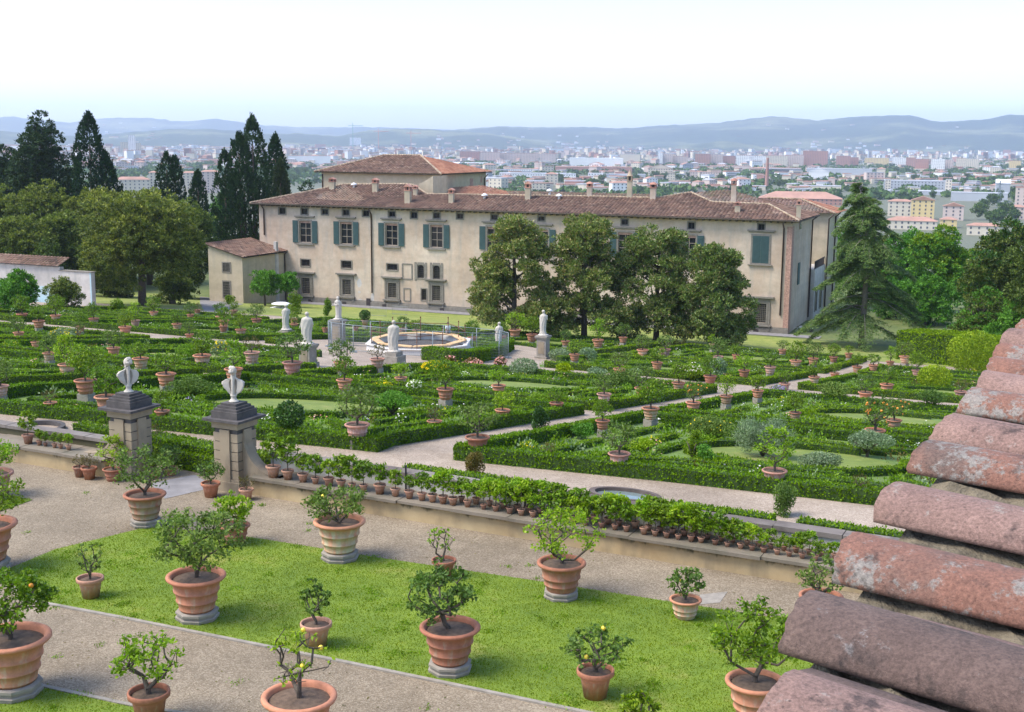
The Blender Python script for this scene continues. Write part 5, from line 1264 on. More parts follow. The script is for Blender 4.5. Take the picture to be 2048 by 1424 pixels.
def roof(parent,name,O,es,ups,poly,mat,pitch=.46,row=.46,amp=.15,lift=.04,uvname='uv',sub=4):
    O=Vector(O);es=Vector(es).normalized();ups=Vector(ups).normalized();nn=es.cross(ups)
    if nn.z<0: nn=-nn
    s0=min(p[0] for p in poly);s1=max(p[0] for p in poly); ns=max(2,int((s1-s0)/(pitch/sub)))
    def tr(s):
        ts=[]
        for i in range(len(poly)):
            a,b=poly[i],poly[(i+1)%len(poly)]
            if (a[0]-s)*(b[0]-s)<=0 and abs(a[0]-b[0])>1e-9: ts.append(a[1]+(b[1]-a[1])*(s-a[0])/(b[0]-a[0]))
        return (min(ts),max(ts)) if len(ts)>1 else None
    vs=[];fs=[];uvs=[]
    cols=[]
    for i in range(ns+1):
        s=s0+(s1-s0)*min(max(i/ns,1e-4),1-1e-4); r=tr(s); cols.append((s,r))
    for i in range(ns):
        (sa_,ra),(sb_,rb)=cols[i],cols[i+1]
        if not ra or not rb: continue
        pa=amp*abs(math.sin(math.pi*sa_/pitch))**.8;pb=amp*abs(math.sin(math.pi*sb_/pitch))**.8
        t0=min(ra[0],rb[0]);t1=max(ra[1],rb[1]); k0=int(math.floor(t0/row)); k1=int(math.ceil(t1/row))
        for k in range(k0,k1):
            q=[]
            for s,r,pp in ((sa_,ra,pa),(sb_,rb,pb)):
                lo=min(max(k*row,r[0]),r[1]);hi=min(max((k+1)*row,r[0]),r[1]); q.append((s,lo,hi,pp))
            if q[0][2]-q[0][1]<1e-4 and q[1][2]-q[1][1]<1e-4: continue
            b=len(vs)
            for s,t,pp,l in ((q[0][0],q[0][1],q[0][3],lift),(q[1][0],q[1][1],q[1][3],lift),(q[1][0],q[1][2],q[1][3],0),(q[0][0],q[0][2],q[0][3],0)):
                vs.append(O+es*s+ups*t+nn*(pp+l)); 
                uvs.append(((sa_+sb_)/2/pitch+.5*0,(k+.05+.9*(t-k*row)/row)))
            fs.append((b,b+1,b+2,b+3))
    me=bpy.data.meshes.new(name); me.from_pydata([tuple(v) for v in vs],[],fs); me.materials.append(mat)
    ul=me.uv_layers.new(name='uv'); arr=np.array(uvs,dtype=np.float32).ravel(); ul.data.foreach_set('uv',arr)
    me.update(); return put(name,me,parent,(0,0,0))
def roofpx(name,px,pt,n,es,mat,parent=None,**k):
    """picture polygon laid on a roof plane (villa frame)"""
    n=Vector(n).normalized(); es=Vector(es); ups=n.cross(es).normalized()
    if ups.z<0: ups=-ups
    pts=[lp(x,y,pt,n) if not isinstance(x,Vector) else x for x,y in px]
    O=Vector(pt); poly=[((p-O).dot(es),(p-O).dot(ups)) for p in pts]
    roof(parent or villa,name,O,es,ups,poly,mat,**k); return pts
Lv=-fl(520,500).x
zE=fl(1008,423.5,-.9).z
BH=zE+.25
# windows from the picture: (x0,x1,y0,y1,kind)
WIN=[]
for x,y in ((564.5,421.6),(609,422),(650,422.5),(692,424),(732,426),(784,427),(828,430),(873.6,430),(920,431),(989,433),(1083,435),(1249.5,443),(1382.7,451.5),(1522.6,454)): WIN.append((x-6.5,x+6.5,y-6.5,y+6.5,'attic'))
for x0,x1,y0,y1 in ((599,622,442,485),(681,704,444,488),(771,795,447,491),(861,885,450,495),(974,1000,454,499),(1070,1096,459,505),(1236,1264,465,512),(1364,1391,471,517)): WIN.append((x0,x1,y0,y1,'main'))
WIN.append((1505,1538,472,526,'closed'))
for x0,x1,y0,y1 in ((602,620,519,532),(683,703,522,536),(774,795,528,540)): WIN.append((x0,x1,y0,y1,'mezz'))
for x0,x1,y0,y1 in ((603,620,556,587),(685,702,559,589),(776,793,566,595),(864,881,571,601),(960,978,578,608),(1507,1532,607,645)): WIN.append((x0,x1,y0,y1,'ground'))
WIN.append((843,853,578,600,'small'))
WIN.append((835,848,530,556,'arch')); WIN.append((866,880,531,558,'arch'))
holes=[];wl=[]
for x0,x1,y0,y1,kd in WIN:
    xm,ym=(x0+x1)/2,(y0+y1)/2
    a=fl(x0,ym).x;b=fl(x1,ym).x;z1=fl(xm,y0).z;z0=fl(xm,y1).z
    if kd=='attic': z1=min(z1,BH-.75)
    wl.append((a,b,z0,z1,kd)); 
    if kd!='closed': holes.append((a,b,z0,z1))
def wall_holes(mb,x0,x1,z0,z1,holes,dep=.32,m=0):
    xs=sorted({x0,x1}|{h[0] for h in holes}|{h[1] for h in holes}); zs=sorted({z0,z1}|{h[2] for h in holes}|{h[3] for h in holes})
    for i in range(len(xs)-1):
        for j in range(len(zs)-1):
            cx,cz=(xs[i]+xs[i+1])/2,(zs[j]+zs[j+1])/2
            if any(h[0]<cx<h[1] and h[2]<cz<h[3] for h in holes): continue
            mb.add([(xs[i],0,zs[j]),(xs[i+1],0,zs[j]),(xs[i+1],0,zs[j+1]),(xs[i],0,zs[j+1])],[(0,1,2,3)],m)
    for a,b,c,d in holes:
        mb.add([(a,0,c),(b,0,c),(b,0,d),(a,0,d),(a,dep,c),(b,dep,c),(b,dep,d),(a,dep,d)],[(0,4,5,1),(1,5,6,2),(2,6,7,3),(3,7,4,0)],m)
mb=MB(); wall_holes(mb,-Lv,0,-.6,BH,holes)
DV=13.0
mb.add([(-Lv,0,-.6),(-Lv,DV,-.6),(-Lv,DV,BH),(-Lv,0,BH),(0,0,-.6),(0,DV,-.6),(0,DV,BH),(0,0,BH)],[(0,3,2,1),(4,5,6,7),(1,2,6,5),(3,7,6,2)],0)
mb.box((-Lv/2,-.09,.05),(Lv+.1,.16,1.0),1)
mb.box((-Lv/2,-.03,.62),(Lv+.04,.05,.14),2)
mb.box((-.30,-.012,6.2),(.6,.02,12.6),3); mb.box((.012,.6,6.2),(.02,1.2,12.6),3)
vput(mb,'wall',[M['plaster'],M['pietra'],M['pietra'],M['brickq']])
for a,b,z0,z1,kd in wl:
    W_=b-a;H_=z1-z0;cx=(a+b)/2
    wn=empty('window',(cx,0,z0)); wn.parent=villa; 
    mb=MB(); t=.20 if kd in('main','closed','ground') else .13
    if True:
        for c,d in (((-W_/2-t/2,-.02,H_/2),(t,.10,H_+2*t)),((W_/2+t/2,-.02,H_/2),(t,.10,H_+2*t)),((0,-.021,H_+t/2),(W_,.10,t)),((0,-.021,-t/2),(W_,.10,t))): mb.box(c,d)
    if kd in('main','closed'):
        mb.box((0,-.12,H_+.62),(W_+1.3,.34,.16)); mb.box((0,-.06,H_+.48),(W_+1.0,.2,.12)); mb.box((0,-.1,-.24),(W_+.9,.3,.12))
    if kd=='ground':
        mb.box((-W_/2-.36,-.04,H_/2),(.22,.14,H_+.3)); mb.box((W_/2+.36,-.04,H_/2),(.22,.14,H_+.3)); mb.box((0,-.03,H_+.42),(W_+.9,.12,.46))
        mb.box((0,-.16,H_+.76),(W_+1.75,.42,.2)); mb.box((0,-.12,H_+.62),(W_+1.4,.3,.1)); mb.box((0,-.16,-.32),(W_+1.3,.42,.2))
        mb.box((-W_/2-.42,-.1,-.66),(.26,.26,.5)); mb.box((W_/2+.42,-.1,-.66),(.26,.26,.5))
    if kd=='arch':
        mb.box((-W_/2-.28,-.01,H_/2),(.3,.08,H_+.7)); mb.box((W_/2+.28,-.01,H_/2),(.3,.08,H_+.7)); mb.box((0,-.012,H_+.2),(W_,.08,.3))
        for sx in (-1,1):  # spandrels making the round head
            pts=[(sx*W_/2,H_)]+[(sx*W_/2*math.cos(q),H_-W_/2+W_/2*math.sin(q)) for q in [math.pi/2*i/6 for i in range(7)]]
            vs=[(x,.02,z) for x,z in pts]; mb.add(vs,[tuple(range(len(vs)))])
    if mb.v: mb.obj('surround',[M['pietra']],wn,(0,0,0))
    if kd=='closed':
        for s_ in (-1,1):
            mb=MB(); mb.box((s_*W_/4,-.06,H_/2),(W_/2-.02,.05,H_)); 
            for k in range(26): mb.box((s_*W_/4,-.093,.15+k*(H_-.25)/26),(W_/2-.2,.02,.045))
            mb.obj('shutter',[M['shutter']],wn,(0,0,0))
        continue
    mb=MB(); mb.poly([(-W_/2,.25,0),(W_/2,.25,0),(W_/2,.25,H_),(-W_/2,.25,H_)]); mb.obj('pane',[M['glass']],wn,(0,0,0))
    mb=MB()
    if kd in('ground','mezz','small','arch'):
        nx=max(3,int(W_/.2)); nz=max(3,int(H_/.22))
        for i in range(1,nx): mb.bar((-W_/2+W_*i/nx,.1,0),(-W_/2+W_*i/nx,.1,H_),.03,.03)
        for i in range(1,nz): mb.bar((-W_/2,.1,H_*i/nz),(W_/2,.1,H_*i/nz),.03,.03)
        mb.obj('iron_grille',[M['iron'] if kd!='ground' else M['bark_pale']],wn,(0,0,0))
    else:
        for x in (-W_/2+.04,0,W_/2-.04): mb.box((x,.2,H_/2),(.07,.06,H_))
        for i in range(4 if kd=='main' else 2): mb.box((0,.19,.04+(H_-.08)*i/(3.0 if kd=='main' else 1)),(W_,.05,.06))
        mb.obj('casement',[M['mull'] if kd=='main' else M['iron']],wn,(0,0,0))
    if kd=='main':
        for s_ in (-1,1):
            mb=MB(); w2=.80; mb.box((s_*(W_/2+.22+w2/2),-.10,H_/2),(w2,.05,H_+.1))
            for k in range(22): mb.box((s_*(W_/2+.22+w2/2),-.132,.2+k*(H_-.3)/22),(w2-.2,.02,.05))
            mb.obj('shutter',[M['shutter']],wn,(0,0,0))
        mb=MB(); mb.box((0,.12,H_-.14),(W_,.04,.28)); mb.obj('blind_box',[M['brickq']],wn,(0,0,0))
# blind panels with stone frames, repair patches, small openings in the foot
for x0,x1,y0,y1 in ((805,824,528,558),(808,821,577,602)):
    a=fl(x0,(y0+y1)/2).x;b=fl(x1,(y0+y1)/2).x;z1=fl((x0+x1)/2,y0).z;z0=fl((x0+x1)/2,y1).z; mb=MB()
    for c,d in (((a,-.03,(z0+z1)/2),(.16,.06,z1-z0)),((b,-.03,(z0+z1)/2),(.16,.06,z1-z0)),(((a+b)/2,-.031,z1),(b-a,.06,.16)),(((a+b)/2,-.031,z0),(b-a,.06,.16))): mb.box(c,d)
    vput(mb,'blind_panel_frame',[M['pietra']])
for x0,x1,y0,y1 in ((714,723,558,574),(716,722,582,586),(716,726,598,609),(742,748,586,612),(727,733,600,605)):
    a=fl(x0,(y0+y1)/2).x;b=fl(x1,(y0+y1)/2).x;z1=fl((x0+x1)/2,y0).z;z0=fl((x0+x1)/2,y1).z; mb=MB()
    rp=random.Random(x0); cx,cz=(a+b)/2,(z0+z1)/2
    mb.poly([(cx+(b-a)*.55*math.cos(t)*rp.uniform(.8,1.1),-.006,cz+(z1-z0)*.55*math.sin(t)*rp.uniform(.85,1.1)) for t in [2*math.pi*k/11 for k in range(11)]]); vput(mb,'repair_patch',[M['plaster_w']])
for x,y in ((738,604),(622,606),(690,609),(770,616),(885,624),(1512,664)):
    q=fl(x,y); mb=MB(); mb.box((q.x,-.16,max(.1,q.z)),(.62,.06,.5 if x!=738 else 1.0)); vput(mb,'vent_opening',[M['iron']])
# front downpipes
for (xa,ya,xb,yb) in ((742,424,745.5,586),(527,414,528,470),(1568,452,1561.5,631)):
    a=fl(xa,ya,-.15);b=fl(xb,yb,-.15); mb=MB(); mb.tube([(a.x+.0,-.8,a.z+.35),(a.x,-.13,a.z-.3),(a.x,-.13,b.z)],.09,8); vput(mb,'downpipe',[M['pipe']])
# ---- roofs
tp=math.tan(R(17)); NF=(0,-math.sin(R(17)),math.cos(R(17))); NR=(math.sin(R(17)),0,math.cos(R(17)))
E0=(0,-.9,zE)
A_=Vector((-Lv-.9,-.9,zE)); Bc=Vector((.9,-.9,zE))
up=[(1538,410),(1424,405),(1382,386),(1313,397),(1180,394),(1010,391.5),(854,389),(826,371),(812,369.5),(688,370)]
pts=roofpx('roof',[(A_,0),(Bc,0)]+up,E0,NF,(1,0,0),M['roof'])
# right hip of the main block
pr=xl(1629,433,.9); pr.z=zE
roofpx('roof',[(Bc,0),(Vector((.9,DV,zE)),0),(1519,398),(pts[2],0)],(.9,0,zE),NR,(0,1,0),M['roof'])
# left hip and rear slopes (seen only from other positions)
rz=max(p.z for p in pts)
mb=MB(); rid=[p for p in pts[2:]]
for p,q in zip(rid,rid[1:]): 
    mb.add([p,q,(q.x,q.y+(q.z-zE)/tp*.8,zE+.1),(p.x,p.y+(p.z-zE)/tp*.8,zE+.1)],[(0,1,2,3)])
mb.add([A_,(A_.x,DV,zE),rid[-1]],[(0,1,2)])
vput(mb,'roof_back',[M['roof']])
# second parallel roofs behind
y2=pts[6].y+6.5
roofpx('roof',[(930,398),(960,386),(1008,382.5),(1150,385.5),(1302,389.5),(1330,404),(1200,404)],(0,y2,zE-.2),NF,(1,0,0),M['roof'])
roofpx('roof',[(1340,402),(1382,387),(1454,380),(1490,389),(1519,398),(1560,412),(1500,418),(1400,412)],(0,y2-3,zE),NF,(1,0,0),M['roof'])
# ridge tiles
def ridge(a,b,name='ridge_tiles',par=None):
    a=Vector(a);b=Vector(b);n=max(2,int((b-a).length/.42)); mb=MB()
    for i in range(n):
        p=a.lerp(b,i/n);q=a.lerp(b,(i+1)/n); mb.tube([p+Vector((0,0,.06)),q+Vector((0,0,.09))],[.13,.155],7)
    mb.obj(name,[M['ridge']],par or villa,(0,0,0))
M['ridge']=plain('mossy_ridge_tiles',(.33,.25,.17),.95,0,.35,1.2,.4)
for p,q in list(zip(pts[2:],pts[3:]))+[(A_,pts[-1]),(Bc,pts[2])]: ridge(p,q)
# eaves soffit
mb=MB(); mb.box((-Lv/2,-.45,zE-.10),(Lv+1.8,.9,.05)); mb.box((.45,DV/2-.45,zE-.1),(.9,DV+.8,.05))
for i in range(int(Lv/.8)): mb.box((-i*.8,-.42,zE-.20),(.12,.86,.14))
mb.tube([(-Lv-.9,-.95,zE-.02),(.95,-.95,zE-.02)],.07,6,0,False); mb.tube([(.95,-.95,zE-.02),(.95,DV,zE-.02)],.07,6,0,False)
vput(mb,'eaves',[M['bark']])
# ---- belvedere block
yb=12.5; xa=fl(643.6,360,yb).x; xb=fl(877,360,yb).x; ybe=xl(972,360,xb).y; zb=fl(760,346.5,yb-.8).z
blv=empty('belvedere',(0,0,0)); blv.parent=villa
mb=MB(); mb.box(((xa+xb)/2,(yb+ybe)/2,(11.5+zb+.2)/2),(xb-xa,ybe-yb,zb+.2-11.5)); mb.obj('wall',[M['plaster2']],blv,(0,0,0))
a0=Vector((xa-.8,yb-.8,zb));b0=Vector((xb+.8,yb-.8,zb)); N2=(0,-math.sin(R(19)),math.cos(R(19))); N2r=(math.sin(R(19)),0,math.cos(R(19)))
q=roofpx('roof',[(a0,0),(b0,0),(841,311.5),(768,311)],a0,N2,(1,0,0),M['roof'],blv)
c0=Vector((xb+.8,ybe+.8,zb)); roofpx('roof',[(b0,0),(c0,0),(q[2],0)],b0,N2r,(0,1,0),M['roof_or'],blv)  # orange tiles paint the stronger light on this right-facing slope
ridge(q[2],q[3],par=blv); ridge(a0,q[3],par=blv); ridge(b0,q[2],par=blv)
mb=MB(); mb.add([q[3],q[2],c0,(a0.x,c0.y,zb),a0],[(0,1,2,3),(0,3,4)]); mb.obj('roof_back',[M['roof']],blv,(0,0,0))
mb=MB(); mb.box(((xa+xb)/2,(yb+ybe)/2,zb-.06),(xb-xa+1.5,ybe-yb+1.5,.06)); mb.obj('eaves',[M['bark']],blv,(0,0,0))
for x0,x1,y0,y1 in ((886,893,359,377),(940,946,357,374),(961,964,353,365)):
    a=xl(x0,(y0+y1)/2,xb);b=xl(x1,(y0+y1)/2,xb);z1=xl(x0,y0,xb).z;z0=xl(x0,y1,xb).z; mb=MB(); mb.box((xb+.02,(a.y+b.y)/2,(z0+z1)/2),(.05,abs(b.y-a.y),z1-z0)); mb.obj('window_shutter',[M['brickq']],blv,(0,0,0))
for (x,y0,y1) in ((645,348,376),):
    a=fl(x,y0,yb-.08);b=fl(x,y1,yb-.08); mb=MB(); mb.tube([a,b],.08,6); mb.obj('downpipe',[M['pipe']],blv,(0,0,0))
for x in (878,969):
    a=xl(x,352,xb+.1);b=xl(x,376,xb+.1); mb=MB(); mb.tube([(a.x+.6,a.y,a.z+.3),(a.x,a.y,a.z-.3),b],.08,6); mb.obj('downpipe',[M['pipe']],blv,(0,0,0))
# stair dormer in front of the belvedere and the middle cross roof
dz=fl(838,372,8).z; xd0=fl(838,372,8).x; xd1=fl(866,372,8).x; zt=fl(866,352,8).z
mb=MB(); mb.add([(xd0,8,dz-1),(xd1,8,dz-1),(xd1,8,zt),(xd0,8,dz+.2),(xd0,yb,dz-1),(xd1,yb,dz-1),(xd1,yb,zt),(xd0,yb,dz+.2)],[(0,1,2,3),(1,5,6,2),(3,2,6,7),(0,3,7,4)]); vput(mb,'stair_dormer',[M['plaster2']])
roofpx('roof',[(815,368),(833,372),(862,350),(845,349.5),(822,354)],(0,7.5,fl(815,368,7.5).z),(-.35,-.25,.9),(1,0,0),M['roof_or'])
roofpx('roof',[(850,391),(858,380),(905,376),(965,372),(1012,383),(1022,394)],(0,y2-2,zE+.1),(0,-math.sin(R(14)),math.cos(R(14))),(1,0,0),M['roof_or'])
# ---- chimneys and vents
def chimney(x,yb_,yt,w_,kind,lab=None):
    p=lp(x,yb_,E0,NF) if kind not in('far',) else lp(x,yb_,(0,y2,zE+.6),NF)
    s=pxm(*(Vector((FR.x+p.x*ca-p.y*sa,FR.y+p.x*sa+p.y*ca,p.z)))); H_=(yb_-yt)/s; W_=w_/s
    c=empty('chimney',p,R(8)); c.parent=villa
    mb=MB(); mb.box((0,0,H_*.32-.3),(W_*.8,W_*.8,H_*.66+.6)); mb.obj('shaft',[M['plaster2'] if kind!='brick' else M['plaster']],c,(0,0,0))
    mb=MB(); mb.box((0,0,H_*.66),(W_*.96,W_*.96,.1))
    for sx in (-1,1):
        for sy in (-1,1): mb.box((sx*W_*.33,sy*W_*.33,H_*.76),(W_*.2,W_*.2,H_*.18))
    mb.box((0,0,H_*.76),(W_*.3,W_*.3,H_*.18),1)
    if kind=='pointed': mb.lathe([(W_*.6,H_*.85),(W_*.5,H_*.87),(W_*.3,H_*.97),(W_*.06,H_*1.1),(.01,H_*1.12)],8,0)
    elif kind in('brick',): mb.lathe([(W_*.7,H_*.85),(W_*.62,H_*.89),(W_*.25,H_*.97),(.01,H_)],10,0)
    else:
        mb.add([(-W_*.55,-W_*.6,H_*.85),(W_*.55,-W_*.6,H_*.85),(W_*.55,W_*.6,H_*.85),(-W_*.55,W_*.6,H_*.85),(0,-W_*.6,H_),(0,W_*.6,H_)],[(0,1,4),(1,2,5,4),(2,3,5),(3,0,4,5),(0,3,2,1)],0)
    mb.obj('cap',[M['terra_pink'] if kind!='pointed' else M['ridge'],M['iron']],c,(0,0,0))
for a in ((665,379,355,13,'n'),(751,384,356,13,'n'),(816,406,368,14,'n'),(831,391,370,10,'n'),(903,406,376,12,'n'),(1056,399,363,13,'n'),(1179,393,363,12,'brick'),(1259,395,345,12,'pointed'),(1306,398,364,14,'brick'),(1467,394,356,12,'brick'),(1475,424,403,13,'n'),(1597,430,398,11,'n')): chimney(*a)
for x,y in ((708,373),(1099,386),(969,395),(1118,396)):
    p=lp(x,y+3,E0,NF); mb=MB(); mb.lathe([(.16,0),(.16,.4),(.45,.42),(.3,.62),(.02,.75)],12,0,c=p); vput(mb,'roof_vent',[M['white']])
# ---- right side: low wing with balcony, rear block
xw=.7; yw0=xl(1605.5,542,xw).y; yw1=xl(1650,521,xw).y; zwt=(xl(1606,552,xw).z+xl(1648,530,xw).z)/2
mb=MB(); mb.box((xw-4,(DV+yw1)/2,zwt/2-.3),(8,yw1-DV,zwt+.6)); vput(mb,'low_wing_wall',[M['plaster_w']])
mb=MB(); 
for z in (zwt+.05,zwt+1.0): mb.bar((xw-.1,DV,z),(xw-.1,yw1,z),.07,.07)
n=int((yw1-DV)/.14)
for i in range(n): y_=DV+(yw1-DV)*i/n; mb.bar((xw-.1,y_,zwt),(xw-.1,y_,zwt+1.0),.03,.03)
vput(mb,'balcony_railing',[M['iron']])
for y_ in (DV+1.5,DV+5,DV+9.5,DV+13):
    if y_<yw1-1:
        wn=empty('side_window',(xw,y_,1.0)); wn.parent=villa
        mb=MB(); mb.box((.02,0,1.2),(.05,1.0,2.3)); mb.obj('pane',[M['glass']],wn,(0,0,0))
        mb=MB(); mb.box((.05,0,2.55),(.16,1.7,.22)); mb.box((.05,-.62,1.2),(.1,.2,2.5)); mb.box((.05,.62,1.2),(.1,.2,2.5)); mb.obj('surround',[M['pietra']],wn,(0,0,0))
mb=MB(); mb.box((.06,5.2,6.6),(.06,1.3,2.6)); vput(mb,'side_shutter',[M['shutter']])
mb=MB(); mb.box((.05,5.0,BH-1.0),(.05,1.0,1.0)); vput(mb,'side_attic_window',[M['glass']])
a=Vector((.14,DV-.3,zE-.2)); mb=MB(); mb.tube([(.85,DV-1.2,zE-.1),(.16,DV-.3,zE-.6),(.16,DV-.3,.4)],.09,7); vput(mb,'downpipe',[M['pipe']])
# rear block
yr=yw1; xr=fl(1656,500,yr).x; yre=xl(1674,500,xr).y; zr=fl(1640,427.5,yr-.8).z; xr0=xr-22
rb=empty('rear_block',(0,0,0)); rb.parent=villa
mb=MB(); mb.box(((xr+xr0)/2,(yr+yre)/2,zr/2-.4),(xr-xr0,yre-yr,zr+1.0)); mb.obj('wall',[M['plaster2']],rb,(0,0,0))
a0=Vector((xr0,yr-.8,zr));b0=Vector((xr+.9,yr-.8,zr));c0=Vector((xr+.9,yre+.9,zr))
q=roofpx('roof',[(a0,0),(b0,0),(1603,399.5),(1534,397)],a0,NF,(1,0,0),M['roof'],rb)
roofpx('roof',[(b0,0),(c0,0),(q[2],0)],b0,NR,(0,1,0),M['roof_or'],rb); ridge(b0,q[2],par=rb); ridge(q[2],q[3],par=rb)  # right hip in brighter tiles, its light painted as colour
for x in (1658,1672):
    a=xl(x,440,xr+.12);b=xl(x,600,xr+.12); mb=MB(); mb.tube([(a.x+.6,a.y-.3,zr-.05),(a.x,a.y,zr-.6),(b.x,a.y,.5)],.09,6); mb.obj('downpipe',[M['pipe']],rb,(0,0,0))
mb=MB(); mb.box((xr+.05,(yr+yre)/2+1,zr-1.2),(.05,1.0,1.3)); mb.obj('attic_window',[M['glass']],rb,(0,0,0))
# ---------------------------------------------------------------- annex at the left
an_c=tolocal(P(487,607)); 
ya=an_c.y; xc=an_c.x; x0=fl(418,560,ya).x; ze=fl(489,513.5,ya).z; zg=fl(418,489,ya).z
An=empty('annex',(FR.x+xc*ca-ya*sa,FR.y+xc*sa+ya*ca,0),VA); tag(An,'small cream annex with sloping clay roof attached to the left end of the villa','house'); zo=P(487,607)[2]
off=Vector((xc,ya,0)); dep=-ya-.02; w_=xc-x0
mb=MB(); mb.add([(0,0,-.6),(-w_,0,-.6),(-w_,0,zg),(0,0,ze),(0,dep,-.6),(-w_,dep,-.6),(-w_,dep,zg),(0,dep,ze)],[(0,3,2,1),(0,4,7,3),(1,2,6,5),(3,7,6,2)],0)
mb.obj('wall',[M['plaster2']],An,(0,0,0))
mb=MB(); mb.box((.0,-.0,.0),(.0001,.0001,.0001))
an_=math.atan2(zg-ze,w_); ov=.5
es=Vector((0,1,0)); ups=Vector((-math.cos(an_),0,math.sin(an_))); O=Vector((ov*math.cos(an_),-.4,ze-ov*math.sin(an_)+.05))
Lr=w_/math.cos(an_)+ov+.3
roof(An,'roof',O,es,ups,[(0,0),(dep+.4,0),(dep+.4,Lr),(0,Lr)],M['roof'])
mb=MB(); mb.add([O+Vector((0,0,-.08)),O+ups*Lr+Vector((0,0,-.08)),O+ups*Lr+es*(dep+.4)+Vector((0,0,-.08)),O+es*(dep+.4)+Vector((0,0,-.08))],[(0,1,2,3)]); mb.obj('eaves',[M['bark']],An,(0,0,0))
for x0_,x1_,y0_,y1_ in ((446,460,526,543),(447,460,563,594)):
    a=fl(x0_,(y0_+y1_)/2,ya);b=fl(x1_,(y0_+y1_)/2,ya);z1=fl(450,y0_,ya).z;z0=fl(450,y1_,ya).z; cx=(a.x+b.x)/2-xc
    wn=empty('window',(cx,0,z0)); wn.parent=An; W_=b.x-a.x;H_=z1-z0
    mb=MB(); mb.box((0,-.01,H_/2),(W_,.04,H_)); mb.obj('pane',[M['glass']],wn,(0,0,0))
    mb=MB()
    for c_,d_ in (((-W_/2-.08,-.03,H_/2),(.16,.08,H_+.3)),((W_/2+.08,-.03,H_/2),(.16,.08,H_+.3)),((0,-.031,H_+.08),(W_,.08,.16)),((0,-.031,-.06),(W_,.08,.12))): mb.box(c_,d_)
    mb.obj('frame',[M['pietra']],wn,(0,0,0)); mb=MB()
    for i in range(1,5): mb.bar((-W_/2+W_*i/5,-.05,0),(-W_/2+W_*i/5,-.05,H_),.025,.025)
    for i in range(1,6): mb.bar((-W_/2,-.05,H_*i/6),(W_/2,-.05,H_*i/6),.025,.025)
    mb.obj('iron_grille',[M['bark_pale']],wn,(0,0,0))
c1=xl(552,505,xc); mb=MB(); mb.box((.12,c1.y-ya,ze/2+.2),(.24,.5,ze+.6)); mb.box((.0,c1.y-ya,ze+.9),(.4,.5,1.0)); mb.obj('chimney_breast',[M['plaster_w']],An,(0,0,0))
mb=MB(); mb.tube([(.5,dep-.3,ze-.1),(.12,dep-.2,ze-.5),(.12,dep-.2,0)],.08,6); mb.obj('downpipe',[M['pipe']],An,(0,0,0))
# drive in front of the annex
pts_=[P(*q) for q in ((400,594),(432,597),(487,609),(470,612),(450,625),(438,636),(425,636),(408,622),(400,607))]
mb=MB(); mb.poly([(a,b,gz(a,b)+.05) for a,b,c in pts_]); tag(mb.obj('grey_path',[M['asph']]),kind='structure')
mb=MB(); a=Vector(P(560,618));
q0=[gU(*uv(*( (Matrix.Rotation(VA,2)@Vector((x,-2.4))+Vector((FR.x,FR.y))) )),.05) for x in (-Lv,4)]; q1=[gU(*uv(*((Matrix.Rotation(VA,2)@Vector((x,-.3))+Vector((FR.x,FR.y))))),.05) for x in (4,-Lv)]
mb.poly(q0+q1); tag(mb.obj('paved_path',[M['asph']]),kind='structure')
# ---------------------------------------------------------------- white garden wall at the left
we=Vector(P(185,613)); s=pxm(*we); ht=68/s; th_=VA
t=empty('garden_wall',we,th_); tag(t,'white plastered garden building wall with blue-tinted foot and tile coping, far left','wall')
mb=MB(); mb.box((-2.2,.3,ht/2-.5),(4.4,.6,ht+1)); mb.box((-15.2,.32,ht/2-.3),(21.6,.62,ht+1.4)); mb.obj('wall_face',[M['plaster_w']],t,(0,0,0))
mb=MB(); mb.box((-.1,.0,ht/2-.5),(.2,.02,ht+.96)); mb.box((-10.5,-.006,.6),(11,.02,2.6)); mb.obj('blue_plaster',[M['plaster_blue']],t,(0,0,0))
roof(t,'tile_coping',(-26,-.35,ht+.42),(1,0,0),(0,math.cos(.4),math.sin(.4)),[(0,0),(21.6,0),(21.6,2.2),(0,2.2)],M['roof'])
mb=MB(); mb.box((-2.2,.3,ht+.04),(4.6,.8,.08)); mb.obj('coping',[M['pietra']],t,(0,0,0))
p=Vector(P(26,612)); mb=MB(); 
q=D(8,520,175); z_=D(8,512,175)[2]; t=empty('shed',(q[0],q[1],3),VA); tag(t,'bit of pale shed wall above the tile coping at the left edge','shed'); mb.box((-3,2,(z_-3)/2),(8,4,z_-3)); mb.box((-3,2,z_-3+.06),(8.4,4.4,.12),1); mb.obj('wall',[M['plaster_w'],M['pietra']],t,(0,0,0))
# scooter and bicycle by the side door
p=Vector(P(1598,668)); t=empty('bicycle',p,R(20)); tag(t,'bicycle leaning by the side door at the right corner of the villa','bicycle')
for x in (-.52,.52):
    mb=MB(); mb.tube([(x+.33*math.cos(a),0,.34+.33*math.sin(a)) for a in [2*math.pi*k/16 for k in range(17)]],.02,5,cap=False)
    for k in range(8): mb.bar((x,0,.34),(x+.32*math.cos(k*.785),0,.34+.32*math.sin(k*.785)),.005,.005)
    mb.obj('wheel',[M['iron']],t,(0,0,0))
mb=MB(); F_=[((-.52,0,.34),(-.15,0,.3)),((-.15,0,.3),(-.25,0,.85)),((-.25,0,.75),(.35,0,.8)),((-.15,0,.3),(.38,0,.7)),((.52,0,.34),(.35,0,.95)),((-.52,0,.34),(-.22,0,.7))]
for a,b in F_: mb.tube([a,b],.018,6)
mb.tube([(.30,-.25,1.0),(.36,0,.97),(.30,.25,1.0)],.014,5); mb.obj('frame',[M['galv']],t,(0,0,0)); mb=MB(); mb.ball((-.26,0,.9),(.13,.07,.035),8,5); mb.obj('saddle',[M['iron']],t,(0,0,0))
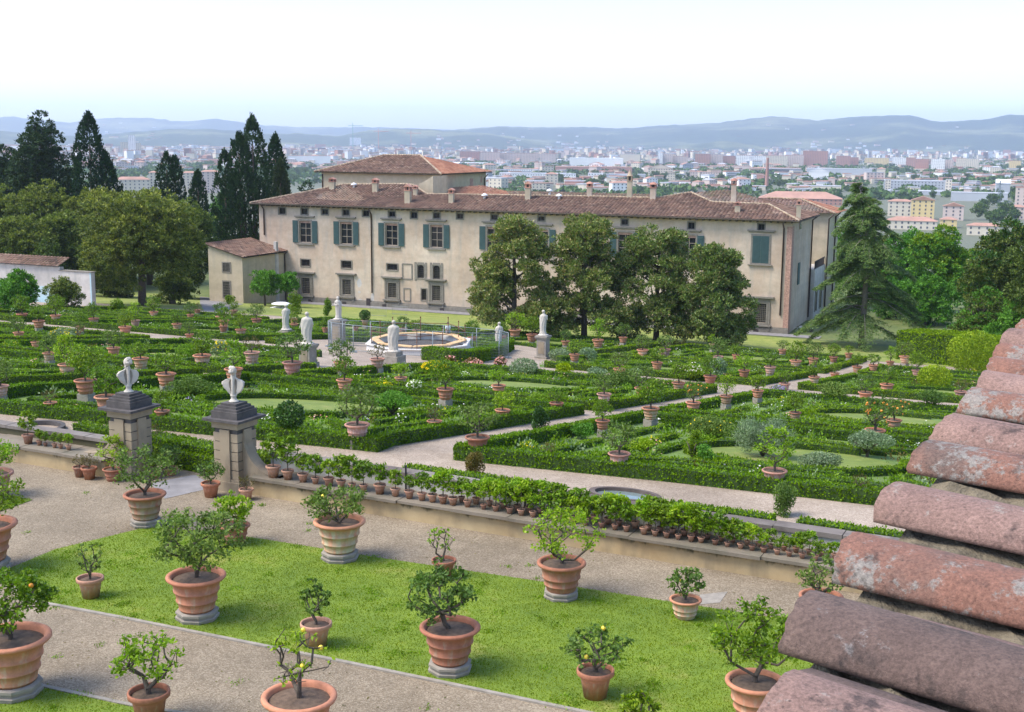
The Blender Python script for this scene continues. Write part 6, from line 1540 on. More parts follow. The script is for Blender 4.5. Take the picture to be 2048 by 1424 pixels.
p=Vector(P(1612,664)); t=empty('scooter',p,R(-10)); tag(t,'white and black motor scooter parked by the side door of the villa','scooter')
for x in (-.6,.6):
    mb=MB(); mb.tube([(x+.2*math.cos(a),0,.24+.2*math.sin(a)) for a in [2*math.pi*k/14 for k in range(15)]],.05,7,cap=False); mb.ball((x,0,.24),(.12,.04,.12),8,6); mb.obj('wheel',[M['iron']],t,(0,0,0))
mb=MB(); mb.ball((-.45,0,.55),(.42,.17,.22),12,8); mb.box((.02,0,.30),(.5,.3,.08)); mb.bar((.3,0,.3),(.48,0,.95),.3,.05); mb.ball((.60,0,.46),(.2,.08,.1),8,6); mb.obj('body',[M['white']],t,(0,0,0))
mb=MB(); mb.ball((-.4,0,.78),(.38,.14,.08),12,6); mb.obj('seat',[M['iron']],t,(0,0,0)); mb=MB(); mb.tube([(.40,-.3,1.05),(.48,0,1.0),(.40,.3,1.05)],.02,6); mb.ball((.52,0,.95),(.07,.08,.08),8,6); mb.obj('handlebar',[M['iron']],t,(0,0,0))
# ---------------------------------------------------------------- trees
def base_at(x,d,yb=None):
    """ground point in the picture column x at horizontal distance d"""
    y=712
    for _ in range(12):
        r=ray(x,y); k=d/math.hypot(r[0],r[1]); X,Y=r[0]*k,r[1]*k; z=gz(X,Y)
        # find picture y of that ground point
        lo,hi=0,1424
        for _ in range(30):
            m=(lo+hi)/2; rr=ray(x,m); kk=d/math.hypot(rr[0],rr[1])
            if CZ+rr[2]*kk>z: lo=m
            else: hi=m
        y=(lo+hi)/2
    return Vector((X,Y,z)),y
def tree(x,d,ytop,wpx,label,kind='oak',name='tree',seed=1,n=26000,L=.3,mat='oak',top=None,crown_lo=.25,lobes=None,squash=1.0,group=None,trunk_r=.4,bark='bark',ybase=None,nl=14,fill=.22,W=.6):
    if ybase: p=Vector(P(x,ybase)); d=math.hypot(p.x,p.y)
    else: p,_=base_at(x,d)
    s=pxm(*p); r=ray(x,ytop); k=d/math.hypot(r[0],r[1]); H=CZ+r[2]*k-p.z; Wm=wpx/s
    rg=np.random.default_rng(seed)
    if lobes is None:
        lobes=[]
        z0=H*crown_lo; zc=(z0+H)/2; rz_=(H-z0)/2; rx=Wm/2
        for i in range(nl):
            a=i*2.4+rg.uniform(-.4,.4); zz=rg.uniform(-.95,.72); rr=math.sqrt(max(0,1-max(0,zz)**2))*rg.uniform(.4,.72)*(1 if zz>-.6 else .9)
            r_=rg.uniform(.30,.44)*min(rx,rz_)*1.15
            lobes.append((rr*rx*math.cos(a),rr*rx*math.sin(a),zc+zz*rz_*.8,r_*1.15,r_*1.15,r_))
        lobes.append((0,0,zc,rx*.5,rx*.5,rz_*.75)); lobes.append((rx*.12,0,H-rz_*.42,rx*.5,rx*.5,rz_*.42))
    t=empty(name,p); tag(t,label,'tree',group)
    put('trunk',trunk_mesh('trunk',H*.75,trunk_r,7,M[bark],seed,Wm*.3,crown_lo*.8+.1),t,(0,0,0))
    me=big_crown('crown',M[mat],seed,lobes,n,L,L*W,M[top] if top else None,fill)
    put('crown',me,t,(0,0,0)); return t
OK=[ # x, dist, ytop, width px, label, seed, n, mat, top, crown_lo, L
(285,None,385,250,'huge holm oak with visible trunk left of the annex',1,52000,'oak','oak_y',.17,.30,612),
(374,172,398,112,'rounded yellow-green holm oak touching the annex roof',2,26000,'oak','oak_y',.05,.30,None),
(45,178,430,150,'dark holm oak at the left above the white wall',3,26000,'oak','oak_y',.05,.32,None),
(125,182,420,120,'greyish holm oak between the dark one and the huge one',4,24000,'oak','oak_y',.05,.34,None),
(90,200,362,150,'olive-green holm oak in the second row at the left',5,24000,'oak','oak_y',.08,.36,None),
(5,205,372,110,'holm oak at the left edge in the second row',6,20000,'oak','oak_y',.08,.36,None),
(195,190,370,130,'holm oak of the second row below the left cypress',7,22000,'oak','oak_y',.08,.36,None),
(300,195,378,150,'holm oak of the second row behind the huge one',8,22000,'oak','oak_y',.08,.36,None),
(215,168,470,110,'dark low holm oak in the shadow beside the white wall',9,18000,'oak',None,.02,.32,None),
(95,172,480,90,'small dark tree directly over the tile coping',10,14000,'oak',None,.02,.3,None)]
for x,d,yt,wp,lab,sd_,n,mt,tp_,lo,L,yb_ in OK:
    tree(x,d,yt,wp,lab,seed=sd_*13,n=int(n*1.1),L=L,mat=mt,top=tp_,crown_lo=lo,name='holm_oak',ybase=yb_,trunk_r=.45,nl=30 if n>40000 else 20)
# cypresses
def cypress(x,d,yt,wp,ylow,label,seed,mat='cypress',spires=((0,1,1),),n=16000):
    p,_=base_at(x,d); s=pxm(*p); r=ray(x,yt); k=d/math.hypot(r[0],r[1]); H=CZ+r[2]*k-p.z
    rg=np.random.default_rng(seed); Cc=[];Dd=[]; wsum=sum(hh*ww for _,hh,ww in spires)
    for dx,hh,ww in spires:
        h=H*hh; w_=wp/s*ww*.62; m=int(n*1.25*hh*ww/wsum)//12
        f=rg.random(m)**.85; a=rg.uniform(0,6.28,m)
        pr=np.where(f<.25,.72+1.1*f,np.sin(np.clip((1-f)*2.1,0,1)*math.pi/2)**.65)
        lump=1+.16*np.sin(a*3+f*17+seed)+.12*np.sin(a*5-f*31)
        r_=np.maximum(w_*pr*lump,.18)*np.where(rg.random(m)<.2,rg.uniform(.5,.9,m),rg.uniform(.9,1.05,m))
        c=np.stack([dx/s+r_*np.cos(a),r_*np.sin(a),h*(.03+.96*f)],1); idx=np.repeat(np.arange(m),12)
        o=rnd_dirs(rg,len(idx)); Cc.append(c[idx]+o*[.32,.32,.6]*rg.random(len(idx))[:,None]); out=np.stack([np.cos(a),np.sin(a),np.full(m,1.6)],1)[idx]
        Dd.append(out+rnd_dirs(rg,len(idx))*.7)
    c=np.concatenate(Cc);dd=np.concatenate(Dd); mb=MB(); k_=len(c)
    mb.quads(leafquads(rg,c,dd,rnd_dirs(rg,k_),.36*rg.uniform(.7,1.3,k_),.17*rg.uniform(.7,1.3,k_)),0); cm=mb.mesh('crown',[M[mat]])
    t=empty('cypress',p); tag(t,label,'tree','dark columnar cypresses')
    mb=MB()
    for dx,hh,ww in spires: mb.tube([(dx/s,0,-.3),(dx/s,0,H*hh*.85)],[.4,.08],7)
    mb.obj('trunk',[M['bark']],t,(0,0,0)); put('crown',cm,t,(0,0,0))
cypress(200,205,222,80,380,'tall dark double-topped cypress at the upper left',21,spires=((-8,1,.68),(22,.76,.6)),n=24000)
cypress(346,215,303,58,395,'shorter forked cypress right of the tall left one',22,spires=((-5,1,.7),(12,.97,.55),(-16,.7,.4)),n=15000)
cypress(402,210,340,34,430,'small pointed cypress in front of the pale apartments',23,n=8000)
cypress(495,185,227,100,480,'widest and tallest cypress clump left of the belvedere',24,spires=((18,1,.5),(-8,.9,.55),(-38,.80,.4),(0,.7,.9)),n=34000)
cypress(557,200,267,38,390,'slim pointed cypress right of the big clump',25,n=11000)
cypress(566,190,318,32,400,'greyish-green round-topped cypress next to the roof hip',26,mat='cypress_y',n=9000)
# broad dark conifers, upper left
tree(92,215,226,105,'tall dark broad-crowned conifer at the upper left',seed=31,n=30000,L=.36,mat='conifer',crown_lo=.33,name='conifer',trunk_r=.5,fill=.15,nl=26)
tree(18,225,290,100,'dark conifer at the left edge above the oaks',seed=32,n=18000,L=.38,mat='conifer',crown_lo=.2,name='conifer',trunk_r=.4)
tree(150,225,315,60,'dark scraggy conifer between the broad one and the cypress',seed=33,n=12000,L=.38,mat='conifer',crown_lo=.2,name='conifer')
# green trees around
tree(36,None,541,72,'bright green rounded tree in front of the white wall',seed=41,n=15000,L=.2,mat='chestnut',crown_lo=.12,name='tree',ybase=628,trunk_r=.2)
tree(128,None,555,66,'dark rambling climber against the white wall',seed=42,n=13000,L=.16,mat='oak',top='oak_y',crown_lo=.0,name='climbing_shrub',ybase=622,trunk_r=.1)
tree(530,None,541,66,'small bright tree before the annex, the left of the pair',seed=43,n=9000,L=.2,mat='chestnut',crown_lo=.36,name='tree',ybase=612,trunk_r=.14)
tree(574,None,545,52,'small bright tree before the annex, the right of the pair',seed=44,n=7000,L=.2,mat='chestnut',crown_lo=.38,name='tree',ybase=614,trunk_r=.13)
tree(345,None,545,80,'dark shrubby tree under the oak by the grey drive',seed=45,n=10000,L=.24,mat='oak',top='oak_y',crown_lo=.0,name='tree',ybase=608)
tree(612,230,362,60,'small dark tree behind the villa roof at the left',seed=46,n=7000,L=.4,mat='conifer',crown_lo=.1)
tree(445,225,385,60,'bright green tree between the small cypress and the big clump',seed=47,n=8000,L=.38,mat='chestnut',crown_lo=.1)
# magnolias before the facade
for x,yb_,yt,wp,lab,sd_,lob in (
 (1028,672,430,205,'magnolia farthest left of the row before the villa',51,None),
 (1168,678,424,200,'second magnolia from the left, the tallest',52,None),
 (1312,684,450,205,'third magnolia from the left',53,None),
 (1428,694,484,180,'magnolia at the right end of the row with visible trunk',54,None)):
    p=Vector(P(x,yb_)); s=pxm(*p); d=math.hypot(p.x,p.y); r=ray(x,yt); H=CZ+r[2]*(d/math.hypot(r[0],r[1]))-p.z; W_=wp/s; rg=np.random.default_rng(sd_)
    lob=[]
    for i in range(60):
        f=(i%15+rg.random())/15*.97+.03; rad=W_/2*(1-.60*f**1.9)*rg.uniform(.38,.9); a=rg.uniform(0,6.28); q=rg.uniform(.12,.20)*W_*.75
        lob.append((rad*math.cos(a),rad*math.sin(a),H*(.09+.86*f)-q*.4,q,q,q*.8))
    t=empty('magnolia',p); tag(t,lab,'tree','magnolias in a row before the villa')
    put('trunk',trunk_mesh('trunk',H*.85,.28,16,M['bark'],sd_,W_*.34,.15),t,(0,0,0))
    put('crown',big_crown('crown',M['magnolia'],sd_,lob,50000,.27,.14,None,.35,updir=.3),t,(0,0,0))
# cedar
p=Vector(P(1722,697)); s=pxm(*p); d=math.hypot(p.x,p.y); r=ray(1705,362); H=CZ+r[2]*(d/math.hypot(r[0],r[1]))-p.z
t=empty('cedar',p); tag(t,'large cedar with drooping blue-green branches and bent top, right of the villa','tree')
rg=np.random.default_rng(61); mb=MB(); top=Vector((-1.1,0,H))
mb.tube([(0,0,-.3),(.1,0,H*.3),(0.1,.1,H*.6),(-.4,0,H*.85),(-1.2,0,H*.97)],[.38,.3,.2,.09,.03],8)
bb=MB(); Q=[]
for i in range(96):
    f=rg.uniform(.08,1)**.9 if i>12 else rg.uniform(.8,.99)
    z=H*f; a=rg.uniform(0,6.28); l=(1-f)**.72*8.0*rg.uniform(.62,1.08)+.7
    c0=Vector((.1-1.2*max(0,f-.7)*3.3,0,z)); q=[c0]; dz=rg.uniform(.12,.3)
    for j in range(1,6):
        g_=j/5; q.append(c0+Vector((math.cos(a)*l*g_,math.sin(a)*l*g_,l*(dz*g_-.62*g_*g_)+rg.normal()*.08)))
    mb.tube(q,[.08,.07,.05,.035,.02,.008],5)
    m=int(52*l); tt=rg.uniform(.12,1,m)
    pts_=np.array([[*q[min(4,int(v*5))].lerp(q[min(5,int(v*5)+1)],v*5-int(v*5))] for v in np.minimum(tt,.999)])
    side=np.array([-math.sin(a),math.cos(a),0]); sp=rg.normal(size=m)*(.16*l*(1.15-tt)+.12)
    pts_=pts_+side*sp[:,None]; pts_[:,2]-=np.abs(sp)*.35+rg.random(m)*.1
    rep=7; c=np.repeat(pts_,rep,0)+rg.normal(size=(m*rep,3))*[.14,.14,.06]
    dd=np.repeat(np.outer(np.sign(sp),side)*.8+np.array([math.cos(a),math.sin(a),-.35]),rep,0)+rg.normal(size=(m*rep,3))*.45
    nn=rg.normal(size=(m*rep,3))*.5+[0,0,1]
    Q.append(leafquads(rg,c,dd,nn,.34*rg.uniform(.6,1.2,m*rep),.07))
mb.obj('trunk',[M['bark_pale']],t,(0,0,0)); bb.quads(np.concatenate(Q),0); bb.obj('crown',[M['cedar']],t,(0,0,0))
# right side trees
tree(1872,172,452,120,'rounded bright chestnut tree with pale blossoms at the right',seed=71,n=26000,L=.34,mat='chestnut',top='citrus',crown_lo=.1,name='chestnut_tree')
tree(1810,200,455,90,'smooth green tree behind the cedar',seed=72,n=16000,L=.36,mat='chestnut',crown_lo=.1)
tree(1990,140,436,140,'large dark holm oak at the right edge',seed=73,n=30000,L=.28,mat='oak',top='laurel',crown_lo=.16,name='holm_oak')
tree(2065,128,452,130,'dark tree cut by the right edge',seed=74,n=20000,L=.28,mat='oak',crown_lo=.1)
tree(1845,160,552,110,'lower green tree under the chestnut',seed=75,n=16000,L=.28,mat='chestnut',crown_lo=.0)
tree(1955,132,575,110,'mixed green shrubby tree under the dark holm oak',seed=76,n=16000,L=.22,mat='oak',top='chestnut',crown_lo=.05)
tree(2020,128,590,100,'leafy lower tree at the right edge behind the tall hedge',seed=77,n=14000,L=.22,mat='chestnut',crown_lo=.0)
tree(1790,165,560,80,'green tree just right of the cedar',seed=78,n=13000,L=.28,mat='chestnut',crown_lo=.0)
tree(1700,190,440,90,'green tree seen between the rear block and the cedar',seed=79,n=13000,L=.36,mat='chestnut',crown_lo=.05)
tree(1935,185,500,90,'green tree between the chestnut and the dark oak',seed=80,n=12000,L=.32,mat='chestnut',top='citrus',crown_lo=.05)
tree(1760,215,470,90,'dark green tree behind the cedar',seed=81,n=12000,L=.4,mat='oak',crown_lo=.05)
# ---------------------------------------------------------------- roof tiles beside the camera
def coppo(k,x,y,L_=1.4,r=.063,mat='tileA',tilt=0,h=-.47):
    d=ray(x,y); t=h/d[2]; p=Vector((d[0]*t,d[1]*t,CZ+h))
    az=R(-52+tilt*.6)   # direction the tile points to at its free left end
    dr=Vector((math.sin(az),math.cos(az),.02)).normalized(); ax=-dr
    side=ax.cross(Vector((0,0,1))).normalized(); upv=side.cross(ax).normalized()
    rg=random.Random(k*7+1); mb=MB(); ns=60 if k<5 else 30; nt_=18
    vs=[];fs=[]
    def pt(i,j,rr):
        s_=L_*i/ns; th=math.pi*(j/nt_); taper=1-.10*(s_/.5)*.5
        bump_=.0006*math.sin(i*.31+j*.5+k)
        jag=(.0012*math.sin(j*1.9+k*2)+.001*math.sin(j*4.3))+.005*math.sin(j*.33+k) if i==0 else 0
        R_=(rr+bump_)*taper
        return p+ax*(s_+jag)+side*(math.cos(th)*R_*1.04)+upv*(math.sin(th)*R_*.66-r*.66)
    for i in range(ns+1):
        for j in range(nt_+1): vs.append(pt(i,j,r))
    for i in range(ns+1):
        for j in range(nt_+1): vs.append(pt(i,j,r-.017))
    m=nt_+1; o=(ns+1)*m
    for i in range(ns):
        for j in range(nt_):
            a=i*m+j; fs.append((a,a+1,a+m+1,a+m)); fs.append((o+a,o+a+m,o+a+m+1,o+a+1))
    for j in range(nt_): fs.append((j,o+j,o+j+1,j+1))
    for i in range(ns): fs.append((i*m,(i+1)*m,o+(i+1)*m,o+i*m)); fs.append((i*m+nt_,o+i*m+nt_,o+(i+1)*m+nt_,(i+1)*m+nt_))
    mb.add(vs,fs,0,True); return mb,p,ax,side,upv
def tilem(name,c0,c1,c2,lich,la,dark):
    m,nt,b=newmat(name); v=coord(nt)
    a=noise(nt,v,4,7,.7); f=noise(nt,v,210,5,.8); col=ramp(nt,a,[(.3,c0),(.52,c1),(.72,c2)])
    l1=noise(nt,v,19,8,.78); col=mix(nt,col,lich,ramp(nt,l1,[(la,(0,0,0)),(la+.05,(.85,)*3)]))
    l2=noise(nt,v,13,7,.72); col=mix(nt,col,dark,ramp(nt,l2,[(.56,(0,0,0)),(.66,(.8,)*3)]))
    vo=N(nt,'ShaderNodeTexVoronoi'); vo.inputs['Scale'].default_value=95; nt.links.new(v,vo.inputs['Vector'])
    pit=ramp(nt,vo.outputs['Distance'],[(.0,(1,1,1)),(.2,(0,0,0))]); sel=noise(nt,v,22,2); 
    col=mix(nt,col,dark,mix(nt,(0,0,0),pit,ramp(nt,sel,[(.42,(0,0,0)),(.58,(1,1,1))])))
    col=mix(nt,col,ramp(nt,f,[(.34,(.55,.53,.52)),(.66,(1.35,1.33,1.3))]),1.0,'MULTIPLY')
    nt.links.new(col,b.inputs['Base Color']); b.inputs['Roughness'].default_value=.9
    bump(nt,b,f,.8,.004); return m
M['tileA']=tilem('pink_aged_tile',(.21,.125,.10),(.29,.18,.145),(.36,.24,.20),(.33,.29,.25),.60,(.045,.032,.028))
M['tileB']=tilem('orange_lichened_tile',(.19,.095,.065),(.26,.125,.085),(.15,.10,.08),(.27,.255,.225),.52,(.035,.028,.025))
M['tileC']=tilem('dark_weathered_tile',(.095,.062,.05),(.145,.095,.076),(.20,.135,.11),(.25,.225,.21),.60,(.035,.027,.024))
M['mortar']=plain('mossy_old_mortar',(.16,.13,.085),1,0,.5,25,1.0)
rt=empty('tiled_roof',(0.9,1.2,CZ-.6),0); tag(rt,'edge of a roof of old clay barrel tiles with lichen, close at the right','roof'); off=Vector(rt.location)
TT=[(1560,1352,'tileA',3),(1562,1330,'tileC',-3),(1612,1190,'tileC',2),(1706,1070,'tileB',-2),(1788,966,'tileA',1),(1850,880,'tileB',-3),(1897,826,'tileA',6),(1940,774,'tileB',3),(1970,741,'tileA',4),(1990,713,'tileB',2),(2005,686,'tileB',2),(2020,656,'tileA',0),(2045,636,'tileB',0),(2065,612,'tileA',0)]
TT.pop(1)
first=None
for k,(x,y,mt,tl) in enumerate(TT):
    mb,p,ax,sd_,up_=coppo(k,x,y,mat=mt,tilt=tl); o=mb.obj('cover_tile',[M[mt]],rt,(0,0,0),off)
    if k in (3,): o['label']='orange cover tile with grey lichen patches'
    # mortar packing under each cover tile
    rg=np.random.default_rng(k); mb=MB(); ns=44
    vs=[];fs=[]
    for i in range(ns+1):
        for j in range(9):
            s_=.035+1.3*i/ns; q=p+ax*s_+sd_*(-.13+.26*j/8)+up_*(-.066+.018*math.sin(math.pi*j/8)+float(rg.normal())*.005); vs.append(q)
    for i in range(ns):
        for j in range(8): a=i*9+j; fs.append((a,a+1,a+10,a+9))
    mb.add(vs,fs,0,False); mb.obj('mortar',[M['mortar']],rt,(0,0,0),off)
    # flat pan tile with its raised edge showing behind each cover tile
    mb=MB(); rq=random.Random(k+50); s0_=(-.02,.06,.10,.03)[k%4]; vs=[];fs=[]; pr=[(-.045,-.062),(-.060,-.030),(-.072,-.026),(-.105,-.034),(-.118,-.060),(-.112,-.075)]
    for i in range(29):
        for a_,b_ in pr: vs.append(p+ax*(s0_+1.36*i/28+.004*math.sin(a_*90))+sd_*(a_+.0015*math.sin(i*.7+k))+up_*(b_+.0012*math.sin(i*.9)))
    for i in range(28):
        for j in range(5): a=i*6+j; fs.append((a,a+1,a+7,a+6))
    fs.append(tuple(range(6))[::-1])
    mb.add(vs,fs,0,True); o=mb.obj('pan_tile',[M['tileA' if k%3 else 'tileC']],rt,(0,0,0),off)
# the building under that roof: plain wall of the lemon house
A=Vector((0.30,0.5,0)); 
mb=MB(); q=[(xy(-.12,-4)),(xy(-.12,9)),(xy(6,9)),(xy(6,-4))]; mb.prism([(a,b) for a,b in q],11.9,CZ-.66)
lh=mb.obj('lemon_house',[M['plaster2']]); tag(lh,'lemon house building under the tiled roof edge at the right','building')
# ---------------------------------------------------------------- hills
HILLS=[]
def hill(name,sky,dist,foot,mat,seed,depth=2600):
    HILLS.append((sky,dist,depth))
    rg=np.random.default_rng(seed); xs=np.arange(sky[0][0],sky[-1][0]+1,6.0); ys=np.interp(xs,[a for a,b in sky],[b for a,b in sky])
    ys=ys+np.convolve(rg.normal(size=len(xs))*1.0,[.25,.5,.25],'same')*.8
    nr=26; V=[];fs=[]
    for j in range(nr+1):
        f=j/nr
        for i,(x,y) in enumerate(zip(xs,ys)):
            g=min(1,f/.72); prof=(1-math.cos(math.pi*g))/2 if f<=.72 else 1-.5*((f-.72)/.28)
            dd=dist-depth+depth*f/.72
            r=ray(x,y); k=dist/math.hypot(r[0],r[1]); ztop=CZ+r[2]*k
            X=r[0]/math.hypot(r[0],r[1])*dd;Y=r[1]/math.hypot(r[0],r[1])*dd
            n_=(math.sin(X*.004+seed)+math.sin(Y*.0033+X*.0017))*18*math.sin(math.pi*min(1,f/.72))*(ztop+38)/300
            V.append((X,Y,-40+(ztop+40)*prof+(n_ if f<.7 else 0)))
    w=len(xs)
    for j in range(nr):
        for i in range(w-1): a=j*w+i; fs.append((a,a+1,a+w+1,a+w))
    mb=MB(); mb.add(V,fs,0,True); o=mb.obj(name,[mat]); tag(o,kind='structure')
hill('hills',[(-400,236),(0,234),(25,232),(60,238),(140,245),(215,236),(300,236),(350,242),(375,243),(430,238),(470,243),(530,251),(620,254),(700,254),(800,256),(900,260),(1000,262),(1200,266)],14500,300,M['hill'],1)
hill('hills',[(-500,262),(0,262),(100,270),(180,272),(240,266),(290,262),(340,258),(420,258),(470,262),(520,267),(560,268),(600,266),(640,270),(680,272),(720,263),(760,259),(800,257),(860,259),(900,262),(960,266),(1040,276),(1110,290)],8200,300,M['hill'],2,1800)
hill('hills',[(780,280),(860,264),(920,259),(1000,253),(1100,254),(1180,254),(1230,257),(1260,256),(1320,252),(1400,248),(1460,243),(1500,238),(1545,232),(1590,237),(1640,242),(1680,238),(1750,234),(1820,231),(1850,238),(1880,244),(1920,242),(1960,240),(2000,234),(2020,230),(2060,233),(2150,245),(2500,255)],11000,300,M['hill'],3,3600)
hill('hills',[(1280,296),(1330,292),(1400,288),(1440,282),(1470,284),(1520,292),(1560,298)],7600,300,M['hill'],4,700)
# ---------------------------------------------------------------- city in the plain
WC={'cream':(.62,.54,.42),'pink':(.58,.46,.40),'white':(.78,.76,.73),'brick':(.42,.22,.17),'ochre':(.66,.50,.24),'grey':(.42,.43,.45),'dark':(.12,.12,.14)}
for k,c in WC.items(): M['w_'+k]=plain('far_wall_'+k,c,.9,0,.08,.02)
M['r_red']=plain('far_clay_roof',(.40,.22,.16),.9,0,.2,.08); M['r_grey']=plain('far_grey_roof',(.42,.42,.44),.9,0,.15,.08); M['r_white']=plain('far_white_roof',(.75,.75,.75),.8,0,.05,.08)
M['farwin']=plain('far_window',(.09,.09,.10),.5,0,.2,.1)
def house_mesh(W,Dp,H,wall,roofm,rk='hip',fl_h=3.1,win=True,mb=None,o=(0,0,0),rz=0):
    own=mb is None
    if own: mb=MB()
    st=len(mb.v)
    mb.box((0,0,H/2-1),(W,Dp,H+2),0)
    e=.5
    if rk=='hip':
        h=min(W,Dp)*.18; a=max(0,(W-Dp)/2)
        mb.add([(-W/2-e,-Dp/2-e,H),(W/2+e,-Dp/2-e,H),(W/2+e,Dp/2+e,H),(-W/2-e,Dp/2+e,H),(-a,0,H+h),(a,0,H+h)],[(0,1,5,4),(1,2,5),(2,3,4,5),(3,0,4),(3,2,1,0)],1)
    elif rk=='gable':
        h=W*.16
        mb.add([(-W/2-e,-Dp/2-e,H-.1),(W/2+e,-Dp/2-e,H-.1),(W/2+e,Dp/2+e,H-.1),(-W/2-e,Dp/2+e,H-.1),(0,-Dp/2-e,H+h),(0,Dp/2+e,H+h)],[(0,4,5,3),(1,2,5,4),(3,2,1,0)],1)
        mb.add([(-W/2,-Dp/2,H),(W/2,-Dp/2,H),(0,-Dp/2,H+h-.05)],[(0,1,2)],0)
    else: mb.box((0,0,H+.3),(W+.3,Dp+.3,.7),1)
    if win:
        nf=max(1,int(H/fl_h)); nw=max(2,int(W/4)); 
        for f in range(nf):
            z=(f+.55)*H/nf
            for i in range(nw): mb.box((-W/2+(i+.5)*W/nw,-Dp/2-.02,z),(1.3,.12,1.5),2)
            for i in range(max(1,int(Dp/5))): mb.box((W/2+.02,-Dp/2+(i+.5)*Dp/max(1,int(Dp/5)),z),(.12,1.2,1.5),2)
    if own: return mb.mesh('house',[M['w_'+wall],M[roofm],M['farwin']])
    c_,s_=math.cos(rz),math.sin(rz)
    for i in range(st,len(mb.v)): x,y,z=mb.v[i]; mb.v[i]=(o[0]+x*c_-y*s_,o[1]+x*s_+y*c_,o[2]+z)
def farp(x,y):
    r=ray(x,y); 
    if r[2]>-.0035: r=(r[0],r[1],-.0035)
    t=(-38-CZ)/r[2]; return Vector((r[0]*t,r[1]*t,-38.0))
def block(x0,x1,yt,yb,wall,roofm,label,rk='hip',name='building',dep=None,rz=None,win=True,group=None,parts=False,cat='building',storeys=None):
    p=farp((x0+x1)/2,yb); s=F/p.y; W=(x1-x0)/s; H=(yb-yt)/s
    if rk=='hip': H=H/(1+.0)*.86
    Dp=dep or min(W*.8,max(9,W*.4))
    ang=-math.atan2(p.x,p.y) if rz is None else rz
    if not parts:
        o=put(name,house_mesh(W,Dp,H,wall,roofm,rk,win=win),None,p,ang); tag(o,label,cat,group); return o
    t=empty(name,p,ang); tag(t,label,cat,group); nf=storeys or max(1,round(H/3.1)); nw=max(2,int(W/4.2))
    mb=MB(); mb.box((0,0,H/2-1),(W,Dp,H+2)); 
    mb.obj('wall',[M['w_'+wall]],t,(0,0,0))
    mb=MB(); e=.6
    if rk=='gable':
        h=W*.17; mb.add([(-W/2-e,-Dp/2-e,H-.1),(W/2+e,-Dp/2-e,H-.1),(W/2+e,Dp/2+e,H-.1),(-W/2-e,Dp/2+e,H-.1),(0,-Dp/2-e,H+h),(0,Dp/2+e,H+h)],[(0,4,5,3),(1,2,5,4),(3,2,1,0),(0,1,4)],0)
    elif rk=='flat': mb.box((0,0,H+.35),(W+.5,Dp+.5,.7))
    else:
        h=min(W,Dp)*.2; a=max(0,(W-Dp)/2); mb.add([(-W/2-e,-Dp/2-e,H),(W/2+e,-Dp/2-e,H),(W/2+e,Dp/2+e,H),(-W/2-e,Dp/2+e,H),(-a,0,H+h),(a,0,H+h)],[(0,1,5,4),(1,2,5),(2,3,4,5),(3,0,4),(3,2,1,0)],0)
    mb.obj('roof',[M[roofm]],t,(0,0,0))
    cnt=0
    for f in range(nf):
        for i in range(nw):
            if cnt>60: break
            cnt+=1; mb=MB(); mb.box((0,0,0),(1.2,.14,1.5)); mb.obj('window',[M['farwin']],t,(-W/2+(i+.5)*W/nw,-Dp/2-.03,(f+.55)*H/nf))
    return t
NB=[(232,300,354,392,'cream','r_red','pale apartment block behind the left cypress gap, the lower one','hip'),(300,318,338,392,'cream','r_red','narrow pale apartment wing beside the forked cypress','hip'),(366,404,340,384,'cream','r_red','pale apartment block right of the forked cypress','hip'),(404,440,337,386,'pink','r_red','pinkish apartment block left of the big cypress clump','hip'),
(1776,1822,398,432,'cream','r_red','cream house joined to the yellow gable at the right','hip'),(1822,1866,400,438,'ochre','r_red','yellow gabled house at the right','gable'),(1775,1870,438,458,'cream','r_red','low house with long red roof below the yellow gable','hip'),(1886,1925,412,440,'pink','r_red','small pinkish house right of the yellow gable','gable'),(1880,1912,436,455,'ochre','r_red','small ochre house in the trees right of the yellow gable','hip'),(1935,1996,448,470,'cream','r_red','house with wide brown-red roof near the right trees','hip'),(2030,2075,376,425,'pink','r_red','tall pinkish house cut by the right edge','flat'),(2010,2048,410,438,'pink','r_red','low pinkish house at the right edge','hip'),
(1520,1680,394,408,'brick','r_red','long brick building with red roof behind the villa','hip'),(966,1012,363,382,'white','r_red','small white-walled house behind the villa ridge','gable')]
for x0,x1,yt,yb_,wl_,rf,lab,rk in NB: block(x0,x1,yt,yb_,wl_,rf,lab,rk,parts=True,name='apartment_block' if 'apartment' in lab else 'house')
